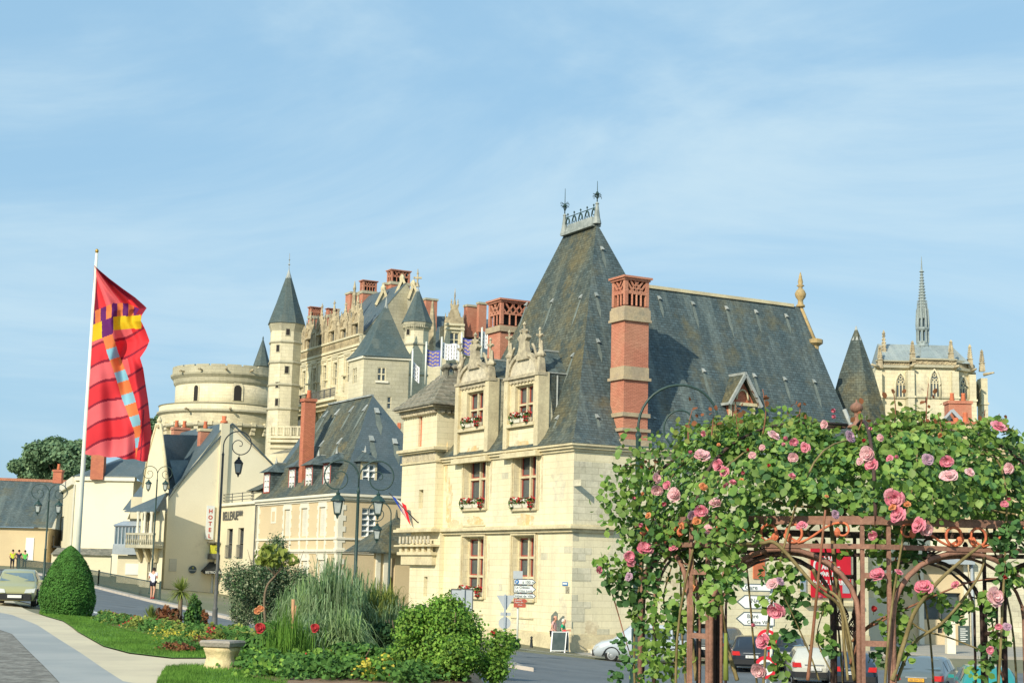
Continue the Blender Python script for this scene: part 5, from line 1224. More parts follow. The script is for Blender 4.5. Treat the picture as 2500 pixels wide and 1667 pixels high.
u0_ = -1.0; u1_ = WLg.uz(846, 965)[0]; mb.wbox(WLg, u0_, u1_, zb-.35, zb, 0, 1.6); mb.wbox(WLg, u0_+.1, u1_, zb-.8, zb-.35, 0, 1.2); mb.wbox(WLg, u0_+.3, u1_, zb-1.2, zb-.8, 0, .7)
mb.build('balcony', MT['castle'], lg)
mb = MB(); mb.bar(WLg.p(u0_, zb1, 1.5), WLg.p(u1_, zb1, 1.5), .09); mb.bar(WLg.p(u0_, zb+.25, 1.5), WLg.p(u1_, zb+.25, 1.5), .07); mb.bar(WLg.p(u0_, (zb+zb1)/2, 1.5), WLg.p(u1_, (zb+zb1)/2, 1.5), .05)
n_ = 70
for i in range(n_+1): u_ = u0_+(u1_-u0_)*i/n_; mb.bar(WLg.p(u_, zb, 1.5), WLg.p(u_, zb1, 1.5), .05 if i % 8 else .16)
mb.bar(WLg.p(u0_, zb1, 1.5), WLg.p(u0_, zb1, 0), .09); mb.build('balcony_railing', MT['iron_grey'], lg)
for i in range(4):                                     # big arches below the balcony
    u_ = u0_+2.5+(u1_-u0_-2)*i/3.5; f = MB(); arc = [(u_+1.1*cos(a), lz(1040)+1.3*sin(a)) for a in np.linspace(0, pi, 10)]
    f.poly([WLg.p(u_-1.1, lz(1075), .05), WLg.p(u_+1.1, lz(1075), .05)]+[WLg.p(a, b, .05) for a, b in arc]); f.build('arch_opening', MT['glass'], lg)
    f = MB(); f.tube([WLg.p(u_+1.3*cos(a), lz(1040)+1.5*sin(a), .1) for a in np.linspace(0, pi, 10)], .2, 5); f.build('arch_moulding', MT['castle_grey'], lg)
# roof behind dormers
zrd = WLg.uz(815, 748, -6)[1]
mb = MB(); LR = WLg.uz(866, 800)[0]; mb.add([WLg.p(-1.2, zcn, -.6), WLg.p(LR+.2, zcn, -.6), WLg.p(LR+.2, zrd, -6.5), WLg.p(2.6, zrd, -6.5), WLg.p(-1.2, zcn, -12), WLg.p(LR+.2, zcn, -12)], [[0, 1, 2, 3], [0, 3, 4], [4, 3, 2, 5]]); mb.build('roof', MT['slate_blue'], lg)
mb = MB(); mb.poly([WLg.p(LR+.15, zcn, -.6), WLg.p(LR+.15, zcn, -12), WLg.p(LR+.15, zrd, -6.5)]); mb.build('gable_end', MT['castle_grey'], lg)
# gothic dormer (part with carved spires)
def gothic_dormer(u, w_, zt, parent, W=WLg, z0=None, o=.1):
    z0 = zcn if z0 is None else z0; H = zt-z0; mb = MB()
    h = (u-w_*.26, u+w_*.26, z0+.1, z0+H*.26)
    wall_holes(mb, Wall(W.p(0, 0, o), W.u), u-w_/2, u+w_/2, z0-.1, z0+H*.36, [h], .3)
    d = mb.build('dormer', MT['castle_carved'], parent)
    f = MB(); f.wbox(W, h[0], h[1], h[2], h[3], o-.3, o-.25); f.build('pane', MT['glass'], d)
    c = MB(); P = W.p
    c.hexa([P(u-w_*.5, z0+H*.36, o-.25), P(u+w_*.5, z0+H*.36, o-.25), P(u+w_*.5, z0+H*.36, o), P(u-w_*.5, z0+H*.36, o)], [P(u-.05, z0+H*.8, o-.2), P(u+.05, z0+H*.8, o-.2), P(u+.05, z0+H*.8, o), P(u-.05, z0+H*.8, o)])
    for k in range(5):
        for sg in (-1, 1): t = .38+.42*k/5; x = u+sg*w_*.5*(1-(t-.36)/.44); c.lathe(P(x, z0+H*t, o-.05), [(.02, 0), (.14, .12), (.03, .32)], 5)
    c.lathe(P(u, z0+H*.74, o-.08), [(.16, 0), (.12, H*.1), (.05, H*.17)], 6); c.bar(P(u-.3, z0+H*.92, o-.08), P(u+.3, z0+H*.92, o-.08), .14); c.lathe(P(u, z0+H*.86, o-.08), [(.06, 0), (.07, H*.1), (.01, H*.14)], 5)
    for sg in (-1, 1):
        x = u+sg*w_*.5; c.wbox(W, x-.17, x+.17, z0-.1, z0+H*.42, o-.35, o+.22); c.wbox(W, x-.12, x+.12, z0+H*.42, z0+H*.56, o-.25, o+.14)
        c.lathe(P(x, z0+H*.56, o-.05), [(.19, 0), (.14, H*.04), (.03, H*.17), (.1, H*.18), (.01, H*.21)], 6)
        for k in range(3): c.lathe(P(x, z0+H*(.6+.04*k), o-.05), [(.08, 0), (.17-.03*k, .06), (.06, .16)], 5)
        x2 = u+sg*w_*.28; c.lathe(P(x2, z0+H*.5, o+.02), [(.09, 0), (.07, H*.12), (.01, H*.2)], 5)
    c.wbox(W, u-w_*.5, u+w_*.5, z0+H*.27, z0+H*.31, o-.1, o+.2)
    c.tube([P(u+w_*.32*cos(a), z0+H*.36+H*.16*sin(a), o+.03) for a in np.linspace(0, pi, 7)], .07, 5)
    c.build('spire_carving', MT['castle_carved'], d)
for px, yt in ((735, 773), (757, 757), (784, 741), (814, 733), (842, 737), (871, 712)):
    u_ = WLg.uz(px, 820)[0]; gothic_dormer(u_, 2.3, WLg.uz(px, yt)[1], lg)
for i, px in enumerate((746, 770, 799, 828, 856)):
    u_ = WLg.uz(px, 800)[0]; t = MB(); p = WLg.p(u_, zcn, .1); H_ = 3.6+.5*(i % 2)
    t.lathe(p, [(.2, 0), (.2, H_*.45), (.26, H_*.47), (.14, H_*.6), (.05, H_*.9), (.12, H_*.92), (.01, H_)], 6)
    for k in range(4): t.lathe(p+V((0, 0, H_*(.6+.07*k))), [(.05, 0), (.2-.03*k, .08), (.05, .2)], 5)
    t.build('pinnacle', MT['castle_carved'], lg)
for px, yt in ((860, 688),):
    u_ = WLg.uz(px, 760, -2)[0]; t = MB(); p = WLg.p(u_, 0, -2.2); zt_ = WLg.uz(px, yt, -2.2)[1]; t.lathe(V((p.x, p.y, zt_-4)), [(.4, 0), (.22, 2.0), (.3, 2.2), (.12, 2.6), (.2, 3), (.03, 4)], 6); t.build('pinnacle', MT['castle_carved'], lg)
def cchim(px0, px1, y0, y1, Y, parent, ylat=None, m='brick', side=.5, nx=4, label=None):
    """brick castle chimney: left lit face + broader right face"""
    wpx = px1-px0; w_ = wpx*(1-.22)/FPX*Y/.85; d_ = wpx*.22/FPX*Y/.45
    pc = cpt(px0+wpx*.22, Y, y0); O = V((pc.x, pc.y, 0)); zt = Zc((px0+px1)/2, y0, Y); zb_ = Zc((px0+px1)/2, y1, Y)
    mb = MB(); zl = zt if ylat is None else Zc((px0+px1)/2, ylat, Y)
    obox(mb, O, U2, -U1, 0, w_, 0, d_, zb_, zl-(.25 if ylat is None else 0))
    if ylat is not None:
        core = MB(); lattice(mb, core, O, U2, -U1, w_, d_, zl+.12, zt, .22, nx, 2, .15)
    c_ = mb.build('chimney', MT[m], parent)
    if ylat is not None: core.build('flue_core', MT['dark'], c_)
    b_ = MB(); obox(b_, O, U2, -U1, -.1, w_+.1, -.1, d_+.1, zl-.25, zl+.12 if ylat is not None else zl); b_.build('stone_band', MT['castle_grey'], c_)
    return c_
cchim(752, 784, 748, 805, 203, lg, 772); cchim(795, 826, 752, 800, 203, lg, 770)
cchim(842, 905, 712, 800, 198, lg); cchim(878, 919, 683, 780, 197, lg, 711)
cchim(944, 1000, 657, 790, 192, lg, 689); cchim(935, 952, 690, 790, 192.5, lg)
def gable(pts, Y, parent, label=None, m='castle_grey', back=5):
    Wg = Wall(cpt(pts[0][0], Y), (1, .15)); uz = [Wg.uz(*p) for p in pts]; mb = MB()
    f = [Wg.p(*q) for q in uz]; mb.hexa(f[::-1], [p-Wg.n*back for p in f[::-1]]); g_ = mb.build('gable', MT[m], parent)
    c = MB(); top = max(range(len(uz)), key=lambda i: uz[i][1])
    for a, b in ((top-1, top), (top, (top+1) % len(uz))): c.bar(Wg.p(*uz[a], .1), Wg.p(*uz[b], .1), .35, .3)
    c.lathe(Wg.p(*uz[top]), [(.3, -.3), (.35, .2), (.1, .6)], 6); c.build('coping', MT['trim'], g_)
gable([(942, 900), (940, 775), (982, 681), (1014, 750), (1014, 900)], 188, lg)
gable([(915, 850), (917, 745), (936, 706), (952, 748), (952, 850)], 190, lg)
gable([(996, 760), (996, 730), (1009, 695), (1024, 730), (1024, 760)], 186, lg, back=2)
t = MB(); p = cpt(1009, 186); z_ = Zc(1009, 700, 186); t.lathe(V((p.x, p.y, z_)), [(.3, 0), (.1, .6), (.1, 1.6), (.04, 2.2)], 6); t.bar(V((p.x-.5, p.y, z_+1.1)), V((p.x+.5, p.y, z_+1.1)), .22); t.lathe(V((p.x, p.y, z_+1.5)), [(.06, 0), (.16, .15), (.03, .4)], 6); t.build('cross_finial', MT['castle_carved'], lg)
# ---- square tower with pyramid roof
O5 = cpt(884, 168); WS = Wall(O5, U1); WS2 = Wall(O5, V((.97, .243, 0)).normalized())
us = WS.uz(850, 960)[0]; us2 = WS2.uz(996, 960)[0]; zs5 = WS.uz(884, 872)[1]
sq = thing('square_tower', 'square grey-cream stone tower with tall pyramidal slate roof', 'tower', O5)
hA = [WS.rect(861, 871, 899, 936)]; hB = [WS2.rect(921, 942, 896, 930), WS2.rect(945, 955, 968, 998)]
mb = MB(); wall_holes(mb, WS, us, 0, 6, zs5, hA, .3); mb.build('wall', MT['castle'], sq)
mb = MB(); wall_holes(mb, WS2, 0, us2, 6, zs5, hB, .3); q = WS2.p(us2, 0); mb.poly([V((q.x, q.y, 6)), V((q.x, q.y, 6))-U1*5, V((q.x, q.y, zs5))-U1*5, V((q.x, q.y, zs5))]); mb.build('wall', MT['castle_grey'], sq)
window(WS, hA[0], sq, .2, 2, (.6,), .2, MT['castle'], None); window(WS2, hB[0], sq, .15, 2, (.5,), .14, MT['castle'], None); window(WS2, hB[1], sq, .15, 1, (.5,), .1, MT['castle'], None)
mb = MB(); mb.wbox(WS, us-.2, .15, zs5-.15, zs5+.1, 0, .2); mb.wbox(WS2, 0, us2+.2, zs5-.15, zs5+.1, 0, .2)
mb.wbox(WS2, hB[0][0]-.2, hB[0][1]+.3, hB[0][2]-.2, hB[0][2], 0, .15); mb.build('cornice', MT['cream_paint'], sq)
def off5(a, b): return O5+U1*a+V((.97, .243, 0)).normalized()*b
bb = [off5(.45, -.2), off5(.3, us2+.4), off5(us-.4, us2+.4), off5(us-.4, -.35)]
pa = cpt(934, 171.5); zp = Zc(934, 742, 171.5); aa = [pa+V((.03, -.03, 0)), pa+V((.03, .03, 0)), pa+V((-.03, .03, 0)), pa+V((-.03, -.03, 0))]
mb = MB(); R5 = hip(mb, bb, aa, zs5+.1, zp, k=.12, tau=.09, n=10); mb.build('pyramid_roof', MT['slate_castle'], sq)
mb = MB(); mb.lathe(V((pa.x, pa.y, zp-1.2)), [(.4, 0), (.16, 1.1), (.05, 1.9)], 8); mb.build('lead_tip', MT['lead'], sq)
# lower wing right of square tower (old wall, small red window)
WX = Wall(cpt(940, 160), (1, .05)); x1 = WX.uz(1012, 1000)[0]
ow = thing('rampart_wall', 'patched old stone wall under the square tower beside the mansion turret', 'wall', cpt(960, 160))
mb = MB(); mb.poly([WX.p(0, 6), WX.p(x1, 6), WX.p(x1, WX.uz(1010, 985)[1]), WX.p(WX.uz(985, 990)[0], WX.uz(985, 985)[1]), WX.p(WX.uz(965, 1000)[0], WX.uz(965, 990)[1]), WX.p(0, WX.uz(940, 1005)[1])]); mb.build('masonry', MT['castle_grey'], ow)
r_ = WX.rect(970, 978, 1032, 1046); mb = MB(); mb.wbox(WX, *r_, .0, .08); mb.build('window', MT['terracotta'], ow)
# ---- octagonal turret right of it
Y7 = 178; c7 = cpt(1011, Y7); oc = thing('octagonal_turret', 'octagonal castle turret with flared slate cone and dentilled cornice', 'tower', c7); r7 = 58/2/FPX*Y7*1.04; z7 = lambda y: Zc(1011, y, Y7-r7)
mb = MB(); mb.lathe(c7, [(r7, 6), (r7, z7(794))], 8, a0=A0, smooth=False); mb.build('wall', MT['castle'], oc)
mb = MB(); mb.lathe(c7, [(r7, z7(806)), (r7+.35, z7(790)), (r7+.38, z7(784)), (r7*.8, z7(783))], 8, a0=A0, smooth=False)
for y in (839, 913): mb.lathe(c7, [(r7, z7(y+4)), (r7+.14, z7(y)), (r7+.02, z7(y-4))], 8, a0=A0, smooth=False)
mb.build('string_course', MT['castle_grey'], oc)
mb = MB()
for k in range(40):
    a = 2*pi*k/40; p = c7+V((cos(a)*(r7+.15), sin(a)*(r7+.15), z7(798))); mb.bar(p, p+V((0, 0, .35)), .14)
mb.build('dentils', MT['castle_grey'], oc)
mb = MB(); mb.lathe(c7, [(r7+.45, z7(785)), (r7+.05, z7(768)), (r7*.6, z7(738)), (.2, z7(706))], 8, a0=A0, smooth=False); mb.build('cone_roof', MT['slate_castle'], oc)
mb = MB(); mb.lathe(c7, [(.25, z7(709)), (.06, z7(697)), (.02, z7(690))], 6); mb.build('finial', MT['lead'], oc)
face_window(c7, r7, A0, min(range(8), key=lambda k: abs((c7.x+cos(A0+(k+.5)*pi/4)*r7*.92)/(c7.y+sin(A0+(k+.5)*pi/4)*r7*.92)-(997-1250)/FPX)+(10 if sin(A0+(k+.5)*pi/4) > 0 else 0)), 997, 802, 817, oc, .2, Y7)
# ---- renaissance wing behind
OW = cpt(1040, 186); WW = Wall(OW, V((.97, .243, 0)).normalized()); wz = lambda y, px=1105: WW.uz(px, y)[1]; uw = WW.uz(1215, 850)[0]
rw = thing('renaissance_wing', 'castle wing with blue slate roof, ornate stone dormer and brick chimney stacks', 'castle wing', OW)
wwh = [WW.rect(1096, 1118, 884, 910)]
mb = MB(); wall_holes(mb, WW, 0, uw, 6, wz(866), wwh, .3); mb.build('wall', MT['castle'], rw); window(WW, wwh[0], rw, .2, 2, (.5,), .15, MT['castle'], None)
mb = MB(); mb.add([WW.p(-1, wz(864), .3), WW.p(uw, wz(864), .3), WW.p(uw, wz(757), -5), WW.p(1, wz(757), -5)], [[0, 1, 2, 3]]); mb.build('roof', MT['slate_blue'], rw)
mb = MB(); mb.wbox(WW, 0, uw, wz(868), wz(862), 0, .3); mb.bar(WW.p(WW.uz(1160, 765)[0], wz(762), -4.6), WW.p(WW.uz(1177, 820)[0], wz(820), -1.2), .2); mb.build('cornice', MT['castle_grey'], rw)
def ren_dormer():
    a, b = WW.uz(1084, 800)[0], WW.uz(1131, 800)[0]; h = WW.rect(1096, 1119, 813, 847); um = (a+b)/2; P = WW.p; W_ = Wall(WW.p(0, 0, .35), WW.u)
    mb = MB(); wall_holes(mb, W_, a+.2, b-.2, wz(866), wz(796), [h], .3)
    for u in (a+.2, b-.2): mb.wbox(W_, u-.22, u+.22, wz(866), wz(793), -.6, .15)
    mb.wbox(W_, a-.05, b+.05, wz(806), wz(802), -.5, .25); mb.wbox(W_, a-.05, b+.05, wz(796), wz(791), -.5, .3); mb.wbox(W_, a-.2, b-.4, wz(866), wz(796), -2, -.6)
    d = mb.build('dormer', MT['castle'], rw); window(W_, h, rw, .2, 2, (.5,), .16, MT['castle'], None)
    c = MB(); z0 = wz(791)
    prof = [(b-a, 0), (b-a, .6), (1.3, 1.0), (.8, 1.9), (.9, 2.0), (.9, 2.2), (.5, 2.3)]
    for (w1, z1_), (w2, z2_) in zip(prof, prof[1:]): w1 = min(w1/2, 1.1); w2 = min(w2/2, 1.1); c.hexa([P(um-w1, z0+z1_, -.1), P(um+w1, z0+z1_, -.1), P(um+w1, z0+z1_, .45), P(um-w1, z0+z1_, .45)], [P(um-w2, z0+z2_, -.1), P(um+w2, z0+z2_, -.1), P(um+w2, z0+z2_, .45), P(um-w2, z0+z2_, .45)])
    for u, zz_, s in ((a+.1, z0, 1.3), (a+.5, z0, 1.5), (b-.1, z0, 1.3), (b-.5, z0, 1.5), (um, z0+2.2, 2.2), (um-.4, z0+2.2, .9), (um+.4, z0+2.2, .9)):
        c.lathe(P(u, zz_, .2), [(.13, 0), (.16, .2*s), (.06, .4*s), (.1, .55*s), (.01, 1.*s)], 6)
    c.build('carving', MT['castle_carved'], d)
ren_dormer()
cchim(1033, 1067, 727, 805, 184, rw); cchim(1133, 1170, 743, 822, 188, rw); cchim(1165, 1188, 737, 810, 187, rw)
t = MB(); t.lathe(cpt(1048, 183), [(.5, Zc(1048, 860, 183)), (.5, Zc(1048, 800, 183)), (.3, Zc(1048, 770, 183)), (.1, Zc(1048, 735, 183))], 6); t.build('pinnacle', MT['castle_carved'], rw)
# ---- heraldic flags on white poles
def mark(mb, P, u, v, s, kind):
    if kind == 'e':
        mb.add([P(u-.16*s, v-.5*s), P(u+.16*s, v-.5*s), P(u, v+.25*s)], [[0, 1, 2]])
        for du, dv in ((0, .4), (-.17, .2), (.17, .2)): mb.add([P(u+(du-.08)*s, v+dv*s), P(u+du*s, v+(dv-.1)*s), P(u+(du+.08)*s, v+dv*s), P(u+du*s, v+(dv+.12)*s)], [[0, 1, 2, 3]])
    else:
        for a in (-.28, 0, .28): mb.add([P(u+a*s-.09*s, v), P(u+a*.4*s, v-.42*s), P(u+a*s+.09*s, v), P(u+a*1.1*s, v+(.45 if a == 0 else .25)*s)], [[0, 1, 2, 3]])
def castle_flag(px, y0, y1, fx0, fx1, fy0, fy1, Y, kind, label, slope=.35, droop=0):
    b = cpt(px, Y, y1); z0 = Zc(px, y1, Y); zt = Zc(px, y0, Y); f = thing('castle_flag', label, 'flag', V((b.x, b.y, z0)), 'heraldic flags in front of the castle')
    t = MB(); t.tube([V((b.x, b.y, z0)), V((b.x, b.y, zt))], .1, 6); t.lathe(V((b.x, b.y, zt)), [(.1, 0), (.14, .1), (.02, .2)], 6); t.build('pole', MT['pole_white'], f)
    w_ = (fx1-fx0)/FPX*Y; zt2 = Zc(px, fy0, Y); zb2 = Zc(px, fy1, Y)
    def P(u, v, o=0): return V((b.x+u, b.y+.35*sin(u*2.6+.5)-o, v-slope*u-.12*sin(u*3)))
    cl = MB(); cl.sm = True
    cl.grid([[P(w_*i/14, zb2+(zt2-zb2)*j/6) for i in range(15)] for j in range(7)]); c_ = cl.build('cloth', MT['flag_white' if kind == 'e' else 'flag_blue'], f)
    mk = MB(); s = .34; n_i = max(3, int(w_/.3)); n_j = max(3, int((zt2-zb2)/.36))
    for i in range(n_i):
        for j in range(n_j): mark(mk, lambda u, v: P(u, v, .04), .18+i*(w_-.2)/n_i, zb2+.2+j*(zt2-zb2-.1)/n_j+(.1 if i % 2 else 0), s, kind)
    mk.build('heraldic_pattern', MT['iron_black' if kind == 'e' else 'flag_gold'], c_)
castle_flag(1004, 855, 966, 1006, 1024, 878, 917, 165, 'e', 'small drooping white ermine flag, leftmost of the castle flags', .9)
castle_flag(1038, 838, 938, 1040, 1076, 850, 888, 166, 'f', 'blue fleur-de-lis flag left of the widest white ermine flag', .25)
castle_flag(1076, 826, 922, 1079, 1124, 832, 871, 164, 'e', 'widest white ermine flag below the ornate castle dormer', .28)
castle_flag(1125, 815, 905, 1127, 1162, 820, 858, 166, 'f', 'blue fleur-de-lis flag just left of the mansion dormer finials', .35)
castle_flag(1175, 803, 880, 1177, 1200, 806, 846, 164, 'e', 'white ermine flag next to the left brick chimney, rightmost of the castle flags', .1)
# ================================================================== right side: turret cone, chapel, roofs
c9 = cpt(2092, 93); rc = thing('stair_turret', 'pointed dark slate turret roof behind the right end of the mansion', 'tower', c9)
zk = lambda y: Zc(2092, y, 93); rr9 = lambda px: (px)/FPX*93
mb = MB(); mb.lathe(c9, [(rr9(86), 3), (rr9(82), zk(1075))], 8, a0=.2, smooth=False); mb.build('wall', MT['ashlar'], rc)
mb = MB(); mb.lathe(c9, [(rr9(90), zk(1085)), (rr9(82), zk(1060)), (rr9(70), zk(1000)), (rr9(45), zk(915)), (rr9(14), zk(830)), (.1, zk(806))], 8, a0=.2, smooth=False); mb.build('cone_roof', MT['slate_moss'], rc)
mb = MB(); mb.lathe(c9, [(rr9(15), zk(832)), (.13, zk(812)), (.03, zk(796))], 8); mb.build('lead_tip', MT['lead'], rc)
# ---- chapel
Yc = 165; och = cpt(2310, Yc); ch = thing('gothic_chapel', 'gothic stone chapel with pale lead roof, pinnacles and slender openwork spire', 'chapel', och)
Wc = Wall(cpt(2136, Yc), (1, .0)); cz_ = lambda y, px=2260: Wc.uz(px, y)[1]; cu = lambda px, y=900, o=0: Wc.uz(px, y, o)[0]
bay = [(2140, 2222, 0), (2222, 2330, .9), (2330, 2400, 0)]
zp0 = cz_(898)
def gothic_win(W, a, b, z0, z1, parent, n=2):
    um = (a+b)/2; r = (b-a)/2
    def arch(k): return [(um+r*k, z0+(z1-z0)*.55), (um+r*k*.92, z0+(z1-z0)*.72), (um+r*k*.6, z0+(z1-z0)*.9), (um, z0+(z1-z0)*(.55+.45*k)), (um-r*k*.6, z0+(z1-z0)*.9), (um-r*k*.92, z0+(z1-z0)*.72), (um-r*k, z0+(z1-z0)*.55)]
    f = MB(); f.poly([W.p(a, z0, .04), W.p(b, z0, .04)]+[W.p(x, z, .04) for x, z in arch(1.)]); w_ = f.build('window', MT['glass'], parent)
    t = MB(); A = arch(1.12); pts_ = [W.p(a-.08, z0, .1)]+[W.p(x, z, .1) for x, z in A[::-1]]+[W.p(b+.08, z0, .1)]; t.tube(pts_, .16, 5)
    for i in range(1, n+1): u_ = a+(b-a)*i/(n+1); t.bar(W.p(u_, z0, .08), W.p(u_, z0+(z1-z0)*.62, .08), .12)
    for k in (-.4, .4): t.tube([W.p(um+r*k+r*.33*cos(q), z0+(z1-z0)*.66+r*.33*sin(q), .08) for q in np.linspace(0, 2*pi, 9)], .06, 4)
    t.tube([W.p(um+r*.33*cos(q), z0+(z1-z0)*.84+r*.33*sin(q), .08) for q in np.linspace(0, 2*pi, 9)], .06, 4); t.tube([W.p(um+r*cos(q)*.98, z0+(z1-z0)*.55, .08) for q in np.linspace(0, pi, 3)], .06, 4)
    t.build('tracery', MT['castle'], w_)
mb = MB()
for x0, x1_, o_ in bay[:2]: mb.wbox(Wc, cu(x0), cu(x1_), 8, zp0, -7, o_)
mb.hexa([Wc.p(cu(2330), 8, 0), Wc.p(cu(2372), 8, -1.4), Wc.p(cu(2402), 8, -4), Wc.p(cu(2330), 8, -7)], [Wc.p(cu(2330), zp0, 0), Wc.p(cu(2372), zp0, -1.4), Wc.p(cu(2402), zp0, -4), Wc.p(cu(2330), zp0, -7)]); mb.build('wall', MT['castle'], ch)
mb = MB()
for x0, x1_, o_ in bay[:2]:
    mb.wbox(Wc, cu(x0)-.2, cu(x1_)+.1, zp0-.1, zp0+.2, -.3, o_+.35); mb.wbox(Wc, cu(x0)-.1, cu(x1_), cz_(882 if o_ == 0 else 878)-.15, cz_(882 if o_ == 0 else 878), o_-.2, o_+.25); mb.wbox(Wc, cu(x0)-.1, cu(x1_)+.05, cz_(974), cz_(970), 0, o_+.15)
q3 = [Wc.p(cu(2330), 0, .1), Wc.p(cu(2373), 0, -1.3), Wc.p(cu(2404), 0, -4)]
for a, b in zip(q3, q3[1:]):
    for z_, w_ in ((zp0, .5), (cz_(880), .3), (cz_(972), .3)): mb.bar(V((a.x, a.y, z_)), V((b.x, b.y, z_)), w_, .3)
mb.build('string_course', MT['castle_grey'], ch)
mb = MB()
for x0, x1_, o_ in bay[:2]:
    n_ = int((x1_-x0)/11); zt_ = cz_(882 if o_ == 0 else 878)-.1
    mb.wbox(Wc, cu(x0), cu(x1_), zp0+.2, zt_, o_-.1, o_-.0)
    for i in range(n_): u_ = cu(x0)+(cu(x1_)-cu(x0))*(i+.5)/n_; r_ = (zt_-zp0-.2)/2; mb.tube([Wc.p(u_+r_*.8*cos(q), zp0+.2+r_+r_*.8*sin(q), o_+.03) for q in np.linspace(0, 2*pi, 7)], .06, 4)
for a, b in zip(q3, q3[1:]): mb.hexa([V((a.x, a.y-.05, zp0)), V((b.x, b.y-.05, zp0)), V((b.x, b.y+.1, zp0)), V((a.x, a.y+.1, zp0))], [V((a.x, a.y-.05, cz_(882))), V((b.x, b.y-.05, cz_(882))), V((b.x, b.y+.1, cz_(882))), V((a.x, a.y+.1, cz_(882)))])
mb.build('pierced_parapet', MT['castle_carved'], ch)
W2_ = Wall(Wc.p(0, 0, .9), Wc.u)
gothic_win(Wc, cu(2186), cu(2210), cz_(974), cz_(914), ch); gothic_win(W2_, cu(2264), cu(2286), cz_(974), cz_(908), ch)
W3_ = Wall(q3[0], (q3[1]-q3[0]).xy); a_ = W3_.uz(2340, 940)[0]; b_ = W3_.uz(2360, 940)[0]; gothic_win(W3_, a_, b_, cz_(975), cz_(918), ch)
W4_ = Wall(q3[1], (q3[2]-q3[1]).xy); a_ = W4_.uz(2378, 940)[0]; b_ = W4_.uz(2388, 940)[0]; gothic_win(W4_, a_, b_, cz_(975), cz_(918), ch, 1)
def pinn(px, ytop, ybase, o, s=.45):
    b = Wc.p(cu(px, 880, o), 0, o); z0, z1_ = cz_(ybase, px), cz_(ytop, px); H = z1_-z0; t = MB()
    t.lathe(V((b.x, b.y, z0)), [(s, 0), (s*.8, H*.35), (s*1.1, H*.37), (s*.6, H*.42), (s*.25, H*.85), (s*.5, H*.9), (.03, H)], 4, a0=pi/4, smooth=False)
    for k in range(5):
        for j in range(4): a = j*pi/2+pi/4; r = s*(.62-.08*k); t.lathe(V((b.x+r*cos(a), b.y+r*sin(a), z0+H*(.45+.09*k))), [(.02, 0), (.1, .08), (.02, .2)], 4)
    t.build('pinnacle', MT['castle_carved'], ch)
for a in ((2148, 843, 900, .2, .4), (2158, 798, 890, -2, .45), (2228, 834, 885, .8, .4), (2322, 832, 885, .8, .4), (2368, 836, 895, -1.2, .4), (2397, 840, 895, -3.8, .4)): pinn(*a)
for px, o_ in ((2143, .3), (2222, .9), (2330, .9), (2372, -1.2), (2400, -3.9)):      # buttresses + gargoyles
    u_ = cu(px, 940, o_); t = MB(); t.wbox(Wc, u_-.35, u_+.35, 8, zp0-.5, o_-1, o_+.5); t.wbox(Wc, u_-.45, u_+.45, cz_(975), cz_(970), o_-1, o_+.6); t.build('buttress', MT['castle'], ch)
    t = MB(); p = Wc.p(u_, zp0-.1, o_+.3); sgn = -1 if px < 2200 else 1; t.tube([p, p+V((sgn*(.9 if px in (2143, 2400) else .2), -.8, .15))], .2, 5, .1); t.build('gargoyle', MT['castle_carved'], ch)
mb = MB(); zr_ = cz_(830); ze_ = cz_(884); P = Wc.p
mb.add([P(cu(2160), ze_, .2), P(cu(2372), ze_, -.4), P(cu(2346), zr_, -3.5), P(cu(2162), zr_, -3.5), P(cu(2160), ze_, -7), P(cu(2372), ze_, -6.6)], [[0, 1, 2, 3], [1, 5, 2], [5, 4, 3, 2], [4, 0, 3]])
mb.add([P(cu(2242), ze_+.3, .95), P(cu(2312), ze_+.3, .95), P(cu(2280), zr_, -3.4), P(cu(2270), zr_, -3.4)], [[0, 1, 2, 3]])
mb.build('roof', MT['slate_light'], ch)
mb = MB(); c = P(cu(2275), 0, -3.5); sz = lambda y: cz_(y, 2274); rs_ = 15/FPX*165
mb.lathe(c, [(rs_*1.05, sz(835)), (rs_*1.0, sz(826)), (rs_*.9, sz(822))], 8, smooth=False)
for k in range(8):
    a = k*pi/4+pi/8
    for r_, y0_, y1_ in ((rs_*.92, 826, 795), (rs_*.86, 790, 760)): t0 = c+V((r_*cos(a), r_*sin(a), sz(y0_))); mb.bar(t0, V((t0.x, t0.y, sz(y1_))), .18)
    mb.lathe(V((c.x+rs_*.98*cos(a), c.y+rs_*.98*sin(a), sz(790))), [(.1, 0), (.14, .5), (.03, 2.2)], 5); mb.lathe(V((c.x+rs_*.8*cos(a), c.y+rs_*.8*sin(a), sz(762))), [(.09, 0), (.1, .4), (.02, 1.9)], 5)
mb.lathe(c, [(rs_, sz(796)), (rs_*1.2, sz(792)), (rs_*1.2, sz(789)), (rs_*.9, sz(787))], 8, smooth=False); mb.lathe(c, [(rs_*.8, sz(765)), (rs_*.7, sz(745)), (rs_*.42, sz(700)), (rs_*.22, sz(660)), (.08, sz(638)), (.05, sz(622)), (.02, sz(610))], 8, smooth=False)
mb.lathe(c, [(rs_*.35, sz(826)), (rs_*.35, sz(765))], 8)
for k in range(14):
    y = 745-k*7.3; r_ = rs_*(.72-.046*k)
    for j in range(8): a = j*pi/4+pi/8; mb.lathe(V((c.x+r_*cos(a), c.y+r_*sin(a), sz(y))), [(.02, 0), (.13, .07), (.02, .2)], 4)
mb.lathe(V((c.x, c.y, sz(652))), [(.06, 0), (.3, .15), (.06, .4)], 6); mb.build('spire', MT['lead_green'] if 'lead_green' in MT else MT['slate_light'], ch)
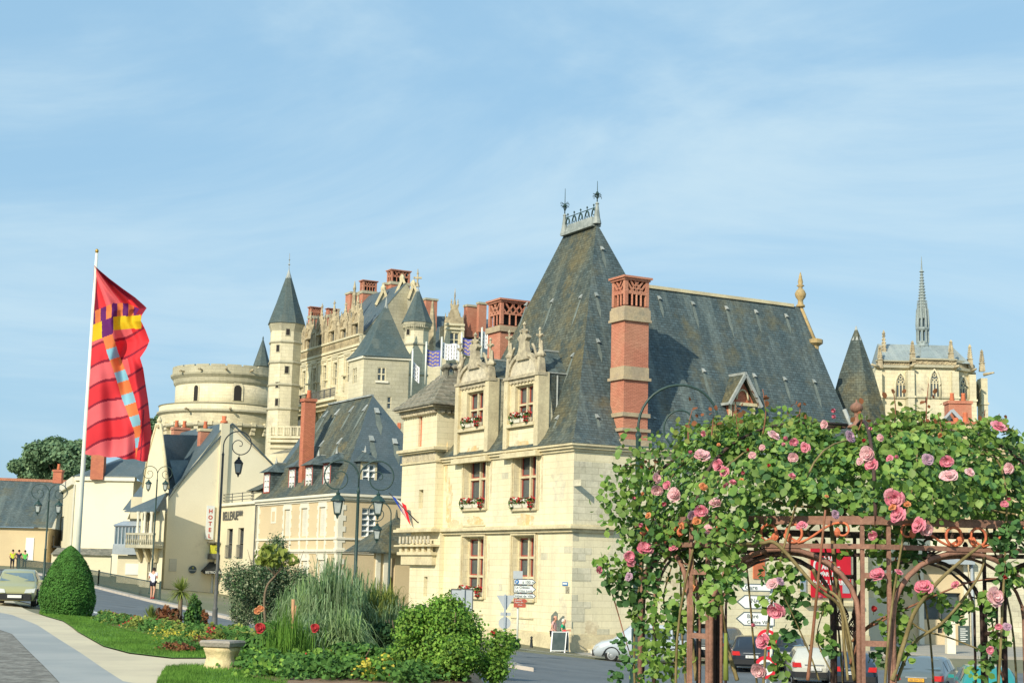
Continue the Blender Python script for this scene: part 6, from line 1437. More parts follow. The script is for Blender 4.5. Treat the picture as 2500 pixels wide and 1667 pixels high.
# ---- roofs and chimneys behind the roses on the right
Yh = 110; oh = cpt(2330, Yh)
hb = thing('far_roof_house', 'house with brick chimney stack, slate roof edge and orange tiles beyond the roses', 'house', oh)
Wh_ = Wall(cpt(2150, Yh), (1, 0)); hu = lambda px: Wh_.uz(px, 1030)[0]; hz = lambda y: Wh_.uz(2300, y)[1]
mb = MB(); mb.wbox(Wh_, hu(2300), hu(2382), 0, hz(1034), -3, .3); mb.wbox(Wh_, hu(2150), hu(2600), 0, hz(1085), -6, 0); mb.build('wall', MT['plaster_tan'], hb)
mb = MB(); mb.wbox(Wh_, hu(2298), hu(2384), hz(1035), hz(1029), -3.1, .4); mb.build('brick_coping', MT['brick_bright'], hb)
p_ = cpt(2312, Yh-.3)
for px in (2339, 2362): t = MB(); q = Wh_.p(hu(px), hz(1029), -.5); t.lathe(q, [(.2, 0), (.18, .3 if px < 2350 else .7), (.14, .35 if px < 2350 else .75)], 8); t.build('chimney_pot', MT['terracotta'], hb)
mb = MB(); mb.add([Wh_.p(hu(2150), hz(1085), .3), Wh_.p(hu(2272), hz(1085), .3), Wh_.p(hu(2272), hz(1016), -5), Wh_.p(hu(2190), hz(1016), -5)], [[0, 1, 2, 3]]); mb.build('roof', MT['tile_orange'], hb)
mb = MB(); mb.add([Wh_.p(hu(2318), hz(1030), -3.5), Wh_.p(hu(2352), hz(996), -3.5), Wh_.p(hu(2372), hz(1030), -3.5)], [[0, 1, 2]]); mb.add([Wh_.p(hu(2355), hz(992), -3), Wh_.p(hu(2440), hz(1085), -3), Wh_.p(hu(2600), hz(1085), -8), Wh_.p(hu(2400), hz(985), -9)], [[0, 1, 2, 3]]); mb.add([Wh_.p(hu(2380), hz(1015), -9), Wh_.p(hu(2445), hz(1018), -9), Wh_.p(hu(2520), hz(1060), -9), Wh_.p(hu(2400), hz(1060), -9)], [[0, 1, 2, 3]]); mb.build('roof', MT['slate_blue'], hb)
mb = MB(); mb.bar(Wh_.p(hu(2352), hz(990), -2.8), Wh_.p(hu(2420), hz(1062), -2.8), .25); mb.bar(Wh_.p(hu(2352), hz(990), -2.8), Wh_.p(hu(2316), hz(1030), -2.8), .15); mb.build('verge', MT['zinc'], hb)
p_ = Wh_.p(hu(2356), 0, -4); c_ = simple_chimney(V((p_.x, p_.y, 0)), (2412-2356)/FPX*114, 1.2, 4, hz(961), hb, 'brick', 2, 'brick', ux=V((1, 0, 0)), uy=V((0, 1, 0)))
# ---- building right of the mansion at street level (seen through the arbour)
ob = cpt(2195, 98); sb = thing('street_building', 'tan stone street building with shop front, canopy and chalk menu board panel', 'building', ob)
Ws = Wall(ob, (1, .1)); su = lambda px: Ws.uz(px, 1450)[0]; sz_ = lambda y, px=2300: Ws.uz(px, y)[1]
hh = [(su(2250), su(2345), sz_(1512), sz_(1446)), (su(2288), su(2302), sz_(1545), sz_(1520))]
mb = MB(); wall_holes(mb, Ws, su(2190), su(2362), -.5, sz_(1370), hh, .4); mb.build('wall', MT['plaster_tan'], sb)
mb = MB(); wall_holes(mb, Ws, su(2362), su(2750), -.5, sz_(1290), [], .4, o=.3); mb.build('wall', MT['castle_stone2'] if 'castle_stone2' in MT else MT['ashlar_grey'], sb)
mb = MB(); mb.wbox(Ws, su(2190), su(2362), -.5, sz_(1300), -7, -.5); mb.build('wall', MT['plaster'], sb)
mb = MB(); mb.wbox(Ws, su(2240), su(2368), sz_(1376), sz_(1362), -.2, .9); mb.build('canopy', MT['zinc'], sb)
for h in hh: window(Ws, h, sb, .3, 2 if h is hh[0] else 1, (.5,), .08, MT['iron_grey'], None)
mb = MB(); mb.wbox(Ws, su(2240), su(2252), -.5, sz_(1370), 0, .25); mb.wbox(Ws, su(2350), su(2360), -.5, sz_(1370), 0, .25); mb.build('pilaster', MT['cream_paint'], sb)
mb = MB(); mb.tube([Ws.p(su(2366), sz_(1372), .5), Ws.p(su(2366), 0, .5)], .1, 6); mb.build('drainpipe', MT['zinc'], sb)
mb = MB(); mb.wbox(Ws, su(2333), su(2360), sz_(1573), sz_(1525), .3, .36); mbx = mb.build('menu_board', MT['chalk'], sb)
for i in range(7): t_ = MB(); t_.wbox(Ws, su(2337), su(2337+(18 if i % 2 else 13)), sz_(1563-i*5)-.02, sz_(1563-i*5)+.03, .36, .365); t_.build('chalk_line', MT['sign_white'], mbx)
polar('pavement', [V((14, 84, 0)), V((60, 84, 0)), V((60, 99, 0)), V((14, 99, 0))], MT['pavement'], .16, .3)
gp_ = thing('gate_pillar', 'short cream stone pillar standing on the pavement right of the mansion', 'pillar', cpt(2310, 86)); 
q = cpt(2310, 86); t = MB(); t.box(q.x-.23, q.x+.23, q.y-.23, q.y+.23, 0, Zc(2310, 1522, 86)); t.box(q.x-.28, q.x+.28, q.y-.28, q.y+.28, Zc(2310, 1522, 86), Zc(2310, 1522, 86)+.12); t.build('shaft', MT['cream_paint'], gp_)
# ---- red banner on the mansion side wall + windows of the wing
bn = thing('red_banner', 'red exhibition banner with white lettering hanging on the mansion side wall', 'banner', WR.p(*WR.uz(2020, 1400)))
a, b, c_, d_ = WR.rect(1976, 2074, 1335, 1458)
mb = MB(); mb.wbox(WR, a, b, c_, d_, .1, .13); cl = mb.build('banner_cloth', MT['banner_red'], bn)
text('C', 1.3, WR, a+.1, d_-1.5, .135, MT['sign_white'], bn, sx=.9); text('PAR', .42, WR, a+.9, d_-.75, .135, MT['sign_white'], bn)
text('(H...)', .55, WR, a+.6, d_-1.3, .135, MT['sign_white'], bn) if 0 else None
text('Amboise', .36, WR, a+.75, d_-1.2, .135, MT['sign_white'], bn, bold=.01)
text('PAR LES', .3, WR, a+.7, c_+1.15, .135, MT['sign_white'], bn, bold=.01); text('HOTEL MORIN', .34, WR, a+.15, c_+.7, .135, MT['sign_white'], bn, bold=.01)
mb = MB(); mb.wbox(WR, b-.62, b-.12, c_+.25, c_+1.1, .132, .14); mb.build('photo_inset', MT['zinc'], bn)
for rr in ((1835, 1856, 1350, 1440), (1878, 1895, 1345, 1425)): pass
bsg = thing('blue_poster', 'narrow blue poster on the mansion side wall left of the red banner', 'poster', WR.p(*WR.uz(1958, 1422)))
a, b, c_, d_ = WR.rect(1950, 1964, 1400, 1443); mb = MB(); mb.wbox(WR, a, b, c_, d_, .1, .13); mb.build('panel', MT['zinc'], bsg); mb = MB(); mb.wbox(WR, a+.1, b-.05, c_+.5, d_-.05, .13, .135); mb.build('picture', MT['sign_blue'], bsg)
mb = MB(); h = WR.rect(1838, 1866, 1350, 1412); mb.wbox(WR, *h, .0, .06); mb.build('shutter', MT['terracotta'], mus)
mb = MB(); a, b, c_, d_ = WR.rect(1960, 2100, 1470, 1478); mb.wbox(WR, a, b, c_, d_, 0, .25); mb.build('sill', MT['trim'], mus)
# ---- trees on the left hill
def tree(name, label, base, h, crown_c, crown_r, n, lm, seed, group=None, size=.5, trunk_r=.3):
    t = thing(name, label, 'tree', base, group); r_ = random.Random(seed)
    tb_ = MB(); cc = V(crown_c); tb_.tube([base, base.lerp(cc, .5)+V((r_.uniform(-.3, .3), 0, 0)), cc], trunk_r, 7, trunk_r*.35)
    for i in range(7):
        a = r_.uniform(0, 2*pi); e = cc+V((cos(a)*crown_r[0]*.7, sin(a)*crown_r[1]*.6, r_.uniform(-.2, .7)*crown_r[2])); s_ = base.lerp(cc, r_.uniform(.6, .95)); tb_.tube([s_, s_.lerp(e, .5)+V((0, 0, .3)), e], trunk_r*.35, 5, .03)
    tb_.build('trunk', MT['bark'], t)
    cl_ = []
    for i in range(26):
        a = r_.uniform(0, 2*pi); zf = r_.uniform(-.75, .95); k = sqrt(max(0, 1-zf*zf))*r_.uniform(.55, 1.)
        cl_.append((cc+V((cos(a)*k*crown_r[0], sin(a)*k*crown_r[1], zf*crown_r[2])), r_.uniform(.22, .42)*crown_r[0]))
    leaves('crown', [(p, (q, q, q*.75)) for p, q in cl_], n, size, lm, t, seed)
    return t
def leaves(name, blobs, n, size, m, parent, seed=1, shell=.75, aspect=.55, up=.3, flip=0, curl=.25):
    """n small pointed leaves scattered in the shells of ellipsoid blobs"""
    R = np.random.default_rng(seed); B = np.array([[*p, *r] for p, r in blobs], float)
    vol = (B[:, 3]*B[:, 4]+B[:, 3]*B[:, 5]+B[:, 4]*B[:, 5]); idx = R.choice(len(B), n, p=vol/vol.sum()); b = B[idx]
    d = R.normal(size=(n, 3)); d /= np.linalg.norm(d, axis=1)[:, None]
    rad_ = (shell+(1-shell)*R.random(n))*(1+.12*R.normal(size=n)); c = b[:, :3]+d*b[:, 3:6]*rad_[:, None]
    nrm = d*.8+R.normal(size=(n, 3))*.55+np.array([0, 0, up]); nrm /= np.linalg.norm(nrm, axis=1)[:, None]
    leafmesh(name, c, nrm, size*(.6+.7*R.random(n)), m, parent, R, aspect, curl)
def leafmesh(name, c, nrm, sz, m, parent, R, aspect=.55, curl=.25, direc=None):
    n = len(c); t = R.normal(size=(n, 3)) if direc is None else direc+R.normal(size=(n, 3))*.25
    t -= nrm*(t*nrm).sum(1)[:, None]; t /= np.linalg.norm(t, axis=1)[:, None]; s = np.cross(nrm, t)
    prof = [(-.5, 0, 0), (-.18, .42, .10), (.18, .40, .08), (.5, 0, -.22), (.18, -.40, .08), (-.18, -.42, .10)]
    vs = np.stack([c+t*(a*sz)[:, None]+s*(b_*aspect*2*sz)[:, None]+nrm*(k*curl*4*sz*.25)[:, None] for a, b_, k in prof], 1).reshape(-1, 3)
    me = bpy.data.meshes.new(name); me.vertices.add(n*6); me.vertices.foreach_set('co', vs.ravel())
    # two quads per leaf folded along the midrib
    base = np.arange(n)*6; q = np.stack([base, base+1, base+2, base+3, base, base+3, base+4, base+5], 1).ravel()
    me.loops.add(n*8); me.loops.foreach_set('vertex_index', q); me.polygons.add(n*2); me.polygons.foreach_set('loop_start', np.arange(n*2)*4); me.polygons.foreach_set('loop_total', np.full(n*2, 4))
    me.materials.append(m); me.update(calc_edges=True); me.validate()
    o = bpy.data.objects.new(name, me); COL.objects.link(o); o.parent = parent
    if parent is not None and parent.type == 'EMPTY': o.matrix_parent_inverse = Matrix.Translation(-parent.location)
    return o
for i, (px, py, Y, rx, rz, lab) in enumerate(((150, 1128, 215, 4.6, 2.6, 'rounded green tree rising behind the beige house, nearest the flagpole'), (100, 1146, 225, 3.6, 1.6, 'lower spreading tree at the left end of the clump behind the slate roofs'), (182, 1135, 205, 3.4, 2.2, 'dark low tree crown directly behind the grey house roof'), (382, 1055, 218, 1.7, 2.3, 'small dark conifer at the foot of the round castle tower'))):
    cc = at(px, py, Y); base = V((cc.x, cc.y, 6)); tree('hillside_tree', lab, base, 9, cc, (rx, rx*.8, rz), 9000 if i < 3 else 2500, MT['tree_leaf'], 30+i, 'trees on the castle hill' if i < 3 else None, .42, .35)
# ================================================================== street lamps
def lamp_scroll(mb, sg, H, k=1.0):
    pts = []
    for i in range(58):
        s = i*11; th = radians(180-s); r = .56*(1-s/640)*k
        pts.append(V((sg*(.56*k+r*cos(th)), 0, H-.56*k*.86-.02+r*sin(th))))
    mb.tube([V((0, 0, H-.56*k*.86-.5)), V((0, 0, H-.56*k*.86-.25))]+pts, .026, 7, .014)
    return V((sg*.56*k, 0, H-.56*k*.86-.32*k))
def lantern(p, parent, glass='lantern_glass', k=1., green=False):
    ir = MT['iron_green'] if green else MT['iron_black']
    mb = MB(); mb.tube([p, p-V((0, 0, .1*k))], .015, 5); z = p.z-.1*k
    mb.lathe(V((p.x, p.y, z)), [(.03*k, 0), (.06*k, -.03*k), (.05*k, -.07*k), (.1*k, -.1*k), (.19*k, -.2*k), (.2*k, -.23*k), (.17*k, -.24*k)], 4 if not green else 12, a0=pi/4, smooth=False)
    for a in range(4): t0 = V((cos(a*pi/2+pi/4), sin(a*pi/2+pi/4), 0)); mb.bar(V((p.x, p.y, z-.24*k))+t0*.17*k, V((p.x, p.y, z-.55*k))+t0*.11*k, .02*k)
    mb.lathe(V((p.x, p.y, z-.55*k)), [(.12*k, 0), (.12*k, -.03*k), (.05*k, -.07*k), (.03*k, -.13*k), (.01, -.16*k)], 4, a0=pi/4, smooth=False)
    l = mb.build('lantern', ir, parent)
    g_ = MB(); g_.lathe(V((p.x, p.y, z)), [(.10*k, -.54*k), (.155*k, -.245*k)], 4, a0=pi/4, smooth=False); g_.build('lantern_glass', MT[glass], l)
def make_lamp(arms, label, H=5.8, k=1., m='iron_green', dome=True):
    t = thing('street_lamp', label, 'street lamp', (0, 0, 0), 'scroll-armed street lamps')
    mb = MB(); mb.lathe(V((0, 0, 0)), [(.17, 0), (.17, .08), (.12, .15), (.1, .7), (.12, .75), (.075, .8), (.065, 2.2), (.08, 2.25), (.055, 2.3), (.045, H-1.0), (.06, H-.96), (.035, H-.9), (.032, H-.56*k*.86-.3)], 10)
    mb.build('pole', MT[m], t)
    for sg in arms:
        a = MB(); q = lamp_scroll(a, sg, H, k); a.build('scroll_arm', MT[m], t); lantern(q, t, green=dome, k=1.15)
    return t
def place_lamp(px, ytop, arms, label, H=5.8, base=None, k=1., m='iron_green', dome=True):
    if base is None:
        Y = 25
        while Y < 150:
            p = at(px, ytop, Y)
            if p.z-g(p.x, p.y) >= H: break
            Y += .25
        # foot below the top point (true vertical)
        base = gv(p.x, p.y)
    t = make_lamp(arms, label, H, k, m, dome); t.location = base; return t
b1 = gh(523, 1532); H1 = at(548, 1051, b1.y).z-b1.z
place_lamp(523, 1050, [1], 'nearest dark scroll lamp with one square lantern, in front of the hotel gable', H1, b1, 1.15, 'iron_grey', False)
place_lamp(878, 1122, [1, -1], 'tall green lamp with two domed lanterns in front of the hipped roof house', k=1.1)
place_lamp(956, 1224, [-1], 'slim lamp with one lantern hanging over the porch beside the mansion turret')
place_lamp(1560, 928, [1], 'tall lamp rising out of the roses in front of the big brick chimney', k=1.5)
b5_ = gh(368, 1449); place_lamp(368, 1130, [1, -1], 'green double lamp on the pavement beside the jogger', at(382, 1137, b5_.y).z-b5_.z, b5_)
place_lamp(122, 1180, [1, -1], 'distant double lamp in front of the beige corner house')
# ================================================================== flagpole and giant flag
fY = gh(162, 1506).y+4.5; fp = gv(at(186, 1400, fY).x, fY); pl = thing('flagpole', 'tall white flagpole behind the clipped conical bush', 'flagpole', fp)
ztp = at(228, 618, fY).z; mb = MB(); mb.tube([fp, fp+V((0, 0, (ztp-fp.z)*.5)), V((fp.x, fp.y, ztp))], .11, 12, .055); mb.build('shaft', MT['pole_white'], pl)
mb = MB(); mb.lathe(V((fp.x, fp.y, ztp)), [(.03, 0), (.06, .04), (.07, .09), (.05, .14), (.01, .17)], 12); mb.build('ball_finial', MT['brass'], pl)
FM = [('fl_red', (.82, .045, .06)), ('fl_dark', (.30, .02, .045)), ('fl_pink', (.86, .15, .17)), ('fl_orange', (.88, .24, .08)), ('fl_purple', (.14, .02, .16)), ('fl_yellow', (.82, .55, .02)), ('fl_blue', (.28, .58, .72))]
for n_, c_ in FM: mat(n_, c_, rough=.75, fine=.05, fs=3, bump=0, trans=.3)
def lerp_tab(tab, v):
    for (a, x), (b, y) in zip(tab, tab[1:]):
        if v <= b: return x+(y-x)*(v-a)/(b-a)
    return tab[-1][1]
edgeR = [(0, 231), (.03, 243), (.08, 267), (.14, 300), (.19, 330), (.235, 352), (.25, 358), (.29, 346), (.32, 344), (.37, 356), (.42, 365), (.46, 357), (.505, 342), (.56, 350), (.63, 355), (.72, 362), (.80, 366), (.87, 370), (.93, 367), (1, 360)]
NU, NV = 150, 240; rows = []; PX = []
for j in range(NV+1):
    v = j/NV; yl = 648+v*460; xl = 228.5-(yl-618)*.0475; xr = lerp_tab(edgeR, v); row = []; prow = []
    for i in range(NU+1):
        u = i/NU; x = xl+3+(xr-xl-3)*u
        y = yl-(u*22*min(1, v*3)*(1-v*1.35))+(10*u*v**6)+1.5*v**4*sin(u*22)
        dep = .30*sin(u*9+v*5)*u+.16*sin(u*19-v*7)*u+.08*sin(v*26+u*4)*u*(.3+u)
        p = at(x, y, fp.y+dep*1.4-.05); row.append(p); prow.append((x, y))
    rows.append(row); PX.append(prow)
mb = MB(); mb.sm = True; mb.grid(rows)
ft = thing('giant_flag', 'huge red banner flag with purple, yellow, orange and blue squares flying on the white pole', 'flag', fp); f_ = mb.build('cloth', [MT[n] for n, _ in FM], ft)
def flag_col(x, y, u, v):
    if y < 760 and (u > .93 or (v < .2 and u > .78)): return 1
    if v < .28 and u > .86: return 1 if y > 730 else 2
    ya = 763-(x-224)*.42 if x < 276 else 741+max(0, x-310)*.45; ya2 = 795-(x-224)*.40 if x < 276 else 774-(x-276)*.05
    if ya < y < ya2 and x < 343: return 4 if int((x-219)/13.5) % 2 == 0 else 3
    yb = ya2+(41 if x < 276 else 32)
    if ya2 <= y < yb and x < 345: return 5 if x < 249 else (4 if x < 277 else 5)
    if y < ya: return 2 if (x-222)/(y-640+.1) > .35 and u < .6 else (0 if u > .12 else 1)
    cx = lerp_tab([(815, 261), (863, 276), (919, 297), (974, 314), (1028, 331), (1055, 336), (1090, 334), (1120, 332)], y)
    hw = lerp_tab([(815, 13), (974, 16), (1028, 12), (1060, 7), (1090, 3), (1120, 0)], y)
    sk = (x-cx)*-.3
    if abs(x-cx) < hw:
        yy = y-sk
        for c0 in (863, 919, 974, 1028, 1081):
            if abs(yy-c0) < 12.5: return 6
        return 3
    w_ = (y+ (x-215)*.38+6*sin((x-215)*.05)-858)/48.
    fr = w_-math.floor(w_)
    if fr > .87: return 1
    if x > cx and y > 1000 and abs(x-(352-(y-985)*.06)) < 1.6: return 1
    return 2 if int(math.floor(w_)) % 2 and u < .75 else 0
mi = []
for j in range(NV):
    for i in range(NU): x, y = PX[j][i]; mi.append(flag_col(x+.8, y+1.8, i/NU, j/NV))
f_.data.polygons.foreach_set('material_index', mi)
# french flag on the turret
pf = WT.p(*WT.uz(1008, 1262), .0); fr = thing('tricolour_flag', 'small blue white and red flag hanging from an angled pole on the mansion turret', 'flag', pf)
A_f = WT.p(WT.uz(1022, 1275)[0], WT.uz(1022, 1275)[1], .05); B_f = WT.p(WT.uz(998, 1205)[0], WT.uz(998, 1205)[1], 1.3)
mb = MB(); mb.tube([A_f, B_f], .03, 6); mb.bar(A_f, A_f+V((.6, 0, .35)), .04); mb.build('pole', MT['iron_black'], fr)
mb = MB(); mb.sm = True; fr_rows = []; fidx = []
for j in range(10):
    r_ = []
    for i in range(13): u = i/12; v = j/9; q = A_f.lerp(B_f, .92-.50*v*.9); w_ = .95*u; r_.append(q+V((w_*.95*(1-v*.3)-.2*v, -.12*sin(u*7), -1.05*u*(.55+.3*v)-.12*v)))
    fr_rows.append(r_)
mb.grid(fr_rows); f2 = mb.build('cloth', [MT['f_blue'], MT['flag_white'], MT['f_red']], fr); f2.data.polygons.foreach_set('material_index', [min(2, i//4) for j in range(9) for i in range(12)])
# ================================================================== signs
def sign_thing(name, label, px, ybase_z, Y, ang=0.0):
    q = at(px, 1500, Y); b = V((q.x, q.y, ybase_z if ybase_z is not None else g(q.x, q.y))); return thing(name, label, 'sign', b), Wall(b, (cos(ang), sin(ang)))
def arrow_panel(W, r, parent, right=True, m='sign_white', o=.08, tip=.28, border=True, name='arrow_panel'):
    a, b, c_, d_ = r; zm = (c_+d_)/2; tp = min(tip, (d_-c_)*.6)
    def shape(e): 
        if right: return [(a+e, c_+e), (b-tp-e*.3, c_+e), (b-e*1.5, zm), (b-tp-e*.3, d_-e), (a+e, d_-e)]
        return [(a+tp+e*.3, c_+e), (b-e, c_+e), (b-e, d_-e), (a+tp+e*.3, d_-e), (a+e*1.5, zm)]
    if border:
        mb = MB(); s_ = shape(0); mb.hexa([W.p(x, z, o) for x, z in s_], [W.p(x, z, o+.04) for x, z in s_]); pn = mb.build(name, MT['sign_ink'], parent)
        mb = MB(); s_ = shape(.035); mb.hexa([W.p(x, z, o+.04) for x, z in s_], [W.p(x, z, o+.046) for x, z in s_]); mb.build('sign_face', MT[m], pn)
    else:
        mb = MB(); s_ = shape(0); mb.hexa([W.p(x, z, o) for x, z in s_], [W.p(x, z, o+.046) for x, z in s_]); pn = mb.build(name, MT[m], parent)
    return pn
sg, Wg = sign_thing('direction_sign', 'post with white right-pointing direction arrows and two brown arrows in front of the mansion', 1264, .13, 76)
zt_ = Wg.uz(1264, 1400)[1]; mb = MB(); mb.tube([Wg.p(0, .13), Wg.p(0, zt_)], .05, 8); mb.build('post', MT['pole_white'], sg)
a = Wg.rect(1254, 1309, 1413, 1427); pn = arrow_panel(Wg, a, sg); text('P', .19, Wg, a[0]+.1, a[2]+.06, .13, MT['sign_white'], pn); text('à 100 m', .18, Wg, a[0]+.42, a[2]+.07, .13, MT['sign_ink'], pn)
mb = MB(); cc = [Wg.p(a[0]+.16+.11*cos(t), a[2]+.14+.11*sin(t), .127) for t in np.linspace(0, 2*pi, 13)[:-1]]; mb.poly(cc); mb.build('parking_disc', MT['sign_blue'], pn)
a = Wg.rect(1254, 1309, 1428, 1447); pn = arrow_panel(Wg, a, sg); text('Le Château', .15, Wg, a[0]+.08, a[2]+.22, .13, MT['sign_ink'], pn); text('Le Clos Lucé', .15, Wg, a[0]+.08, a[2]+.06, .13, MT['sign_ink'], pn)
a = Wg.rect(1254, 1309, 1448, 1460); pn = arrow_panel(Wg, a, sg); text('Hôtel de Ville', .155, Wg, a[0]+.06, a[2]+.06, .13, MT['sign_ink'], pn)
a = Wg.rect(1254, 1288, 1461, 1471.5); pn = arrow_panel(Wg, a, sg, m='sign_brown', border=False); text('AUBERGE', .085, Wg, a[0]+.05, a[2]+.12, .13, MT['sign_white'], pn); text('Magasin Bio', .085, Wg, a[0]+.05, a[2]+.02, .13, MT['sign_white'], pn)
a = Wg.rect(1254, 1284, 1472.5, 1482); pn = arrow_panel(Wg, a, sg, m='sign_brown', border=False, tip=.02); text('Caves', .085, Wg, a[0]+.2, a[2]+.1, .13, MT['sign_white'], pn)
a = Wg.rect(1248, 1276, 1393, 1412); mb = MB(); mb.wbox(Wg, a[0]+.1, a[1], a[2], a[3], -.3, .1); mb.build('sign_box', MT['sign_back'], sg)
sb1, Wb1 = sign_thing('road_sign', 'two large grey road sign panels seen from behind above the bright shrub', 1130, None, 56)
a = Wb1.rect(1101, 1134, 1438, 1495); zt_ = a[3]
for rr, dy in (((1101, 1132, 1438, 1495), 0), ((1134, 1154, 1438, 1495), 0)):
    a = Wb1.rect(*rr); mb = MB(); mb.wbox(Wb1, a[0], a[1], a[2], a[3], .03, .06); p = mb.build('sign_panel', MT['sign_back'], sb1)
    mb = MB()
    for z in (a[2], a[3]): mb.bar(Wb1.p(a[0], z, .05), Wb1.p(a[1], z, .05), .04)
    for u_ in (a[0], a[1]): mb.bar(Wb1.p(u_, a[2], .05), Wb1.p(u_, a[3], .05), .04)
    mb.build('rim', MT['iron_grey'], p)
mb = MB(); u_ = Wb1.uz(1130, 1470)[0]; mb.wbox(Wb1, u_-.06, u_+.06, sb1.location.z, zt_, .07, .13); mb.build('post', MT['sign_back'], sb1)
sb2, Wb2 = sign_thing('road_sign', 'back of a grey give-way triangle, small plate and round disc stacked on one post', 1233, None, 64)
zz_ = lambda y: Wb2.uz(1233, y)[1]; uu_ = lambda px: Wb2.uz(px, 1480)[0]
mb = MB(); tri = [(uu_(1212), zz_(1453)), (uu_(1257), zz_(1452)), (uu_(1234), zz_(1492))]; mb.hexa([Wb2.p(*q, .0) for q in tri], [Wb2.p(*q, .03) for q in tri]); mb.build('triangle_panel', MT['sign_back'], sb2)
mb = MB(); mb.wbox(Wb2, uu_(1222), uu_(1247), zz_(1502), zz_(1494), 0, .03); mb.build('plate', MT['sign_back'], sb2)
mb = MB(); r_ = 14.5/FPX*64; ci = [(uu_(1233)+r_*cos(t), zz_(1520)+r_*sin(t)) for t in np.linspace(0, 2*pi, 25)[:-1]]; mb.hexa([Wb2.p(*q, 0) for q in ci], [Wb2.p(*q, .03) for q in ci]); mb.build('disc', MT['sign_back'], sb2)
mb = MB(); mb.wbox(Wb2, uu_(1233)-.04, uu_(1233)+.04, sb2.location.z, zz_(1450), .035, .1); mb.build('post', MT['zinc'], sb2)
sb3, Wg3 = sign_thing('direction_sign', 'post with white left-pointing arrows Gare and Nantes seen through the main rose arch', 1883, None, 50)
mb = MB(); mb.tube([Wg3.p(0, sb3.location.z), Wg3.p(0, Wg3.uz(1880, 1418)[1])], .05, 8); mb.build('post', MT['pole_white'], sb3)
a = Wg3.rect(1806, 1882, 1424, 1443); pn = arrow_panel(Wg3, a, sb3, False, tip=.1); text('Gare', .2, Wg3, a[0]+.14, a[2]+.06, .13, MT['sign_ink'], pn)
a = Wg3.rect(1797, 1890, 1452, 1486); pn = arrow_panel(Wg3, a, sb3, False); text('NANTES', .2, Wg3, a[0]+.45, a[2]+.2, .13, MT['sign_ink'], pn, sx=.9)
a = Wg3.rect(1795, 1890, 1493, 1527); pn = arrow_panel(Wg3, a, sb3, False); text('Bléré', .17, Wg3, a[0]+.35, a[2]+.25, .13, MT['sign_ink'], pn); text('Centre Ville', .15, Wg3, a[0]+.35, a[2]+.07, .13, MT['sign_ink'], pn)
def round_sign(px, y, Y, label, r=.31):
    s, W = sign_thing('road_sign', label, px, None, Y); z = W.uz(px, y)[1]
    def disc(rad_, o0, o1, m, nm, par): mb = MB(); ci = [(rad_*cos(t), z+rad_*sin(t)) for t in np.linspace(0, 2*pi, 29)[:-1]]; mb.hexa([W.p(*q, o0) for q in ci], [W.p(*q, o1) for q in ci]); return mb.build(nm, MT[m], par)
    d = disc(r, 0, .03, 'banner_red', 'disc', s); disc(r*.7, .03, .036, 'sign_white', 'sign_face', d)
    mb = MB(); mb.wbox(W, -.13, .13, z-.02, z+.1, .036, .042); mb.wbox(W, -.05, .12, z+.1, z+.15, .036, .042); mb.build('car_symbol', MT['sign_ink'], d)
    mb = MB(); mb.tube([W.p(0, s.location.z, -.04), W.p(0, z+.3, -.04)], .035, 6); mb.build('post', MT['zinc'], s)
round_sign(1872, 1560, 49, 'upper round red-bordered road sign behind the large pink rose'); round_sign(1869, 1628, 44, 'lower round red-bordered road sign at the bottom edge of the picture')
sp_, Wp = sign_thing('direction_sign', 'small blue direction sign glimpsed through the narrow left rose arch', 1658, None, 60)
a = Wp.rect(1652, 1663, 1488, 1512); mb = MB(); mb.wbox(Wp, *a, 0, .04); p = mb.build('sign_panel', MT['sign_blue'], sp_); text('P', .22, Wp, a[0]+.02, a[2]+.08, .045, MT['sign_white'], p)
mb = MB(); mb.tube([Wp.p(0, sp_.location.z, -.04), Wp.p(0, a[3], -.04)], .03, 6); mb.build('post', MT['zinc'], sp_)
# ================================================================== bollards, chalk board, bench, stake
def bollard(px, py, label):
    d = ray(px, py); q = CAM+d*((.135-CAM.z)/d.z); b = V((q.x, q.y, .135)); t = thing('bollard', label, 'bollard', b, 'iron bollards on the museum pavement')
    mb = MB(); mb.lathe(b, [(.13, 0), (.13, .06), (.085, .14), (.07, .35), (.055, .5), (.075, .53), (.05, .56), (.045, .6)], 12); mb.build('shaft', MT['iron_black'], t)
    mb = MB(); mb.lathe(b+V((0, 0, .6)), [(.04, 0), (.065, .03), (.06, .08), (.01, .12)], 12); mb.build('knob', MT['iron_black'], t)
bollard(1297, 1588, 'dark iron bollard between the direction sign post and the chalk board'); bollard(1378, 1590, 'dark iron bollard just behind the right leg of the chalk board')
onwall = lambda px, o: WL.p(WL.uz(px, 1560, o)[0], .135, o)
qb = onwall(1361, 1.55)
cb = thing('chalkboard', 'white-framed folding chalk board standing on the pavement at the mansion corner', 'sign board', qb)
def frame_leaf(sgn):
    mb = MB(); cx = sgn*.30; pts = lambda u, z: qb+V((u*.78*.5+ (.10 if sgn < 0 else .16)+ (0 if sgn < 0 else .1), 0, 0))
    return mb
WC_ = Wall(qb, (.93, .36)); hB = 1.05
def leanp(u, z, s): # s=-1 front leaf leaning
    return qb+WC_.u*(u+ (.20*(z/hB)-.1 if s < 0 else -.13*(z/hB)+.33))+WC_.n*(.28*(1-z/hB)*(1 if s < 0 else -1))+V((0, 0, z))
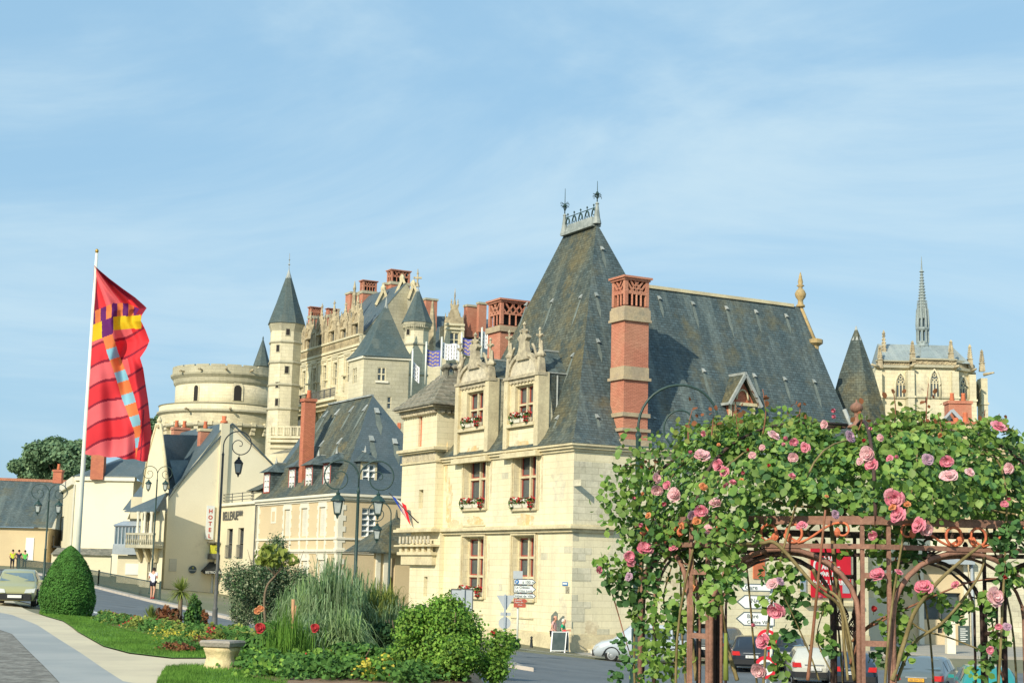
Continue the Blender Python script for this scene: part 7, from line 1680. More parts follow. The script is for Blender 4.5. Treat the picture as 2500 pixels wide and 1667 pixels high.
for s_, nm in ((-1, 'front_leaf'), (1, 'rear_leaf')):
    mb = MB()
    for u_ in (-.36, .36): mb.bar(leanp(u_, 0, s_), leanp(u_, hB, s_), .06, .05)
    for z_ in (.16, hB-.02): mb.bar(leanp(-.36, z_, s_), leanp(.36, z_, s_), .06, .05)
    l_ = mb.build(nm, MT['white'], cb)
    mb = MB(); q = [leanp(-.33, .18, s_), leanp(.33, .18, s_), leanp(.33, hB-.04, s_), leanp(-.33, hB-.04, s_)]; mb.hexa(q, [p+WC_.n*.02 for p in q]); sl_ = mb.build('slate', MT['chalk'], l_)
# bench
def bench():
    c_ = gh(540, 1640); d = V((.35, 0, 0)); t = thing('stone_bench', 'weathered stone bench with grey slab seat on one shaped cream pedestal at the lawn corner', 'bench', c_)
    Lb, Wb_, hb_ = .50, .46, .48; a = -.35; ux = V((cos(a), sin(a), 0)); uy = V((-sin(a), cos(a), 0)); s = 1.0
    P = lambda x, y, z: c_+ux*x+uy*y+V((0, 0, z))
    mb = MB(); n_ = 14; lo = []; 
    prof = [(0, hb_-.09), (.02, hb_-.03), (0, hb_)]
    for (e, z) in prof: lo.append([P(-Lb/2-e, -Wb_/2-e, z), P(Lb/2+e, -Wb_/2-e, z), P(Lb/2+e, Wb_/2+e, z), P(-Lb/2-e, Wb_/2+e, z)])
    mb.grid(lo, closed=True); mb.poly(lo[-1]); mb.poly(lo[0][::-1]); mb.build('seat_slab', MT['bench_top'], t)
    for x in (0,):
        mb = MB(); prof = [(.20, 0), (.21, .07), (.19, .16), (.18, .22), (.2, .3), (.22, .36), (.2, hb_-.09)]
        mb.sm = True; mb.grid([[P(-w_, -w_*.9, z), P(w_, -w_*.9, z), P(w_, w_*.9, z), P(-w_, w_*.9, z)] for w_, z in prof], closed=True); mb.build('pedestal', MT['bench_leg'], t)
bench()
# ================================================================== cars
def car(name, label, paint, loc, rz, L=4.0, Wd=1.7, H=1.45, kind='hatch', plate='plate_white', rear_glass='glass_blue', plate_txt='AB 234 CD'):
    t = thing(name, label, 'car', (0, 0, 0), 'cars around the junction'); hw = Wd/2
    # stations: x (rear negative), z_sill, z_belt, z_top, half width at belt, half width at roof
    if kind == 'hatch': S = [(-.5, .36, .66, .68, .80, .80), (-.485, .27, .92, .94, .90, .88), (-.45, .24, .94, 1.02, .95, .80), (-.36, .22, .93, H-.06, .99, .74), (-.2, .2, .92, H, 1., .76), (.02, .2, .90, H-.01, 1., .76), (.14, .2, .88, H-.12, 1., .76), (.27, .2, .86, .92, .99, .86), (.4, .22, .76, .80, .95, .86), (.48, .25, .64, .68, .86, .78), (.5, .34, .52, .54, .76, .74)]
    elif kind == 'saloon': S = [(-.5, .36, .78, .80, .80, .80), (-.48, .27, .92, .95, .92, .88), (-.38, .22, .94, .98, .98, .86), (-.24, .2, .92, H-.06, 1., .74), (-.1, .2, .92, H, 1., .76), (.05, .2, .9, H-.02, 1., .76), (.15, .2, .88, H-.14, 1., .76), (.27, .2, .86, .92, .99, .86), (.4, .22, .76, .80, .95, .86), (.48, .25, .64, .68, .86, .78), (.5, .34, .52, .54, .76, .74)]
    else: S = [(-.5, .36, .8, .85, .84, .84), (-.49, .27, .98, 1.02, .94, .9), (-.46, .22, 1.0, H-.12, .98, .82), (-.3, .2, .99, H, 1., .80), (0, .2, .97, H, 1., .80), (.12, .2, .95, H-.06, 1., .78), (.3, .2, .93, 1.0, 1., .86), (.42, .22, .85, .90, .96, .86), (.48, .25, .7, .74, .88, .8), (.5, .34, .55, .57, .78, .76)]
    mb = MB(); mb.sm = True; rows = []
    def ringp(s): x, z0, zb, zt, wb, wr = s; x *= L; wb *= hw; wr *= hw; return [V((x, -wb*.93, z0)), V((x, -wb*1.0, (z0+zb)*.5)), V((x, -wb*.97, zb)), V((x, -wr, zb+(zt-zb)*.88)), V((x, -wr*.88, zt)), V((x, 0, zt+.02)), V((x, wr*.88, zt)), V((x, wr, zb+(zt-zb)*.88)), V((x, wb*.97, zb)), V((x, wb, (z0+zb)*.5)), V((x, wb*.93, z0))]
    R_ = [ringp(s) for s in S]; mb.grid(R_, closed=True); mb.poly(R_[0]); mb.poly(R_[-1][::-1]); body = mb.build('body', MT[paint], t)
    gi = [i for i, s in enumerate(S) if s[3]-s[2] > .25]; i0, i1 = gi[0], gi[-1]
    def panel(pts, m, nm, par, off=.012):
        c_ = sum(pts, V())/len(pts); n = (pts[1]-pts[0]).cross(pts[2]-pts[0]).normalized(); ctr = V((c_.x*.3, 0, .6))
        if n.dot(c_-ctr) < 0: n = -n
        q = MB(); q.poly([c_+(p-c_)*.93+n*off for p in pts]); return q.build(nm, MT[m], par)
    a, b = R_[i0-1], R_[i0]; panel([a[3].lerp(b[3], .12), a[4].lerp(b[4], .1), a[6].lerp(b[6], .1), a[7].lerp(b[7], .12), b[7].lerp(a[7], .08), b[6], b[4], b[3].lerp(a[3], .08)], rear_glass, 'rear_window', t, .02)
    a, b = R_[i1+1], R_[i1]; panel([a[3].lerp(b[3], .1), a[7].lerp(b[7], .1), b[7], b[6].lerp(a[6], .05), b[4].lerp(a[4], .05), b[3]], 'glass_blue', 'windscreen', t, .02)
    for s0, s1 in ((2, 3), (8, 7)):
        k = [i0+ (0), (i0+i1)//2, i1]
        for ka, kb in ((k[0], k[1]), (k[1], k[2])):
            if ka == kb: continue
            lo = [R_[i][s0].lerp(R_[i][s1], .12) for i in range(ka, kb+1)]; hi = [R_[i][s1].lerp(R_[i][s0], .06) for i in range(ka, kb+1)]
            for q in lo+hi: q.y *= 1.006
            lo[0] += (lo[1]-lo[0])*.05; lo[-1] -= (lo[-1]-lo[-2])*.05; hi[0] += (hi[1]-hi[0])*.05; hi[-1] -= (hi[-1]-hi[-2])*.05
            q = MB()
            for i in range(len(lo)-1): q.poly([lo[i]+V((0, (-.012 if s0 == 2 else .012), 0)), lo[i+1]+V((0, (-.012 if s0 == 2 else .012), 0)), hi[i+1]+V((0, (-.012 if s0 == 2 else .012), 0)), hi[i]+V((0, (-.012 if s0 == 2 else .012), 0))])
            q.build('side_window', MT['glass'], t)
    for sx in (-1, 1):                                  # wheels
        for sy in (-1, 1):
            x = sx*L*.315; w_ = MB(); cy = sy*(hw*.94-.09)
            def wl(mb, prof): 
                n_ = 20; rr = [[V((x+r*cos(2*pi*k/n_), cy+sy*y_, .31+r*sin(2*pi*k/n_))) for k in range(n_)] for r, y_ in prof]; mb.sm = True; mb.grid(rr, closed=True); mb.poly(rr[-1]); mb.poly(rr[0])
            wl(w_, [(.31, -.1), (.315, .05), (.3, .095), (.2, .1)]); W_ = w_.build('wheel', MT['tyre'], t); w_ = MB(); wl(w_, [(.2, .1), (.19, .108), (.12, .095), (.05, .11)]); w_.build('rim', MT['rim'], W_)
            ar = MB(); ar.tube([V((x+.36*cos(a_), sy*hw*.985, .31+.36*sin(a_))) for a_ in np.linspace(0, pi, 9)], .03, 5); ar.build('wheel_arch', MT['plastic_black'], t)
    zl = .86 if kind != 'van' else .9; xr = -L*.5
    for sy in (-1, 1):
        q = MB(); q.hexa([V((xr-.015, sy*hw*.56, zl-.16)), V((xr-.015, sy*hw*.90, zl-.16)), V((xr-.015, sy*hw*.92, zl+.0)), V((xr-.015, sy*hw*.6, zl-.0))], [V((xr+.14, sy*hw*.56, zl-.16)), V((xr+.16, sy*hw*.965, zl-.16)), V((xr+.16, sy*hw*.965, zl+.02)), V((xr+.14, sy*hw*.6, zl+.02))]); q.build('tail_light', MT['tail_red'], t)
        q = MB(); q.hexa([V((L*.51, sy*hw*.42, .53)), V((L*.495, sy*hw*.86, .54)), V((L*.478, sy*hw*.9, .70)), V((L*.492, sy*hw*.48, .67))], [V((L*.40, sy*hw*.45, .56)), V((L*.40, sy*hw*.90, .56)), V((L*.40, sy*hw*.92, .74)), V((L*.40, sy*hw*.5, .70))]); q.build('headlight', MT['head_glass'], t)
        q = MB(); q.hexa([V((L*.2, sy*hw*.95, .93)), V((L*.2, sy*hw*1.16, .93)), V((L*.225, sy*hw*1.16, .94)), V((L*.225, sy*hw*.95, .94))], [V((L*.2, sy*hw*.95, 1.03)), V((L*.2, sy*hw*1.15, 1.04)), V((L*.22, sy*hw*1.14, 1.03)), V((L*.22, sy*hw*.95, 1.03))]); q.build('wing_mirror', MT[paint], t)
    q = MB(); q.hexa([V((xr-.06, -hw*.86, .34)), V((xr-.06, hw*.86, .34)), V((xr+.2, hw*.97, .34)), V((xr+.2, -hw*.97, .34))], [V((xr-.06, -hw*.86, .54)), V((xr-.06, hw*.86, .54)), V((xr+.2, hw*.985, .54)), V((xr+.2, -hw*.985, .54))]); q.build('rear_bumper', MT['plastic_black'], t)
    q = MB(); q.hexa([V((L*.4, -hw*.94, .26)), V((L*.4, hw*.94, .26)), V((L*.515, hw*.72, .26)), V((L*.515, -hw*.72, .26))], [V((L*.4, -hw*.94, .5)), V((L*.4, hw*.94, .5)), V((L*.515, hw*.72, .5)), V((L*.515, -hw*.72, .5))]); fb = q.build('front_bumper', MT['plastic_black'], t)
    q = MB(); q.box(xr-.075, xr-.055, -.26, .26, .60, .71) if kind != 'saloon' else q.box(xr-.05, xr-.03, -.26, .26, .66, .77); pr_ = q.build('number_plate', MT[plate], t)
    WPl = Wall(V((xr-.078 if kind != 'saloon' else xr-.053, 0, 0)), (0, -1)); text(plate_txt, .09, WPl, 0, .625 if kind != 'saloon' else .685, .002, MT['sign_ink'], pr_, align='CENTER', ext=.001)
    q = MB(); q.box(L*.515, L*.53, -.26, .26, .34, .45); q.build('number_plate', MT['plate_white'], t)
    q = MB(); q.box(xr-.02, xr+.0, -.35, .35, .78, .81); q.build('boot_trim', MT['rim'], t)
    t.location = loc; t.rotation_euler = (0, 0, rz); return t
def cpos(px, Y, z=None): q = at(px, 1500, Y); return V((q.x, q.y, (g(q.x, q.y) if z is None else z)+.03))
RV = pi/2
car('parked_car', 'pale gold hatchback driving towards us at the left edge of the picture', 'car_gold', cpos(40, 63), -1.33, 3.9, 1.66, 1.42)
car('parked_car', 'silver people carrier half hidden by the left arbour posts', 'car_silver', cpos(1568, 72.3), pi-.06, 4.4, 1.8, 1.68, 'van')
car('parked_car', 'dark estate parked behind the black hatchback', 'car_dgrey', cpos(1762, 75), RV-.5, 4.4, 1.8, 1.6, 'van')
car('parked_car', 'black hatchback with red tail lights seen from behind through the main arch', 'car_black', cpos(1832, 68), RV-.12, 3.8, 1.72, 1.46)
car('parked_car', 'black saloon partly hidden between the round road sign and the pale hatchback', 'car_black', cpos(1925, 70), RV-.25, 4.3, 1.75, 1.42, 'saloon')
car('parked_car', 'pale beige hatchback with blue tinted rear window and wide red lights', 'car_pale', cpos(1976, 60), RV-.1, 3.7, 1.62, 1.38)
car('parked_car', 'dark navy car with bright red tail lights behind the thin arbour post', 'car_navy', cpos(2072, 58), RV-.12, 3.9, 1.68, 1.33)
car('parked_car', 'grey green saloon with orange number plate under the right arch', 'car_grey', cpos(2262, 54), RV-.42, 4.5, 1.78, 1.42, 'saloon', 'plate_yellow')
car('parked_car', 'dark car with teal tailgate at the lower right edge of the picture', 'car_teal', cpos(2400, 49), RV-.2, 4.2, 1.76, 1.40)
# ================================================================== people
def skin_mesh(name, verts, edges, radii, m, parent, root=0, sub=1):
    me = bpy.data.meshes.new(name); me.from_pydata([tuple(v) for v in verts], edges, []); o = bpy.data.objects.new(name, me); COL.objects.link(o)
    md = o.modifiers.new('s', 'SKIN'); 
    for i, r in enumerate(radii): sv = me.skin_vertices[0].data[i]; sv.radius = (r, r) if not isinstance(r, tuple) else r; sv.use_root = (i == root)
    ms = o.modifiers.new('u', 'SUBSURF'); ms.levels = sub; ms.render_levels = sub
    dg = bpy.context.evaluated_depsgraph_get(); e = bpy.data.meshes.new_from_object(o.evaluated_get(dg)); bpy.data.objects.remove(o)
    e.name = name; e.materials.clear(); e.materials.append(m); 
    for p in e.polygons: p.use_smooth = True
    r = bpy.data.objects.new(name, e); COL.objects.link(r); r.parent = parent; return r
def person(label, loc, rz, top, bottom, hair, shoes='cl_white', h=1.70, stride=.0, arms=((.12, .1), (.12, .1)), shorts=False, bag=None, old=False):
    t = thing('person', label, 'person', (0, 0, 0)); s = h/1.70
    J = {'pel': (0, 0, .92), 'wai': (0, 0, 1.06), 'che': (.02, 0, 1.30), 'nek': (.01, 0, 1.45), 'hd0': (.03, 0, 1.53), 'hd1': (.04, 0, 1.63),
         'lh': (0, .09, .88), 'rh': (0, -.09, .88), 'lk': (.05+stride*.3, .10, .49), 'rk': (.05-stride*.2, -.10, .49), 'la': (-.02+stride*.5, .10, .09), 'ra': (-.02-stride*.55, -.10, .09+abs(stride)*.12), 'lt': (.14+stride*.5, .11, .04), 'rt': (.14-stride*.5, -.11, .04+abs(stride)*.06)}
    for sd, (fw, bend) in zip((1, -1), arms):
        k = 'l' if sd > 0 else 'r'; J[k+'s'] = (.0, sd*.18, 1.40); J[k+'e'] = (-.04+fw*.3, sd*.25, 1.13); J[k+'w'] = (.02+fw+bend*.3, sd*(.25-bend*.3), .90+bend*.75)
    for k in J: J[k] = V(J[k])*s
    order = list(J); idx = {k: i for i, k in enumerate(order)}; E = [('pel', 'wai'), ('wai', 'che'), ('che', 'nek'), ('nek', 'hd0'), ('hd0', 'hd1'), ('pel', 'lh'), ('pel', 'rh'), ('lh', 'lk'), ('rh', 'rk'), ('lk', 'la'), ('rk', 'ra'), ('la', 'lt'), ('ra', 'rt'), ('che', 'ls'), ('che', 'rs'), ('ls', 'le'), ('rs', 're'), ('le', 'lw'), ('re', 'rw')]
    Rd = dict(pel=.13, wai=.12, che=.14, nek=.055, hd0=.075, hd1=.095, lh=.085, rh=.085, lk=.058, rk=.058, la=.04, ra=.04, lt=.035, rt=.035, ls=.058, rs=.058, le=.042, re=.042, lw=.028, rw=.028)
    vs = [J[k] for k in order]; rd = [Rd[k]*s for k in order]; ed = [(idx[a], idx[b]) for a, b in E]
    for k, sd in (('l', 1), ('r', -1)):                 # palms, fingers and thumb
        d = (J[k+'w']-J[k+'e']).normalized(); palm = J[k+'w']+d*.075*s; vs.append(palm); rd.append(.026*s); ed.append((idx[k+'w'], len(vs)-1)); pi_ = len(vs)-1; sd_ = d.cross(V((0, 1, 0))).normalized()
        for f, ln in enumerate((.075, .085, .08, .06)):
            b_ = palm+d*.02*s+sd_*((f-1.5)*.02*s); tip = b_+d*ln*s+V((.012, 0, 0)); vs += [b_, tip]; rd += [.009*s, .007*s]; ed += [(pi_, len(vs)-2), (len(vs)-2, len(vs)-1)]
        vs.append(palm-d*.03*s+sd_*.05*s); rd.append(.009*s); ed.append((pi_, len(vs)-1))
    body = skin_mesh('body', vs, ed, rd, MT['skin'], t, 0, 1)
    hd = MB(); c_ = (J['hd0']+J['hd1'])/2
    hd.lathe(c_+V((.02, 0, -.13))*s, [(.02*s, 0), (.06*s, .02*s), (.078*s, .09*s), (.085*s, .17*s), (.07*s, .23*s), (.02*s, .26*s)], 12, sx=1.12)
    hd.lathe(c_+V((.115*s, 0, -.02*s)), [(.012*s, -.03*s), (.02*s, -.015*s), (.008*s, .03*s)], 6)
    for sd in (-1, 1): hd.lathe(c_+V((.01*s, sd*.088*s, -.03*s)), [(.008*s, 0), (.02*s, .02*s), (.018*s, .05*s), (.006*s, .065*s)], 6)
    hdo = hd.build('head', MT['skin'], t)
    fc = MB()
    for sd in (-1, 1): fc.lathe(c_+V((.100*s, sd*.032*s, .005*s)), [(.002, 0), (.009*s, .006*s), (.002, .012*s)], 6)
    fc.bar(c_+V((.098*s, -.022*s, -.065*s)), c_+V((.098*s, .022*s, -.065*s)), .008*s); fc.build('face_features', MT['hair_dark'], hdo)
    if hair:
        hr = MB(); hr.sm = True; R_ = []
        for i in range(7):
            ph = pi*.5*i/6; rr = .098*s*cos(ph) if i < 6 else .004; R_.append([c_+V((-.012*s+rr*1.12*cos(2*pi*k/14)*(1 if cos(2*pi*k/14) < .2 else .86), rr*sin(2*pi*k/14), .035*s+.115*s*sin(ph)-(.05*s if cos(2*pi*k/14) < .3 and i == 0 else 0))) for k in range(14)])
        hr.grid(R_, closed=True); hr.build('hair', MT[hair], hdo)
    def cloth(nm, ks, es, m, k=1.22, extra=None):
        vv = [J[a].copy() for a in ks]; ii = {a: i for i, a in enumerate(ks)}; rr = [Rd[a]*s*k for a in ks]
        if extra: extra(vv, ii, rr)
        return skin_mesh(nm, vv, [(ii[a], ii[b]) for a, b in es], rr, MT[m], t, 0, 1)
    def short_sleeve(vv, ii, rr): 
        for q, w_ in (('le', 'ls'), ('re', 'rs')): vv[ii[q]] = J[w_].lerp(J[q], .62); rr[ii[q]] = .062*s
        vv[ii['nek']] = J['che'].lerp(J['nek'], .55); rr[ii['nek']] = .085*s
    def long_sleeve(vv, ii, rr): vv[ii['nek']] = J['che'].lerp(J['nek'], .55); rr[ii['nek']] = .085*s
    cloth('shirt', ['wai', 'pel', 'che', 'nek', 'ls', 'rs', 'le', 're'], [('wai', 'pel'), ('wai', 'che'), ('che', 'nek'), ('che', 'ls'), ('che', 'rs'), ('ls', 'le'), ('rs', 're')], top, 1.17, short_sleeve)
    def shrt(vv, ii, rr):
        for q, w_ in (('lk', 'lh'), ('rk', 'rh')): vv[ii[q]] = J[w_].lerp(J[q], .5); rr[ii[q]] = .095*s
    if shorts: cloth('shorts', ['pel', 'lh', 'rh', 'lk', 'rk'], [('pel', 'lh'), ('pel', 'rh'), ('lh', 'lk'), ('rh', 'rk')], bottom, 1.15, shrt)
    else: cloth('trousers', ['pel', 'lh', 'rh', 'lk', 'rk', 'la', 'ra'], [('pel', 'lh'), ('pel', 'rh'), ('lh', 'lk'), ('rh', 'rk'), ('lk', 'la'), ('rk', 'ra')], bottom, 1.22)
    for k in 'lr':
        sh = MB(); a = J[k+'a']; b_ = J[k+'t']; sh.lathe((a+b_)/2+V((0, 0, -.05*s)), [(.05*s, 0), (.055*s, .03*s), (.04*s, .07*s), (.01*s, .09*s)], 10, sx=2.6, sy=.85); sh.build('shoe', MT[shoes], t)
    if bag:
        bg_ = MB(); q = J['pel']+V((.12, -.2, .08)); bg_.sm = True; bg_.lathe(q+V((0, 0, -.12)), [(.03, 0), (.13, .03), (.14, .15), (.1, .26), (.03, .28)], 10, sx=1, sy=.6)
        bg_.tube([q+V((0, 0, .12)), J['ls']+V((.05, 0, .03))], .012, 5); bg_.build('bag', MT[bag], t)
    t.location = loc; t.rotation_euler = (0, 0, rz); return t
pj = gh(354, 1468)+V((0, 1.7, 0)); pj = gv(pj.x, pj.y); person('jogger in white t-shirt and black shorts seen from behind on the pavement', V((pj.x, pj.y, pj.z+.13)), RV-.1, 'cl_white', 'cl_dark', 'hair_dark', 'cl_red', 1.72, .25, ((.1, .5), (-.05, .5)), True)

person('elderly man in pink shirt and dark trousers walking behind the chalk board', onwall(1352, .85), -.35, 'cl_pink', 'cl_dark', None, 'iron_black' if 0 else 'cl_dark', 1.74, .12, ((.05, .05), (.08, .12)))
person('white-haired woman in green top holding a red bag at the mansion corner', onwall(1374, .9), -.3, 'cl_green', 'cl_dark', 'hair_grey', 'cl_beige', 1.62, .1, ((.12, .3), (.15, .35)), False, 'cl_red')
for px, tp, lb in ((30, 'cl_yellow', 'distant pedestrian in yellow at the very left edge'), (45, 'cl_dark', 'distant pedestrian in dark clothes between two others'), (60, 'cl_lime', 'distant pedestrian in a bright green shirt')):
    q = at(px, 1372, 140); person(lb, V((q.x, q.y, g(q.x, q.y)+.1)), RV+.3, tp, 'cl_dark', 'hair_dark', 'cl_dark', 1.74, .15)
# ================================================================== flower boxes on the mansion windows
def box_flowers(h, label, o=.05, W=WL):
    a, b, c_, d_ = h; P = W.p((a+b)/2, c_, o); t = thing('window_box', label, 'flower box', P)
    mid = (a+b)/2
    for x0, x1 in ((a+.12, mid-.05), (mid+.05, b-.12)):
        mb = MB(); mb.hexa([W.p(x0+.05, c_+.02, o-.12), W.p(x1-.05, c_+.02, o-.12), W.p(x1-.05, c_+.02, o+.1), W.p(x0+.05, c_+.02, o+.1)], [W.p(x0, c_+.24, o-.14), W.p(x1, c_+.24, o-.14), W.p(x1, c_+.24, o+.14), W.p(x0, c_+.24, o+.14)]); mb.build('trough', MT['cream_paint'], t)
    bl = [(W.p(a+(b-a)*k/5+.1, c_+.36, o+.08), (.22, .2, .16)) for k in range(5)]+[(W.p(a+.15, c_+.15, o+.2), (.15, .12, .2)), (W.p(b-.2, c_+.15, o+.2), (.15, .12, .2))]
    leaves('foliage', bl, 420, .09, MT['leaf_mid'], t, 5)
    leaves('red_flowers', [(p+V((0, 0, .05)), r) for p, r in bl[::2]], 110, .1, MT['petal_red'], t, 6, 1.05, .9); leaves('white_flowers', [(p+V((0, 0, .03)), r) for p, r in bl[1::2]], 70, .08, MT['petal_white'], t, 7, 1.05, .9)
box_flowers(hf[0], 'red and white geranium box on the left upper facade window'); box_flowers(hf[1], 'red and white geranium box on the right upper facade window')
WLd = Wall(WL.p(0, 0, .12), U1)
box_flowers((hd1[0], hd1[1], hd1[2], hd1[3]), 'geranium pots on the sill of the left stone dormer', .1, WLd); box_flowers(hd2, 'geranium pots on the sill of the right stone dormer', .1, WLd)
box_flowers(hg[0], 'small flower box on the lower left facade window, just above the grey sign backs')
# ================================================================== rose arbour
AC = V((at(2095, 1400, 13).x, 13.0, 2.25)); AR = 1.83
ar = thing('rose_arbour', 'octagonal rusty iron rose arbour with arches, orange scroll frieze and domed ribs', 'arbour', AC)
ang = lambda k: -pi/2-radians(8.7)+k*pi/4          # vertex directions; k=0 is the one towards us
def VX(k, r=AR): a = ang(k); return V((AC.x+r*cos(a), AC.y+r*sin(a), 0))
zA = lambda y, px=2090: at(px, y, AC.y-AR).z
zU, zL, zArc = 3.85+(1415-1268)*11.4/FPX, 3.85+(1415-1330)*11.4/FPX, 3.85+(1415-1338)*11.4/FPX
z0 = 2.25
for k in range(8):
    A = VX(k); B = VX(k+1); d = (B-A).normalized(); L_ = (B-A).length; n = V((d.y, -d.x, 0)); pw = .10
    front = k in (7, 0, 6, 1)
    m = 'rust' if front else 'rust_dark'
    P = lambda u, z, o=0: V((A.x+d.x*u+n.x*o, A.y+d.y*u+n.y*o, z))
    # posts at both ends of the side
    for u in (pw, L_-pw):
        t = MB(); t.bar(P(u, z0), P(u, zU), .028, .026); t.build('post', MT[m], ar)
    C = VX(k+2); d2 = (C-B).normalized(); e0 = P(L_-pw, 0); e1 = V((B.x+d2.x*pw, B.y+d2.y*pw, 0))
    for z in (z0+.25, z0+.62, zA(1570), 3.9): t = MB(); t.bar(V((e0.x, e0.y, z)), V((e1.x, e1.y, z)), .02, .04); t.build('rung', MT[m], ar)
    for z, hh, nm in ((zU, .06, 'upper_rail'), (zL, .035, 'lower_rail')):
        t = MB(); t.bar(P(0, z), P(L_, z), .05, hh); t.build(nm, MT[m], ar)
    # arch
    t = MB(); u0, u1 = pw+.03, L_-pw-.03; um = L_/2; r = (u1-u0)/2; zs = zArc-r*.82
    for off_, rr_, th in ((0, r, .020), (-.10, r*.93, .012)):
        pts = [P(um-rr_, z0, off_)]+[P(um-rr_*cos(a), zs+rr_*.82*sin(a), off_) for a in np.linspace(0, pi, 15)]+[P(um+rr_, z0, off_)]
        t.tube(pts, th, 6)
    for a in np.linspace(.25, pi-.25, 9): t.bar(P(um-r*cos(a), zs+r*.82*sin(a), 0), P(um-r*.93*cos(a+.06), zs+r*.93*.82*sin(a+.06), -.1), .012)
    t.build('arch', MT[m], ar)
    # scroll frieze
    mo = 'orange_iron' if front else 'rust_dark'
    zc = (zU+zL)/2; rh = (zU-zL)/2*.80
    for sg in (-1, 1):
        t = MB(); pts = []
        for i in range(26): th = pi*1.25-i/25*2*pi*1.1; rr = rh*(.72+.28*i/25); pts.append(P(um+sg*(.02+rh-rr*cos(th)*-1), zc+rr*sin(th), .03))
        e = pts[0]
        for i in range(1, 12): s_ = i/11; pts.append(P(um+sg*(.02+rh*1.1+(.44-rh)*s_), zc-rh*cos(pi*s_*1.05), .03))
        for i in range(1, 12): th = pi/2-i/11*4.2; pts.append(P(um+sg*(.02+rh*.1+.44+rh*.62*cos(th)), zc+rh*.38+rh*.62*sin(th), .03))
        t.tube(pts, .0115, 6, .008)
        for e in (e, pts[-1]): t.lathe(e+V((0, 0, -.035)), [(.004, 0), (.02, .015), (.026, .04), (.012, .065), (.003, .07)], 7)
        t.build('scroll', MT[mo], ar)
    # dome rib
    t = MB(); ztop = at(2095, 1040, 13).z
    c0 = V((A.x, A.y, zU)); pts = []
    for s in np.linspace(0, 1, 12): rr = AR*(cos(s*pi/2)**.8 if s < 1 else 0)+.12*s; pts.append(V((AC.x+(A.x-AC.x)/AR*rr, AC.y+(A.y-AC.y)/AR*rr, zU+(ztop-zU)*sin(s*pi/2))))
    t.tube(pts, .014, 6); t.build('dome_rib', MT['rust_dark'], ar)
t = MB(); zf = at(2095, 1040, 13).z
t.lathe(V((AC.x, AC.y, zf)), [(.08, -.02), (.08, .0), (.03, .02), (.02, .10), (.022, .11), (.03, .115), (.048, .13), (.055, .15), (.052, .17), (.03, .19), (.01, .20), (.004, .225)], 14); t.build('finial', MT['rust'], ar)
for px, py in ((2058, 1503), (2094, 1500), (2084, 1530)):   # twisted basket ornaments
    t = MB(); c_ = at(px, py, 12.6)
    for j in range(6):
        t.tube([c_+V((.045*sin(s*pi)*cos(j*pi/3+s*2.5), .045*sin(s*pi)*sin(j*pi/3+s*2.5), (s-.5)*.17)) for s in np.linspace(0, 1, 9)], .004, 4)
        t.tube([c_+V((.045*sin(s*pi)*cos(j*pi/3-s*2.5), .045*sin(s*pi)*sin(j*pi/3-s*2.5), (s-.5)*.17)) for s in np.linspace(0, 1, 9)], .004, 4)
    t.tube([c_-V((0, 0, .085)), V((c_.x, c_.y, z0+.3))], .006, 5); t.tube([c_+V((0, 0, .085)), c_+V((0, 0, .14))], .006, 5); t.build('basket_twist', MT['rust_dark'], ar)
# ------------------------------------------------------------------ climbing rose
rb = thing('climbing_rose', 'climbing rose with pink blooms smothering the iron arbour', 'rose', V((AC.x-1.2, AC.y-1.4, 2.25)))
R0 = np.random.default_rng(21)
ZC = zU+.08
def dome_pts(n, thick=.42):
    """leaf positions in a bumpy slab-dome over the frame"""
    out_ = []; nr = []
    while len(out_) < n:
        th = R0.uniform(0, 2*pi); r = 2.12*sqrt(R0.uniform(0, 1)); bump = .13*sin(th*5+1)+.09*sin(th*11)+.07*sin(r*7+th*3)
        rmax = 1.84+bump*.9
        if r > rmax+.10: continue
        hole = sin(th*9+r*3)+sin(r*8-th*4+1)+sin(th*17+2)*.5
        if hole > 1.15 and R0.random() < .8: continue
        e = (r/rmax); top = ZC+.78*(1-min(1, e)**4.5*.62)+bump*.6-.10*sin(th*3+2)-.17*sst(.5+r*cos(th)/1.6)
        low = ZC+.03-.06*sin(th*7)-.08*R0.random()-(.26 if cos(th) < -.55 else 0) if e > .72 else top-.5
        if e > .80: z = R0.uniform(min(low, top-.02), top)
        else: z = top-abs(R0.normal())*thick*.42
        # keep the inner side mostly open
        x = AC.x+r*cos(th); y = AC.y+r*sin(th)
        if sin(th) > .2 and R0.random() < .35: continue
        nv = np.array([cos(th)*e**3*1.3, sin(th)*e**3*1.3, .55+.5*(1-e)]); out_.append((x, y, z)); nr.append(nv)
    return np.array(out_), np.array(nr)
c, nv = dome_pts(18000); nn = nv+R0.normal(size=nv.shape)*.62; nn /= np.linalg.norm(nn, axis=1)[:, None]
inner = np.hypot(c[:, 0]-AC.x, c[:, 1]-AC.y) < 1.35
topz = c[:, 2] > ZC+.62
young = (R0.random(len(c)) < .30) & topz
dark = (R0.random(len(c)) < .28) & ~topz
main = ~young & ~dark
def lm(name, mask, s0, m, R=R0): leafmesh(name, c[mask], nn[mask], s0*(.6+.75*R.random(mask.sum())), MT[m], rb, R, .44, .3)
lm('foliage', main, .056, 'rose_leaf'); lm('foliage', dark, .056, 'rose_leaf_dark'); lm('foliage', young, .050, 'rose_leaf_young')
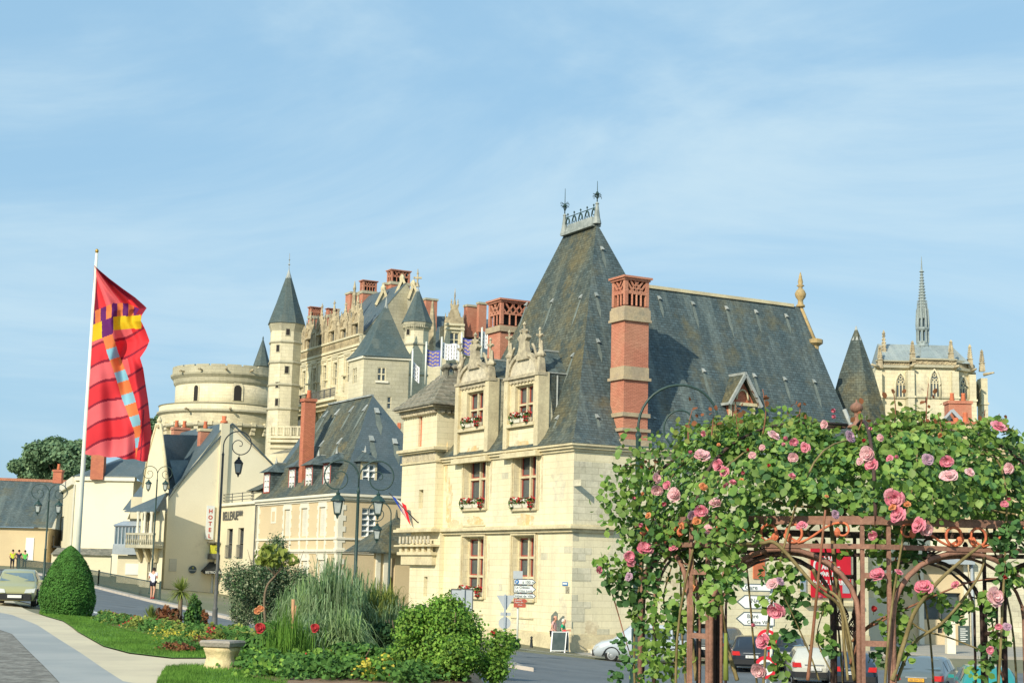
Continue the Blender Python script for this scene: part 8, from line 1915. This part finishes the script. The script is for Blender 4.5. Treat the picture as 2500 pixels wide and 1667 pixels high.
# hanging foliage on posts and loose sprays: clumps given by image position and depth
cl = []
def clump(px, py, Y, r, n=None, m='rose_leaf'): cl.append((at(px, py, Y), r, n or int(2600*r), m))
for px, py, r in ((1500, 1235, .16), (1535, 1190, .2), (1560, 1120, .2), (1535, 1300, .2), (1590, 1320, .22), (1640, 1310, .2), (1700, 1300, .2), (1760, 1320, .16), (1500, 1395, .12), (1490, 1425, .1), (1530, 1440, .11), (1560, 1460, .1), (1470, 1370, .06), (1545, 1380, .1), (1590, 1400, .16), (1610, 1470, .2), (1625, 1540, .2), (1610, 1600, .2), (1600, 1640, .2), (1650, 1500, .14), (1700, 1400, .12), (1735, 1390, .1), (1770, 1400, .12), (1745, 1450, .12), (1720, 1480, .1), (1790, 1420, .1), (1690, 1345, .1), (1660, 1600, .1), (1900, 1395, .09), (1870, 1410, .06), (1925, 1415, .09), (1915, 1455, .08), (1940, 1400, .06), (1870, 1475, .06), (1930, 1490, .07), (1960, 1460, .05), (1880, 1560, .05), (1905, 1600, .07), (1925, 1550, .06), (1900, 1640, .07), (1945, 1515, .06), (2010, 1490, .05), (2015, 1560, .07), (2030, 1590, .06), (2060, 1340, .06), (2130, 1330, .12), (2170, 1300, .14), (2210, 1310, .12), (2235, 1360, .1), (2175, 1360, .1), (2180, 1410, .1), (2200, 1440, .08), (2160, 1445, .06), (2120, 1420, .05), (2270, 1450, .06), (2300, 1470, .06), (2340, 1500, .07), (2365, 1480, .05), (2310, 1530, .05), (2410, 1470, .07), (2420, 1510, .06), (2445, 1390, .07), (2460, 1430, .08), (2440, 1560, .08), (2415, 1600, .08), (2400, 1640, .1), (2460, 1330, .1), (2440, 1320, .08), (2480, 1400, .1), (2490, 1300, .12), (1560, 1530, .05), (1515, 1570, .06), (1530, 1620, .06), (1500, 1650, .05), (1545, 1500, .05), (2170, 1530, .09), (2190, 1580, .12), (2150, 1600, .08), (2200, 1510, .1)):
    Y = 12.3 if px < 1720 else 11.35; clump(px, py, Y, r, int(560*r**1.1) if r > .1 else int(330*r), 'rose_leaf_dark' if (px//5*7+py//5) % 5 < 2 else 'rose_leaf')
for mname in ('rose_leaf', 'rose_leaf_dark'):
    cs = []; ns = []
    for p, r, n, m_ in cl:
        if m_ != mname: continue
        d = R0.normal(size=(n, 3)); d /= np.linalg.norm(d, axis=1)[:, None]; k = R0.random(n)**.45
        cs.append(np.array(p)+d*k[:, None]*np.array([r, r*.8, r*1.0])*1.25); q = d*.5+R0.normal(size=(n, 3))*.6+np.array([-.1, -.5, .35]); ns.append(q/np.linalg.norm(q, axis=1)[:, None])
    cs = np.concatenate(cs); ns = np.concatenate(ns); leafmesh('foliage', cs, ns, .060*(.6+.7*R0.random(len(cs))), MT[mname], rb, R0, .44, .3)
# canes
def cane(pts, r, m='stem', r1=None, name='cane'): t = MB(); P_ = [V(p) for p in pts]; S_ = []; 
def spl(pts, n=6):
    out_ = []; P_ = [V(p) for p in pts]; P_ = [P_[0]]+P_+[P_[-1]]
    for i in range(1, len(P_)-2):
        for t in range(n): s = t/n; a, b, c_, d_ = P_[i-1], P_[i], P_[i+1], P_[i+2]; out_.append(.5*((2*b)+(c_-a)*s+(2*a-5*b+4*c_-d_)*s*s+(3*b-a-3*c_+d_)*s**3))
    return out_+[P_[-1]]
canes = [([(1972, 1660), (1985, 1540), (1995, 1440), (2005, 1340), (2015, 1245)], .014, 11.2, 'stem_red'), ([(1790, 1330), (1860, 1325), (1900, 1330), (1990, 1430), (2050, 1480), (2060, 1560), (2070, 1660)], .016, 11.3, 'stem'),
 ([(2020, 1240), (2030, 1290), (2040, 1400), (2058, 1500), (2075, 1600), (2085, 1660)], .018, 11.5, 'stem'), ([(1985, 1390), (2005, 1430), (2050, 1465), (2075, 1560), (2088, 1660)], .014, 11.3, 'stem'),
 ([(2080, 1565), (2130, 1520), (2200, 1490), (2290, 1450), (2370, 1420), (2450, 1410)], .009, 11.4, 'stem_red'), ([(2178, 1660), (2210, 1560), (2235, 1490), (2290, 1420), (2345, 1370), (2395, 1330)], .018, 11.2, 'stem'),
 ([(2190, 1660), (2230, 1570), (2300, 1520), (2360, 1450), (2400, 1380), (2410, 1280)], .013, 11.35, 'stem'), ([(2075, 1620), (2110, 1540), (2170, 1500), (2180, 1400), (2195, 1330)], .010, 11.5, 'stem_red'),
 ([(1700, 1660), (1690, 1560), (1695, 1460), (1690, 1350)], .016, 12.2, 'stem'), ([(1800, 1660), (1775, 1570), (1760, 1450), (1775, 1380), (1830, 1330)], .016, 11.9, 'stem'), ([(1772, 1660), (1772, 1545)], .02, 11.2, 'blade_yellow'),
 ([(1640, 1660), (1650, 1560), (1620, 1470), (1640, 1380)], .010, 12.4, 'stem'), ([(1925, 1345), (2000, 1270), (2090, 1230), (2110, 1250)], .011, 11.6, 'stem'), ([(1855, 1215), (1950, 1235), (2060, 1240), (2085, 1260), (2140, 1285)], .012, 11.8, 'stem'), ([(2290, 1240), (2350, 1225), (2420, 1245), (2480, 1255)], .012, 11.6, 'stem'),
 ([(1495, 1450), (1510, 1500), (1530, 1570), (1560, 1660)], .006, 12.5, 'stem_red'), ([(1463, 1395), (1490, 1405), (1530, 1430), (1580, 1460)], .006, 12.4, 'stem_red'), ([(2000, 1660), (1975, 1590), (1935, 1500), (1905, 1440)], .007, 11.3, 'stem'), ([(2030, 1640), (1995, 1560), (2010, 1490)], .006, 11.3, 'stem'),
 ([(2450, 1660), (2430, 1590), (2420, 1500), (2400, 1440)], .008, 11.4, 'stem_red'), ([(2185, 1465), (2240, 1530), (2330, 1560), (2450, 1610)], .008, 11.4, 'stem')]
for pts, r, Y, m in canes:
    t = MB(); t.tube([at(x, y, Y+.06*sin(i*1.7)) for i, (x, y) in enumerate(pts)] if len(pts) < 3 else spl([at(x, y, Y+.06*sin(i*1.7)) for i, (x, y) in enumerate(pts)]), r, 6, r*.6); t.build('cane', MT[m], rb)
for i in range(14):                                    # long arching canes over the dome
    a = ang(i*.57); t = MB(); pts = [V((AC.x+1.8*cos(a), AC.y+1.8*sin(a), 2.3)), V((AC.x+1.86*cos(a+.05), AC.y+1.86*sin(a+.05), 3.6)), V((AC.x+1.6*cos(a+.2), AC.y+1.6*sin(a+.2), ZC+.35)), V((AC.x+.8*cos(a+.5), AC.y+.8*sin(a+.5), ZC+.6))]; t.tube(spl(pts), .012, 5, .006); t.build('cane', MT['stem'], rb)
# upright young shoots with red tips
for i, (x, y, hgt) in enumerate(((1690, 1000, 85), (1795, 985, 80), (1862, 950, 110), (1955, 985, 70), (2180, 950, 100), (2267, 935, 130), (2290, 1010, 90), (2405, 1000, 60), (2440, 1010, 50), (1540, 1130, 70), (1600, 1110, 60), (2100, 1010, 40), (2345, 1060, 60), (1742, 1015, 50))):
    top = at(x, y, 12.0 if x > 1650 else 12.4); bot = at(x+random.uniform(-12, 12), y+hgt, 12.0 if x > 1650 else 12.4); t = MB(); t.tube(spl([bot, bot.lerp(top, .5)+V((random.uniform(-.03, .03), 0, 0)), top]), .007, 5, .003); sh = t.build('young_shoot', MT['stem_red'], rb)
    n = 16; f = R0.random(n)*.95; base = np.array(bot)[None]+(np.array(top)-np.array(bot))[None]*f[:, None]; c2 = base+R0.normal(size=(n, 3))*.05; q = R0.normal(size=(n, 3))+np.array([0, -.4, .5]); q /= np.linalg.norm(q, axis=1)[:, None]
    hi = f > .55; leafmesh('young_leaves', c2[hi], q[hi], .05*(.6+.6*R0.random(hi.sum())), MT['rose_leaf_red'], sh, R0, .42, .4); leafmesh('young_leaves', c2[~hi], q[~hi], .055*(.7+.6*R0.random((~hi).sum())), MT['rose_leaf_young'], sh, R0, .42, .3)
# blooms
def bloom_mesh(m, seed, open_=1.0, kind=0):
    """kind 0 cupped rose, 1 loose open rose, 2 bud"""
    r_ = random.Random(seed); mb = MB(); mb.sm = True
    LY = (((5, .52, -.10, .22), (5, .46, -.02, .34), (4, .34, .04, .48), (3, .2, .10, .6)), ((5, .60, -.02, .10), (4, .50, .02, .22), (4, .30, .05, .5), (3, .16, .08, .6)), ((3, .26, -.3, 1.15), (3, .22, -.26, 1.35), (2, .14, -.2, 1.7)))[kind]
    for layer, (np_, rad_, lift, cup) in enumerate(LY):
        for k in range(np_):
            a0 = 2*pi*(k+.5*(layer % 2))/np_+r_.uniform(-.25, .25); sz = r_.uniform(.82, 1.12); wd = 2*pi/np_*.9; rows = []; rf = r_.uniform(0, .22)
            for i in range(6):
                t = i/5; row = []
                for j in range(5):
                    s = (j-2)/2; w_ = wd*(.3+.7*sin(min(1, t*1.15)*pi/2))*s*.66; rr = rad_*sz*open_*(sin(t*pi/2)**.8)*(1-.12*s*s*t)+.02+rf*rad_*t**4; zz = lift+cup*rad_*1.5*(t**1.5)-rf*rad_*t**5-.10*rad_*s*s*t+.05*sin(s*3+k*2+layer)*t*rad_*2
                    row.append(V((rr*cos(a0+w_), rr*sin(a0+w_), zz)))
                rows.append(row)
            mb.grid(rows)
    mb.m = 1; mb.lathe(V((0, 0, -.3 if kind < 2 else -.42)), [(.02, 0), (.05, .05), (.10, .14), (.05, .24)], 8); mb.tube([V((0, 0, -.3)), V((.05, 0, -.8))], .025, 5)
    me_o = mb.build('bloom', [MT[m], MT['rose_leaf']], None); me = me_o.data; bpy.data.objects.remove(me_o); return me
BM = {'p': [bloom_mesh('petal_pink', 1), bloom_mesh('petal_pink', 2, .9), bloom_mesh('petal_pink', 12, 1, 1)], 'l': [bloom_mesh('petal_pale', 3), bloom_mesh('petal_pale', 4, 1, 1), bloom_mesh('petal_pale', 9, 1.)], 'o': [bloom_mesh('petal_orange', 5, .8, 1)], 'm': [bloom_mesh('petal_mauve', 6, 1., 1)], 'r': [bloom_mesh('petal_red', 7, 1, 2)], 'b': [bloom_mesh('petal_pink', 8, 1, 2)]}
BL = '''1715,1112,38,l 1752,1135,30,p 1768,1150,24,p 1685,1104,12,p 1717,1058,16,p 1603,1167,26,l 1605,1196,28,l 1627,1184,22,p 1646,1208,36,l 1621,1230,14,p 1717,1188,22,o 1746,1228,32,l 1711,1247,30,p 1690,1257,22,m 1700,1271,22,o
1582,1258,16,o 1565,1281,14,p 1729,1293,26,l 1663,1284,14,o 1547,1216,11,p 1569,1205,9,o 1772,1185,16,p 1789,1177,20,p 1809,1172,13,o 1837,1111,18,l 1891,1064,30,l 1918,1070,14,p 1938,1079,21,p 1912,1084,12,p 1966,1092,23,p 1937,1116,24,l 1934,1162,21,p 1877,1136,11,r
1861,1092,15,l 1754,1085,9,o 1826,1098,10,r 1814,1154,12,p 2035,1002,14,p 2036,1017,13,p 2013,1036,22,l 2076,1065,28,m 2149,1068,18,l 2109,1075,12,r 2124,1046,12,p 2117,1108,38,l 2127,1133,32,p 2100,1126,18,l 2172,1118,17,p 2189,1115,12,p 2265,1121,26,m 2295,1063,14,o
2311,1126,30,p 2318,1162,38,l 2440,1041,34,p 2464,1143,28,l 2369,1153,22,l 2183,1215,40,p 2214,1230,18,o 2178,1238,20,o 2192,1255,38,p 2452,1230,18,p 2463,1218,12,p 2243,1281,36,p 2263,1293,30,l 2018,1211,10,o 2040,1255,20,m
1575,1337,36,p 1536,1360,32,p 1541,1373,18,p 1463,1391,20,p 1535,1407,20,m 1644,1335,20,p 1684,1436,28,o 1886,1425,28,l 1905,1418,20,m 1894,1490,40,p 1861,1565,38,p 1853,1635,40,l 1839,1525,12,p 2140,1402,38,p 2195,1396,18,p 2255,1432,40,p 2331,1427,22,p 2429,1456,46,l 2134,1486,18,r
2130,1307,24,p 1957,1282,24,p 2004,1456,13,p 2417,1587,20,p 2454,1408,12,r 2438,1529,16,p 2459,1529,18,m'''.split()
BL = BL[:98]
occ = {}
for i, s in enumerate(BL):
    x, y, sz, k = s.split(','); x = float(x); y = float(y); sz = float(sz)
    # distance along the ray to the front of the foliage shell
    Y = 11.0
    if y < 1310:
        d = ray(x, y); Y = 10.6
        while Y < 13.6:
            p = CAM+d*(Y/d.y); r = math.hypot(p.x-AC.x, p.y-AC.y)
            if r < 2.04 and p.z < ZC+.80*(1-min(1, r/2.0)**4.5*.62)+.12: break
            Y += .02
        Y -= .05
    else: Y = 12.15 if x < 1720 else 11.15
    p = at(x, y, Y); k = 'b' if (k == 'p' and sz < 15) else k; me = BM[k][i % len(BM[k])]; sz = sz*(1.6 if k in 'br' else 1)
    o = bpy.data.objects.new('bloom', me); COL.objects.link(o); o.parent = rb; o.matrix_parent_inverse = Matrix.Translation(-rb.location)
    dia = sz/FPX*Y*.93; o.location = p; r_ = random.Random(i*13+5)
    o.scale = (dia,)*3; dv = V((r_.uniform(-1.0, .8), -1.0+.5*r_.random(), r_.uniform(-.5, 1.0))).normalized(); o.rotation_euler = dv.to_track_quat('Z', 'Y').to_euler()
# ================================================================== garden plants
def plant_thing(name, label, cat, px, py, Y=None, group=None):
    b = gh(px, py) if Y is None else gv(at(px, py, Y).x, Y); return thing(name, label, cat, b, group), b
# clipped cone
tp, b = plant_thing('topiary_bush', 'large clipped egg-shaped green bush in front of the flagpole', 'bush', 162, 1506)
hh = 167/FPX*b.y; rr = 66/FPX*b.y
prof = lambda t: rr*(1-max(0, (t-.2)/.8)**1.75)**.72*(.84+.16*min(1, t/.22))
n = 30000; t_ = R0.random(n)**.85; th = R0.random(n)*2*pi; pr_ = np.array([prof(q) for q in t_])*(1-.10*R0.random(n)**2+.02*R0.normal(size=n))*(1+.03*np.sin(th*5+t_*9))
c = np.stack([b.x+pr_*np.cos(th), b.y+pr_*np.sin(th), b.z+.04+t_*hh], 1); q = np.stack([np.cos(th), np.sin(th), .25+t_], 1)+R0.normal(size=(n, 3))*.5; q /= np.linalg.norm(q, axis=1)[:, None]
leafmesh('foliage', c, q, .055*(.6+.6*R0.random(n)), MT['leaf_topiary'], tp, R0, .4, .2)
t = MB(); t.lathe(b, [(rr*.5, 0), (rr*.8, hh*.1), (rr*.88, hh*.3), (rr*.66, hh*.62), (rr*.30, hh*.85), (.02, hh*.94)], 20); t.build('inner_branches', MT['leaf_dark'], tp)
t = MB(); t.tube([b, b+V((0, 0, .4))], .08, 6); t.build('trunk', MT['bark'], tp)
def shrub(name, label, cat, px, py, wpx, hpx, m, n, size, Y=None, seed=1, nb=9, group=None, aspect=.5, dark=.35, branches=4, up=.3):
    t, b = plant_thing(name, label, cat, px, py, Y, group); s = 1/FPX*b.y; w_ = wpx*s/2; h_ = hpx*s; r_ = random.Random(seed); bl = []
    for i in range(nb*2):
        a = r_.uniform(0, 2*pi); k = r_.uniform(.0, .8); z = r_.uniform(.15, .86); q = r_.uniform(.13, .32); z = min(z, .88-.62*k*k)
        sc_ = 1-.45*max(0, z-.45)
        bl.append((b+V((cos(a)*k*w_*sc_*1.1, sin(a)*k*w_*.8, z*h_)), (q*w_, q*w_, q*h_*.75)))
    bl.append((b+V((0, 0, h_*.38)), (w_*.62, w_*.55, h_*.36)))
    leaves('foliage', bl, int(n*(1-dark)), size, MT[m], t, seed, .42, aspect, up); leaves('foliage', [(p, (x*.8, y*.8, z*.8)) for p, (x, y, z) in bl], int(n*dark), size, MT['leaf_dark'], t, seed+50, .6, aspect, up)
    t_ = MB()
    for i in range(branches): a = r_.uniform(0, 2*pi); t_.tube([b, b+V((cos(a)*w_*.3, sin(a)*w_*.3, h_*.45)), b+V((cos(a)*w_*.55, sin(a)*w_*.5, h_*.85))], .02+.01*h_, 5, .006)
    t_.build('stems', MT['bark'], t); return t, b, w_, h_
def strappy(name, label, cat, px, py, wpx, hpx, m, n, Y=None, seed=1, width=.03, arch=1.0, parent=None, base=None, spread=None, group=None, h0=0, minr=0.0):
    """arching blades fanning out of one or several points"""
    if parent is None: t, b = plant_thing(name, label, cat, px, py, Y, group)
    else: t, b = parent, base
    s = 1/FPX*b.y; w_ = wpx*s/2; h_ = hpx*s; R = np.random.default_rng(seed); vs = []; fs = []
    for i in range(n):
        a = R.uniform(0, 2*pi); k = minr+(1-minr)*R.random()**.7; hl = h_*(1.05-.5*k**2)*R.uniform(.6, 1.08)*(.9+.12*sin(a*3+seed)); rx = w_*k*R.uniform(.7, 1.1); o = b+V((R.normal()*(spread or w_*.25), R.normal()*(spread or w_*.25), h0)); d = V((cos(a), sin(a)*.85, 0)); sd = V((-sin(a), cos(a), 0)).lerp(V((1, 0, 0)), .35).normalized()
        m_ = 7; b0 = len(vs)
        for j in range(m_):
            u = j/(m_-1); z = hl*sin(pi*u*(.42+.36*k*arch))/(1 if k > .3 else .97); p = o+d*(rx*u**1.35)+V((0, 0, z)); ww = width*(1-u**2.2)*(.6+.4*min(1, u*4))*R.uniform(.9, 1.1)
            vs += [p-sd*ww, p+sd*ww]
        for j in range(m_-1): fs.append([b0+2*j, b0+2*j+1, b0+2*j+3, b0+2*j+2])
    mb = MB(); mb.sm = False; mb.v = vs; mb.f = fs; mb.mi = [0]*len(fs); mb.smooth = [True]*len(fs); mb.build('blades', MT[m], t); return t, b
# grey-green oleander-like shrub, grass clump, bright shrub, dark shrubs
shrub('shrub', 'tall grey-green shrub with pale leaf backs in front of the hotel block', 'shrub', 662, 1560, 265, 250, 'leaf_grey', 30000, .085, None, 3, 16, aspect=.3)
shrub('shrub', 'small grey-green shrub beside the large lamp foot', 'shrub', 590, 1545, 120, 130, 'leaf_grey', 7000, .075, None, 4, 8, aspect=.3)
og, ob_ = strappy('ornamental_grass', 'big clump of arching pale green ornamental grass in the middle of the bed', 'grass clump', 800, 1622, 200, 240, 'blade', 1300, None, 5, .012, 1.3, spread=.12)
for i, (px, py, w_, h_, n_) in enumerate(((745, 1615, 170, 195, 600), (700, 1605, 150, 165, 400), (860, 1612, 170, 215, 700), (905, 1608, 200, 185, 700), (955, 1612, 170, 150, 500), (770, 1636, 190, 140, 500), (840, 1638, 200, 150, 600), (945, 1615, 140, 130, 350), (800, 1600, 150, 235, 500))):
    strappy(None, None, None, 0, 0, w_, h_, 'blade' if i % 3 else 'blade_light', n_, None, 60+i, .013, 1.45, parent=og, base=gh(px, py), spread=.10)
strappy('ornamental_grass', 'fresh green grass tuft at the foot of the wooden stake', 'grass clump', 700, 1640, 110, 150, 'grassblade', 700, None, 6, .007, 1.1, spread=.16)
strappy('palm_tree', 'dwarf palm with yellow-green fans at the right side of the grass clump', 'palm', 930, 1610, 200, 175, 'blade_yellow', 1300, None, 7, .016, 1.3, spread=.15)
shrub('shrub', 'bright light green shrub in the foreground left of the road sign posts', 'shrub', 1095, 1668, 330, 200, 'leaf_bright', 46000, .046, None, 88, 26, aspect=.42, dark=.14)
shrub('shrub', 'low bright green shrub tip reaching towards the road', 'shrub', 1215, 1660, 130, 95, 'leaf_bright', 7000, .058, None, 9, 7, aspect=.42, dark=.2)
shrub('shrub', 'dark green shrub between the grass clump and the bright shrub', 'shrub', 975, 1645, 150, 120, 'leaf_dark', 15000, .07, 28, 10, 10)
shrub('shrub', 'dark green hedge bush behind the bright shrub under the turret', 'shrub', 1010, 1585, 150, 110, 'leaf_dark', 9000, .08, 34, 11, 8)
shrub('shrub', 'small dark bush at the foot of the direction sign post', 'shrub', 1252, 1590, 34, 42, 'leaf_dark', 1500, .12, 73, 12, 5)
shrub('shrub', 'leafy green shrub between bench and wooden stake', 'shrub', 645, 1625, 150, 110, 'leaf_mid', 9000, .075, None, 13, 9)
shrub('shrub', 'low mid green plants in front of the grass clump', 'shrub', 860, 1655, 230, 85, 'leaf_mid', 9000, .07, None, 14, 12)
# slender young tree with yellow leaves
ty, b = plant_thing('young_tree', 'thin young tree with a few yellow-green leaves in front of the grey shrub', 'young tree', 642, 1590)
T0 = at(648, 1540, b.y); t = MB(); fk = at(672, 1405, b.y); t.tube(spl([b, T0, at(645, 1470, b.y), at(652, 1430, b.y), fk]), .028, 6, .02)
for e in ((655, 1345), (690, 1385), (705, 1350), (640, 1370)): t.tube([fk, at(*e, b.y)], .014, 5, .005)
t.build('trunk', MT['bark'], ty)
leaves('crown', [(at(655, 1350, b.y), (.28, .25, .2)), (at(665, 1372, b.y), (.18, .2, .12)), (at(705, 1368, b.y), (.2, .2, .13)), (at(690, 1350, b.y), (.15, .15, .12)), (at(640, 1365, b.y), (.15, .15, .12))], 190, .15, MT['blade_yellow'], ty, 15, .5, .3, -.3)
ts, b = plant_thing('wooden_stake', 'split orange-brown wooden stake standing upright in the flower bed', 'stake', 712, 1627); t = MB(); q = at(716, 1462, b.y); t.tube([b, b.lerp(q, .5), V((q.x, q.y, q.z))], .018, 6, .03); t.tube([b.lerp(q, .55), q+V((.05, 0, -.1))], .012, 5); t.build('pole', MT['wood_stake'], ts)
# yucca / palm with trunk at the left bed
yc, b = plant_thing('yucca_plant', 'spiky yucca rosette on a short trunk beside the pavement', 'yucca', 437, 1535); q = at(437, 1450, b.y)
t = MB(); t.tube([b, V((b.x, b.y, q.z))], .09, 8, .07); t.build('trunk', MT['bark'], yc)
def rosette(parent, c_, n, L_, m, seed, wd=.02, down=.35):
    R = np.random.default_rng(seed); mb = MB()
    for i in range(n):
        a = R.uniform(0, 2*pi); el = R.uniform(-.5, 1.5); L2 = L_*R.uniform(.75, 1.05); d = V((cos(a)*cos(el), sin(a)*cos(el), sin(el))); sd = d.cross(V((0, 0, 1))).normalized()*wd; pts = [c_+d*(L2*u)+V((0, 0, -down*L2*u*u*(1-max(0, el)/1.6))) for u in (0, .35, .7, 1)]
        mb.add([pts[0]-sd*.6, pts[0]+sd*.6, pts[1]-sd, pts[1]+sd, pts[2]-sd*.7, pts[2]+sd*.7, pts[3]], [[0, 1, 3, 2], [2, 3, 5, 4], [4, 5, 6]])
    mb.build('leaf_rosette', MT[m], parent)
rosette(yc, V((b.x, b.y, q.z+.1)), 170, .62, 'blade_yellow', 3, .018)
shrub('shrub', 'dark leafy plant with broad leaves beside the yucca', 'shrub', 470, 1538, 70, 85, 'leaf_mid', 2600, .1, None, 16, 7)
y2, b = plant_thing('yucca_plant', 'low striped yucca at the near edge of the flower bed', 'yucca', 368, 1533); rosette(y2, b+V((0, 0, .18)), 120, .55, 'blade_yellow', 4, .022)
for i, (px, py, w_, h_) in enumerate(((398, 1540, 60, 62), (425, 1545, 60, 55), (492, 1535, 40, 50))):
    t, b, ww, hh_ = shrub('bronze_plant', ['bronze red-leaved canna left of the yucca trunk', 'bronze red-leaved canna right in front of the yucca trunk', 'bronze red-leaved canna nearest the large lamp post'][i], 'plant', px, py, w_, h_, 'leaf_bronze', 900, .13, None, 20+i, 6, 'bronze-leaved plants in the flower bed', .3, .1, 5, .6)
# low bedding: foliage mounds and flowers as ground cover
def bedding(name, label, A, n, m, size, seed, h=(.05, .35), kind='stuff', cat='ground cover'):
    R = np.random.default_rng(seed); cs = []
    P_ = [gh(*a) for a in A]; k = len(P_)//2; top_, bot_ = P_[:k], P_[k:]
    cent = [(R.random()*(k-1), R.random(), R.uniform(.12, .35)) for _ in range(max(6, n//90))]
    for _ in range(n):
        ci = cent[R.integers(len(cent))]; u, v, r_ = ci; i = min(int(u), k-2); f = u-i; a = top_[i].lerp(top_[i+1], f); b_ = bot_[i].lerp(bot_[i+1], f); p = a.lerp(b_, v); d = R.normal(size=2)*r_*.6; z = R.uniform(*h)*max(.15, 1-(d[0]**2+d[1]**2)/(r_*1.6)**2); cs.append((p.x+d[0], p.y+d[1], g(p.x+d[0], p.y+d[1])+.08+z))
    cs = np.array(cs); q = R.normal(size=cs.shape)*.6+np.array([0, -.3, .7]); q /= np.linalg.norm(q, axis=1)[:, None]
    o = leafmesh(name, cs, q, size*(.6+.7*R.random(len(cs))), MT[m], None, R, .5, .3); tag(o, label, cat, None, kind)
bedA = [(240, 1512), (320, 1530), (420, 1548), (520, 1560), (620, 1570), (260, 1526), (330, 1545), (400, 1556), (500, 1580), (640, 1610)]
bedding('bedding_foliage', 'low green and yellow bedding plants along the flower bed', bedA, 7000, 'leaf_mid', .07, 31, (.03, .28)); bedding('bedding_foliage', 'yellow-green bedding leaves scattered in the flower bed', bedA, 2200, 'blade_yellow', .07, 32, (.08, .32))
bedding('bedding_flowers', 'small red bedding flowers among the leaves', bedA, 260, 'petal_red', .06, 33, (.15, .3)); 
bedB = [(400, 1575), (450, 1580), (510, 1575), (420, 1598), (460, 1602), (520, 1590)]
bedding('bedding_foliage', 'small reddish plants in the lawn edge beside the bench', bedB, 700, 'leaf_bronze', .06, 34, (.02, .15)); bedding('bedding_foliage', 'pale yellow flowering plants in the lawn beside the bench', [(395, 1555), (430, 1562), (470, 1568), (390, 1572), (430, 1580), (470, 1590)], 420, 'petal_yellow', .045, 35, (.1, .22)); bedding('bedding_foliage', 'pale green low plants in the lawn near the bench', bedB, 900, 'leaf_mid', .055, 36, (.02, .18))
bedC = [(600, 1600), (750, 1625), (900, 1635), (1050, 1640), (600, 1660), (750, 1675), (900, 1680), (1050, 1690)]
bedding('bedding_foliage', 'mixed green ground cover along the front of the bed', bedC, 12000, 'leaf_mid', .07, 37, (.02, .3)); bedding('bedding_flowers', 'yellow flowers dotted along the front of the bed', bedC, 330, 'petal_yellow', .06, 38, (.2, .34)); bedding('bedding_flowers', 'red flowers dotted along the front of the bed', bedC, 160, 'petal_red', .06, 39, (.08, .3)); bedding('bedding_foliage', 'yellow-green leaves along the front of the bed', bedC, 2200, 'leaf_bright', .07, 40, (.05, .33))
# dahlias
DM = [bloom_mesh('petal_red', 11, 1.), bloom_mesh('petal_orange', 12, 1.)]
for i, (px, py, sz, k, lb) in enumerate(((634, 1532, 20, 0, 'single dark red dahlia on a tall stem beside the young tree'), (768, 1532, 17, 0, 'single dark red dahlia in front of the grass clump'), (628, 1491, 13, 1, 'pair of orange dahlias above the dark red dahlia'), (1204, 1545, 12, 0, 'red flower on top of the bright shrub near the road sign posts'))):
    Y = 24.5 if px < 1000 else 23; p = at(px, py, Y); t = thing('dahlia', lb, 'flower', gv(p.x, Y)); mb = MB(); mb.tube([gv(p.x+.02, Y+.05), p+V((0, .05, -.05))], .008, 5, .005); mb.build('stem', MT['leaf_mid'], t)
    for q in ([V()] if k == 0 else [V(), V((.05, .0, .04))]): o = bpy.data.objects.new('bloom', DM[k]); COL.objects.link(o); o.parent = t; o.matrix_parent_inverse = Matrix.Translation(-t.location); o.location = p+q; o.scale = (sz/FPX*Y*1.1,)*3; o.rotation_euler = V((.1, -1, .3)).to_track_quat('Z', 'Y').to_euler()
# lawn blades
Rg = np.random.default_rng(77); cs = []
P1 = [V(p) for p in lawnA]; P2 = [V(p) for p in lawnB]
for _ in range(42000):
    u = Rg.random()*(len(P1)-1); i = min(int(u), len(P1)-2); f = u-i; a = P1[i].lerp(P1[i+1], f); b_ = P2[i].lerp(P2[i+1], f); q = a.lerp(b_, Rg.random()); cs.append((q.x, q.y, g(q.x, q.y)+.06))
P3 = [G(405, 1638), G(450, 1633), G(500, 1634), G(600, 1638), G(700, 1642)]; P4 = [G(380, 1680), G(450, 1690), G(500, 1700), G(600, 1700), G(700, 1700)]
P3 = [V(p) for p in P3]; P4 = [V(p) for p in P4]
for _ in range(9000):
    u = Rg.random()*4; i = min(int(u), 3); f = u-i; q = P3[i].lerp(P3[i+1], f).lerp(P4[i].lerp(P4[i+1], f), Rg.random()); cs.append((q.x, q.y, g(q.x, q.y)+.06))
cs = np.array(cs); n = len(cs); th = Rg.random(n)*2*pi; hgt = .045*(.6+.8*Rg.random(n)); lx = Rg.normal(size=(n, 2))*.02; w_ = .006
vs = np.stack([cs+np.stack([np.cos(th)*w_, np.sin(th)*w_, 0*th], 1), cs-np.stack([np.cos(th)*w_, np.sin(th)*w_, 0*th], 1), cs+np.stack([lx[:, 0], lx[:, 1], hgt], 1)], 1).reshape(-1, 3)
me = bpy.data.meshes.new('grass'); me.vertices.add(n*3); me.vertices.foreach_set('co', vs.ravel()); me.loops.add(n*3); me.loops.foreach_set('vertex_index', np.arange(n*3)); me.polygons.add(n); me.polygons.foreach_set('loop_start', np.arange(n)*3); me.polygons.foreach_set('loop_total', np.full(n, 3)); me.materials.append(MT['grassblade']); me.update(calc_edges=True)
o = bpy.data.objects.new('grass', me); COL.objects.link(o); tag(o, 'short mown green lawn between the sandy path and the flower bed', 'grass', None, 'stuff')
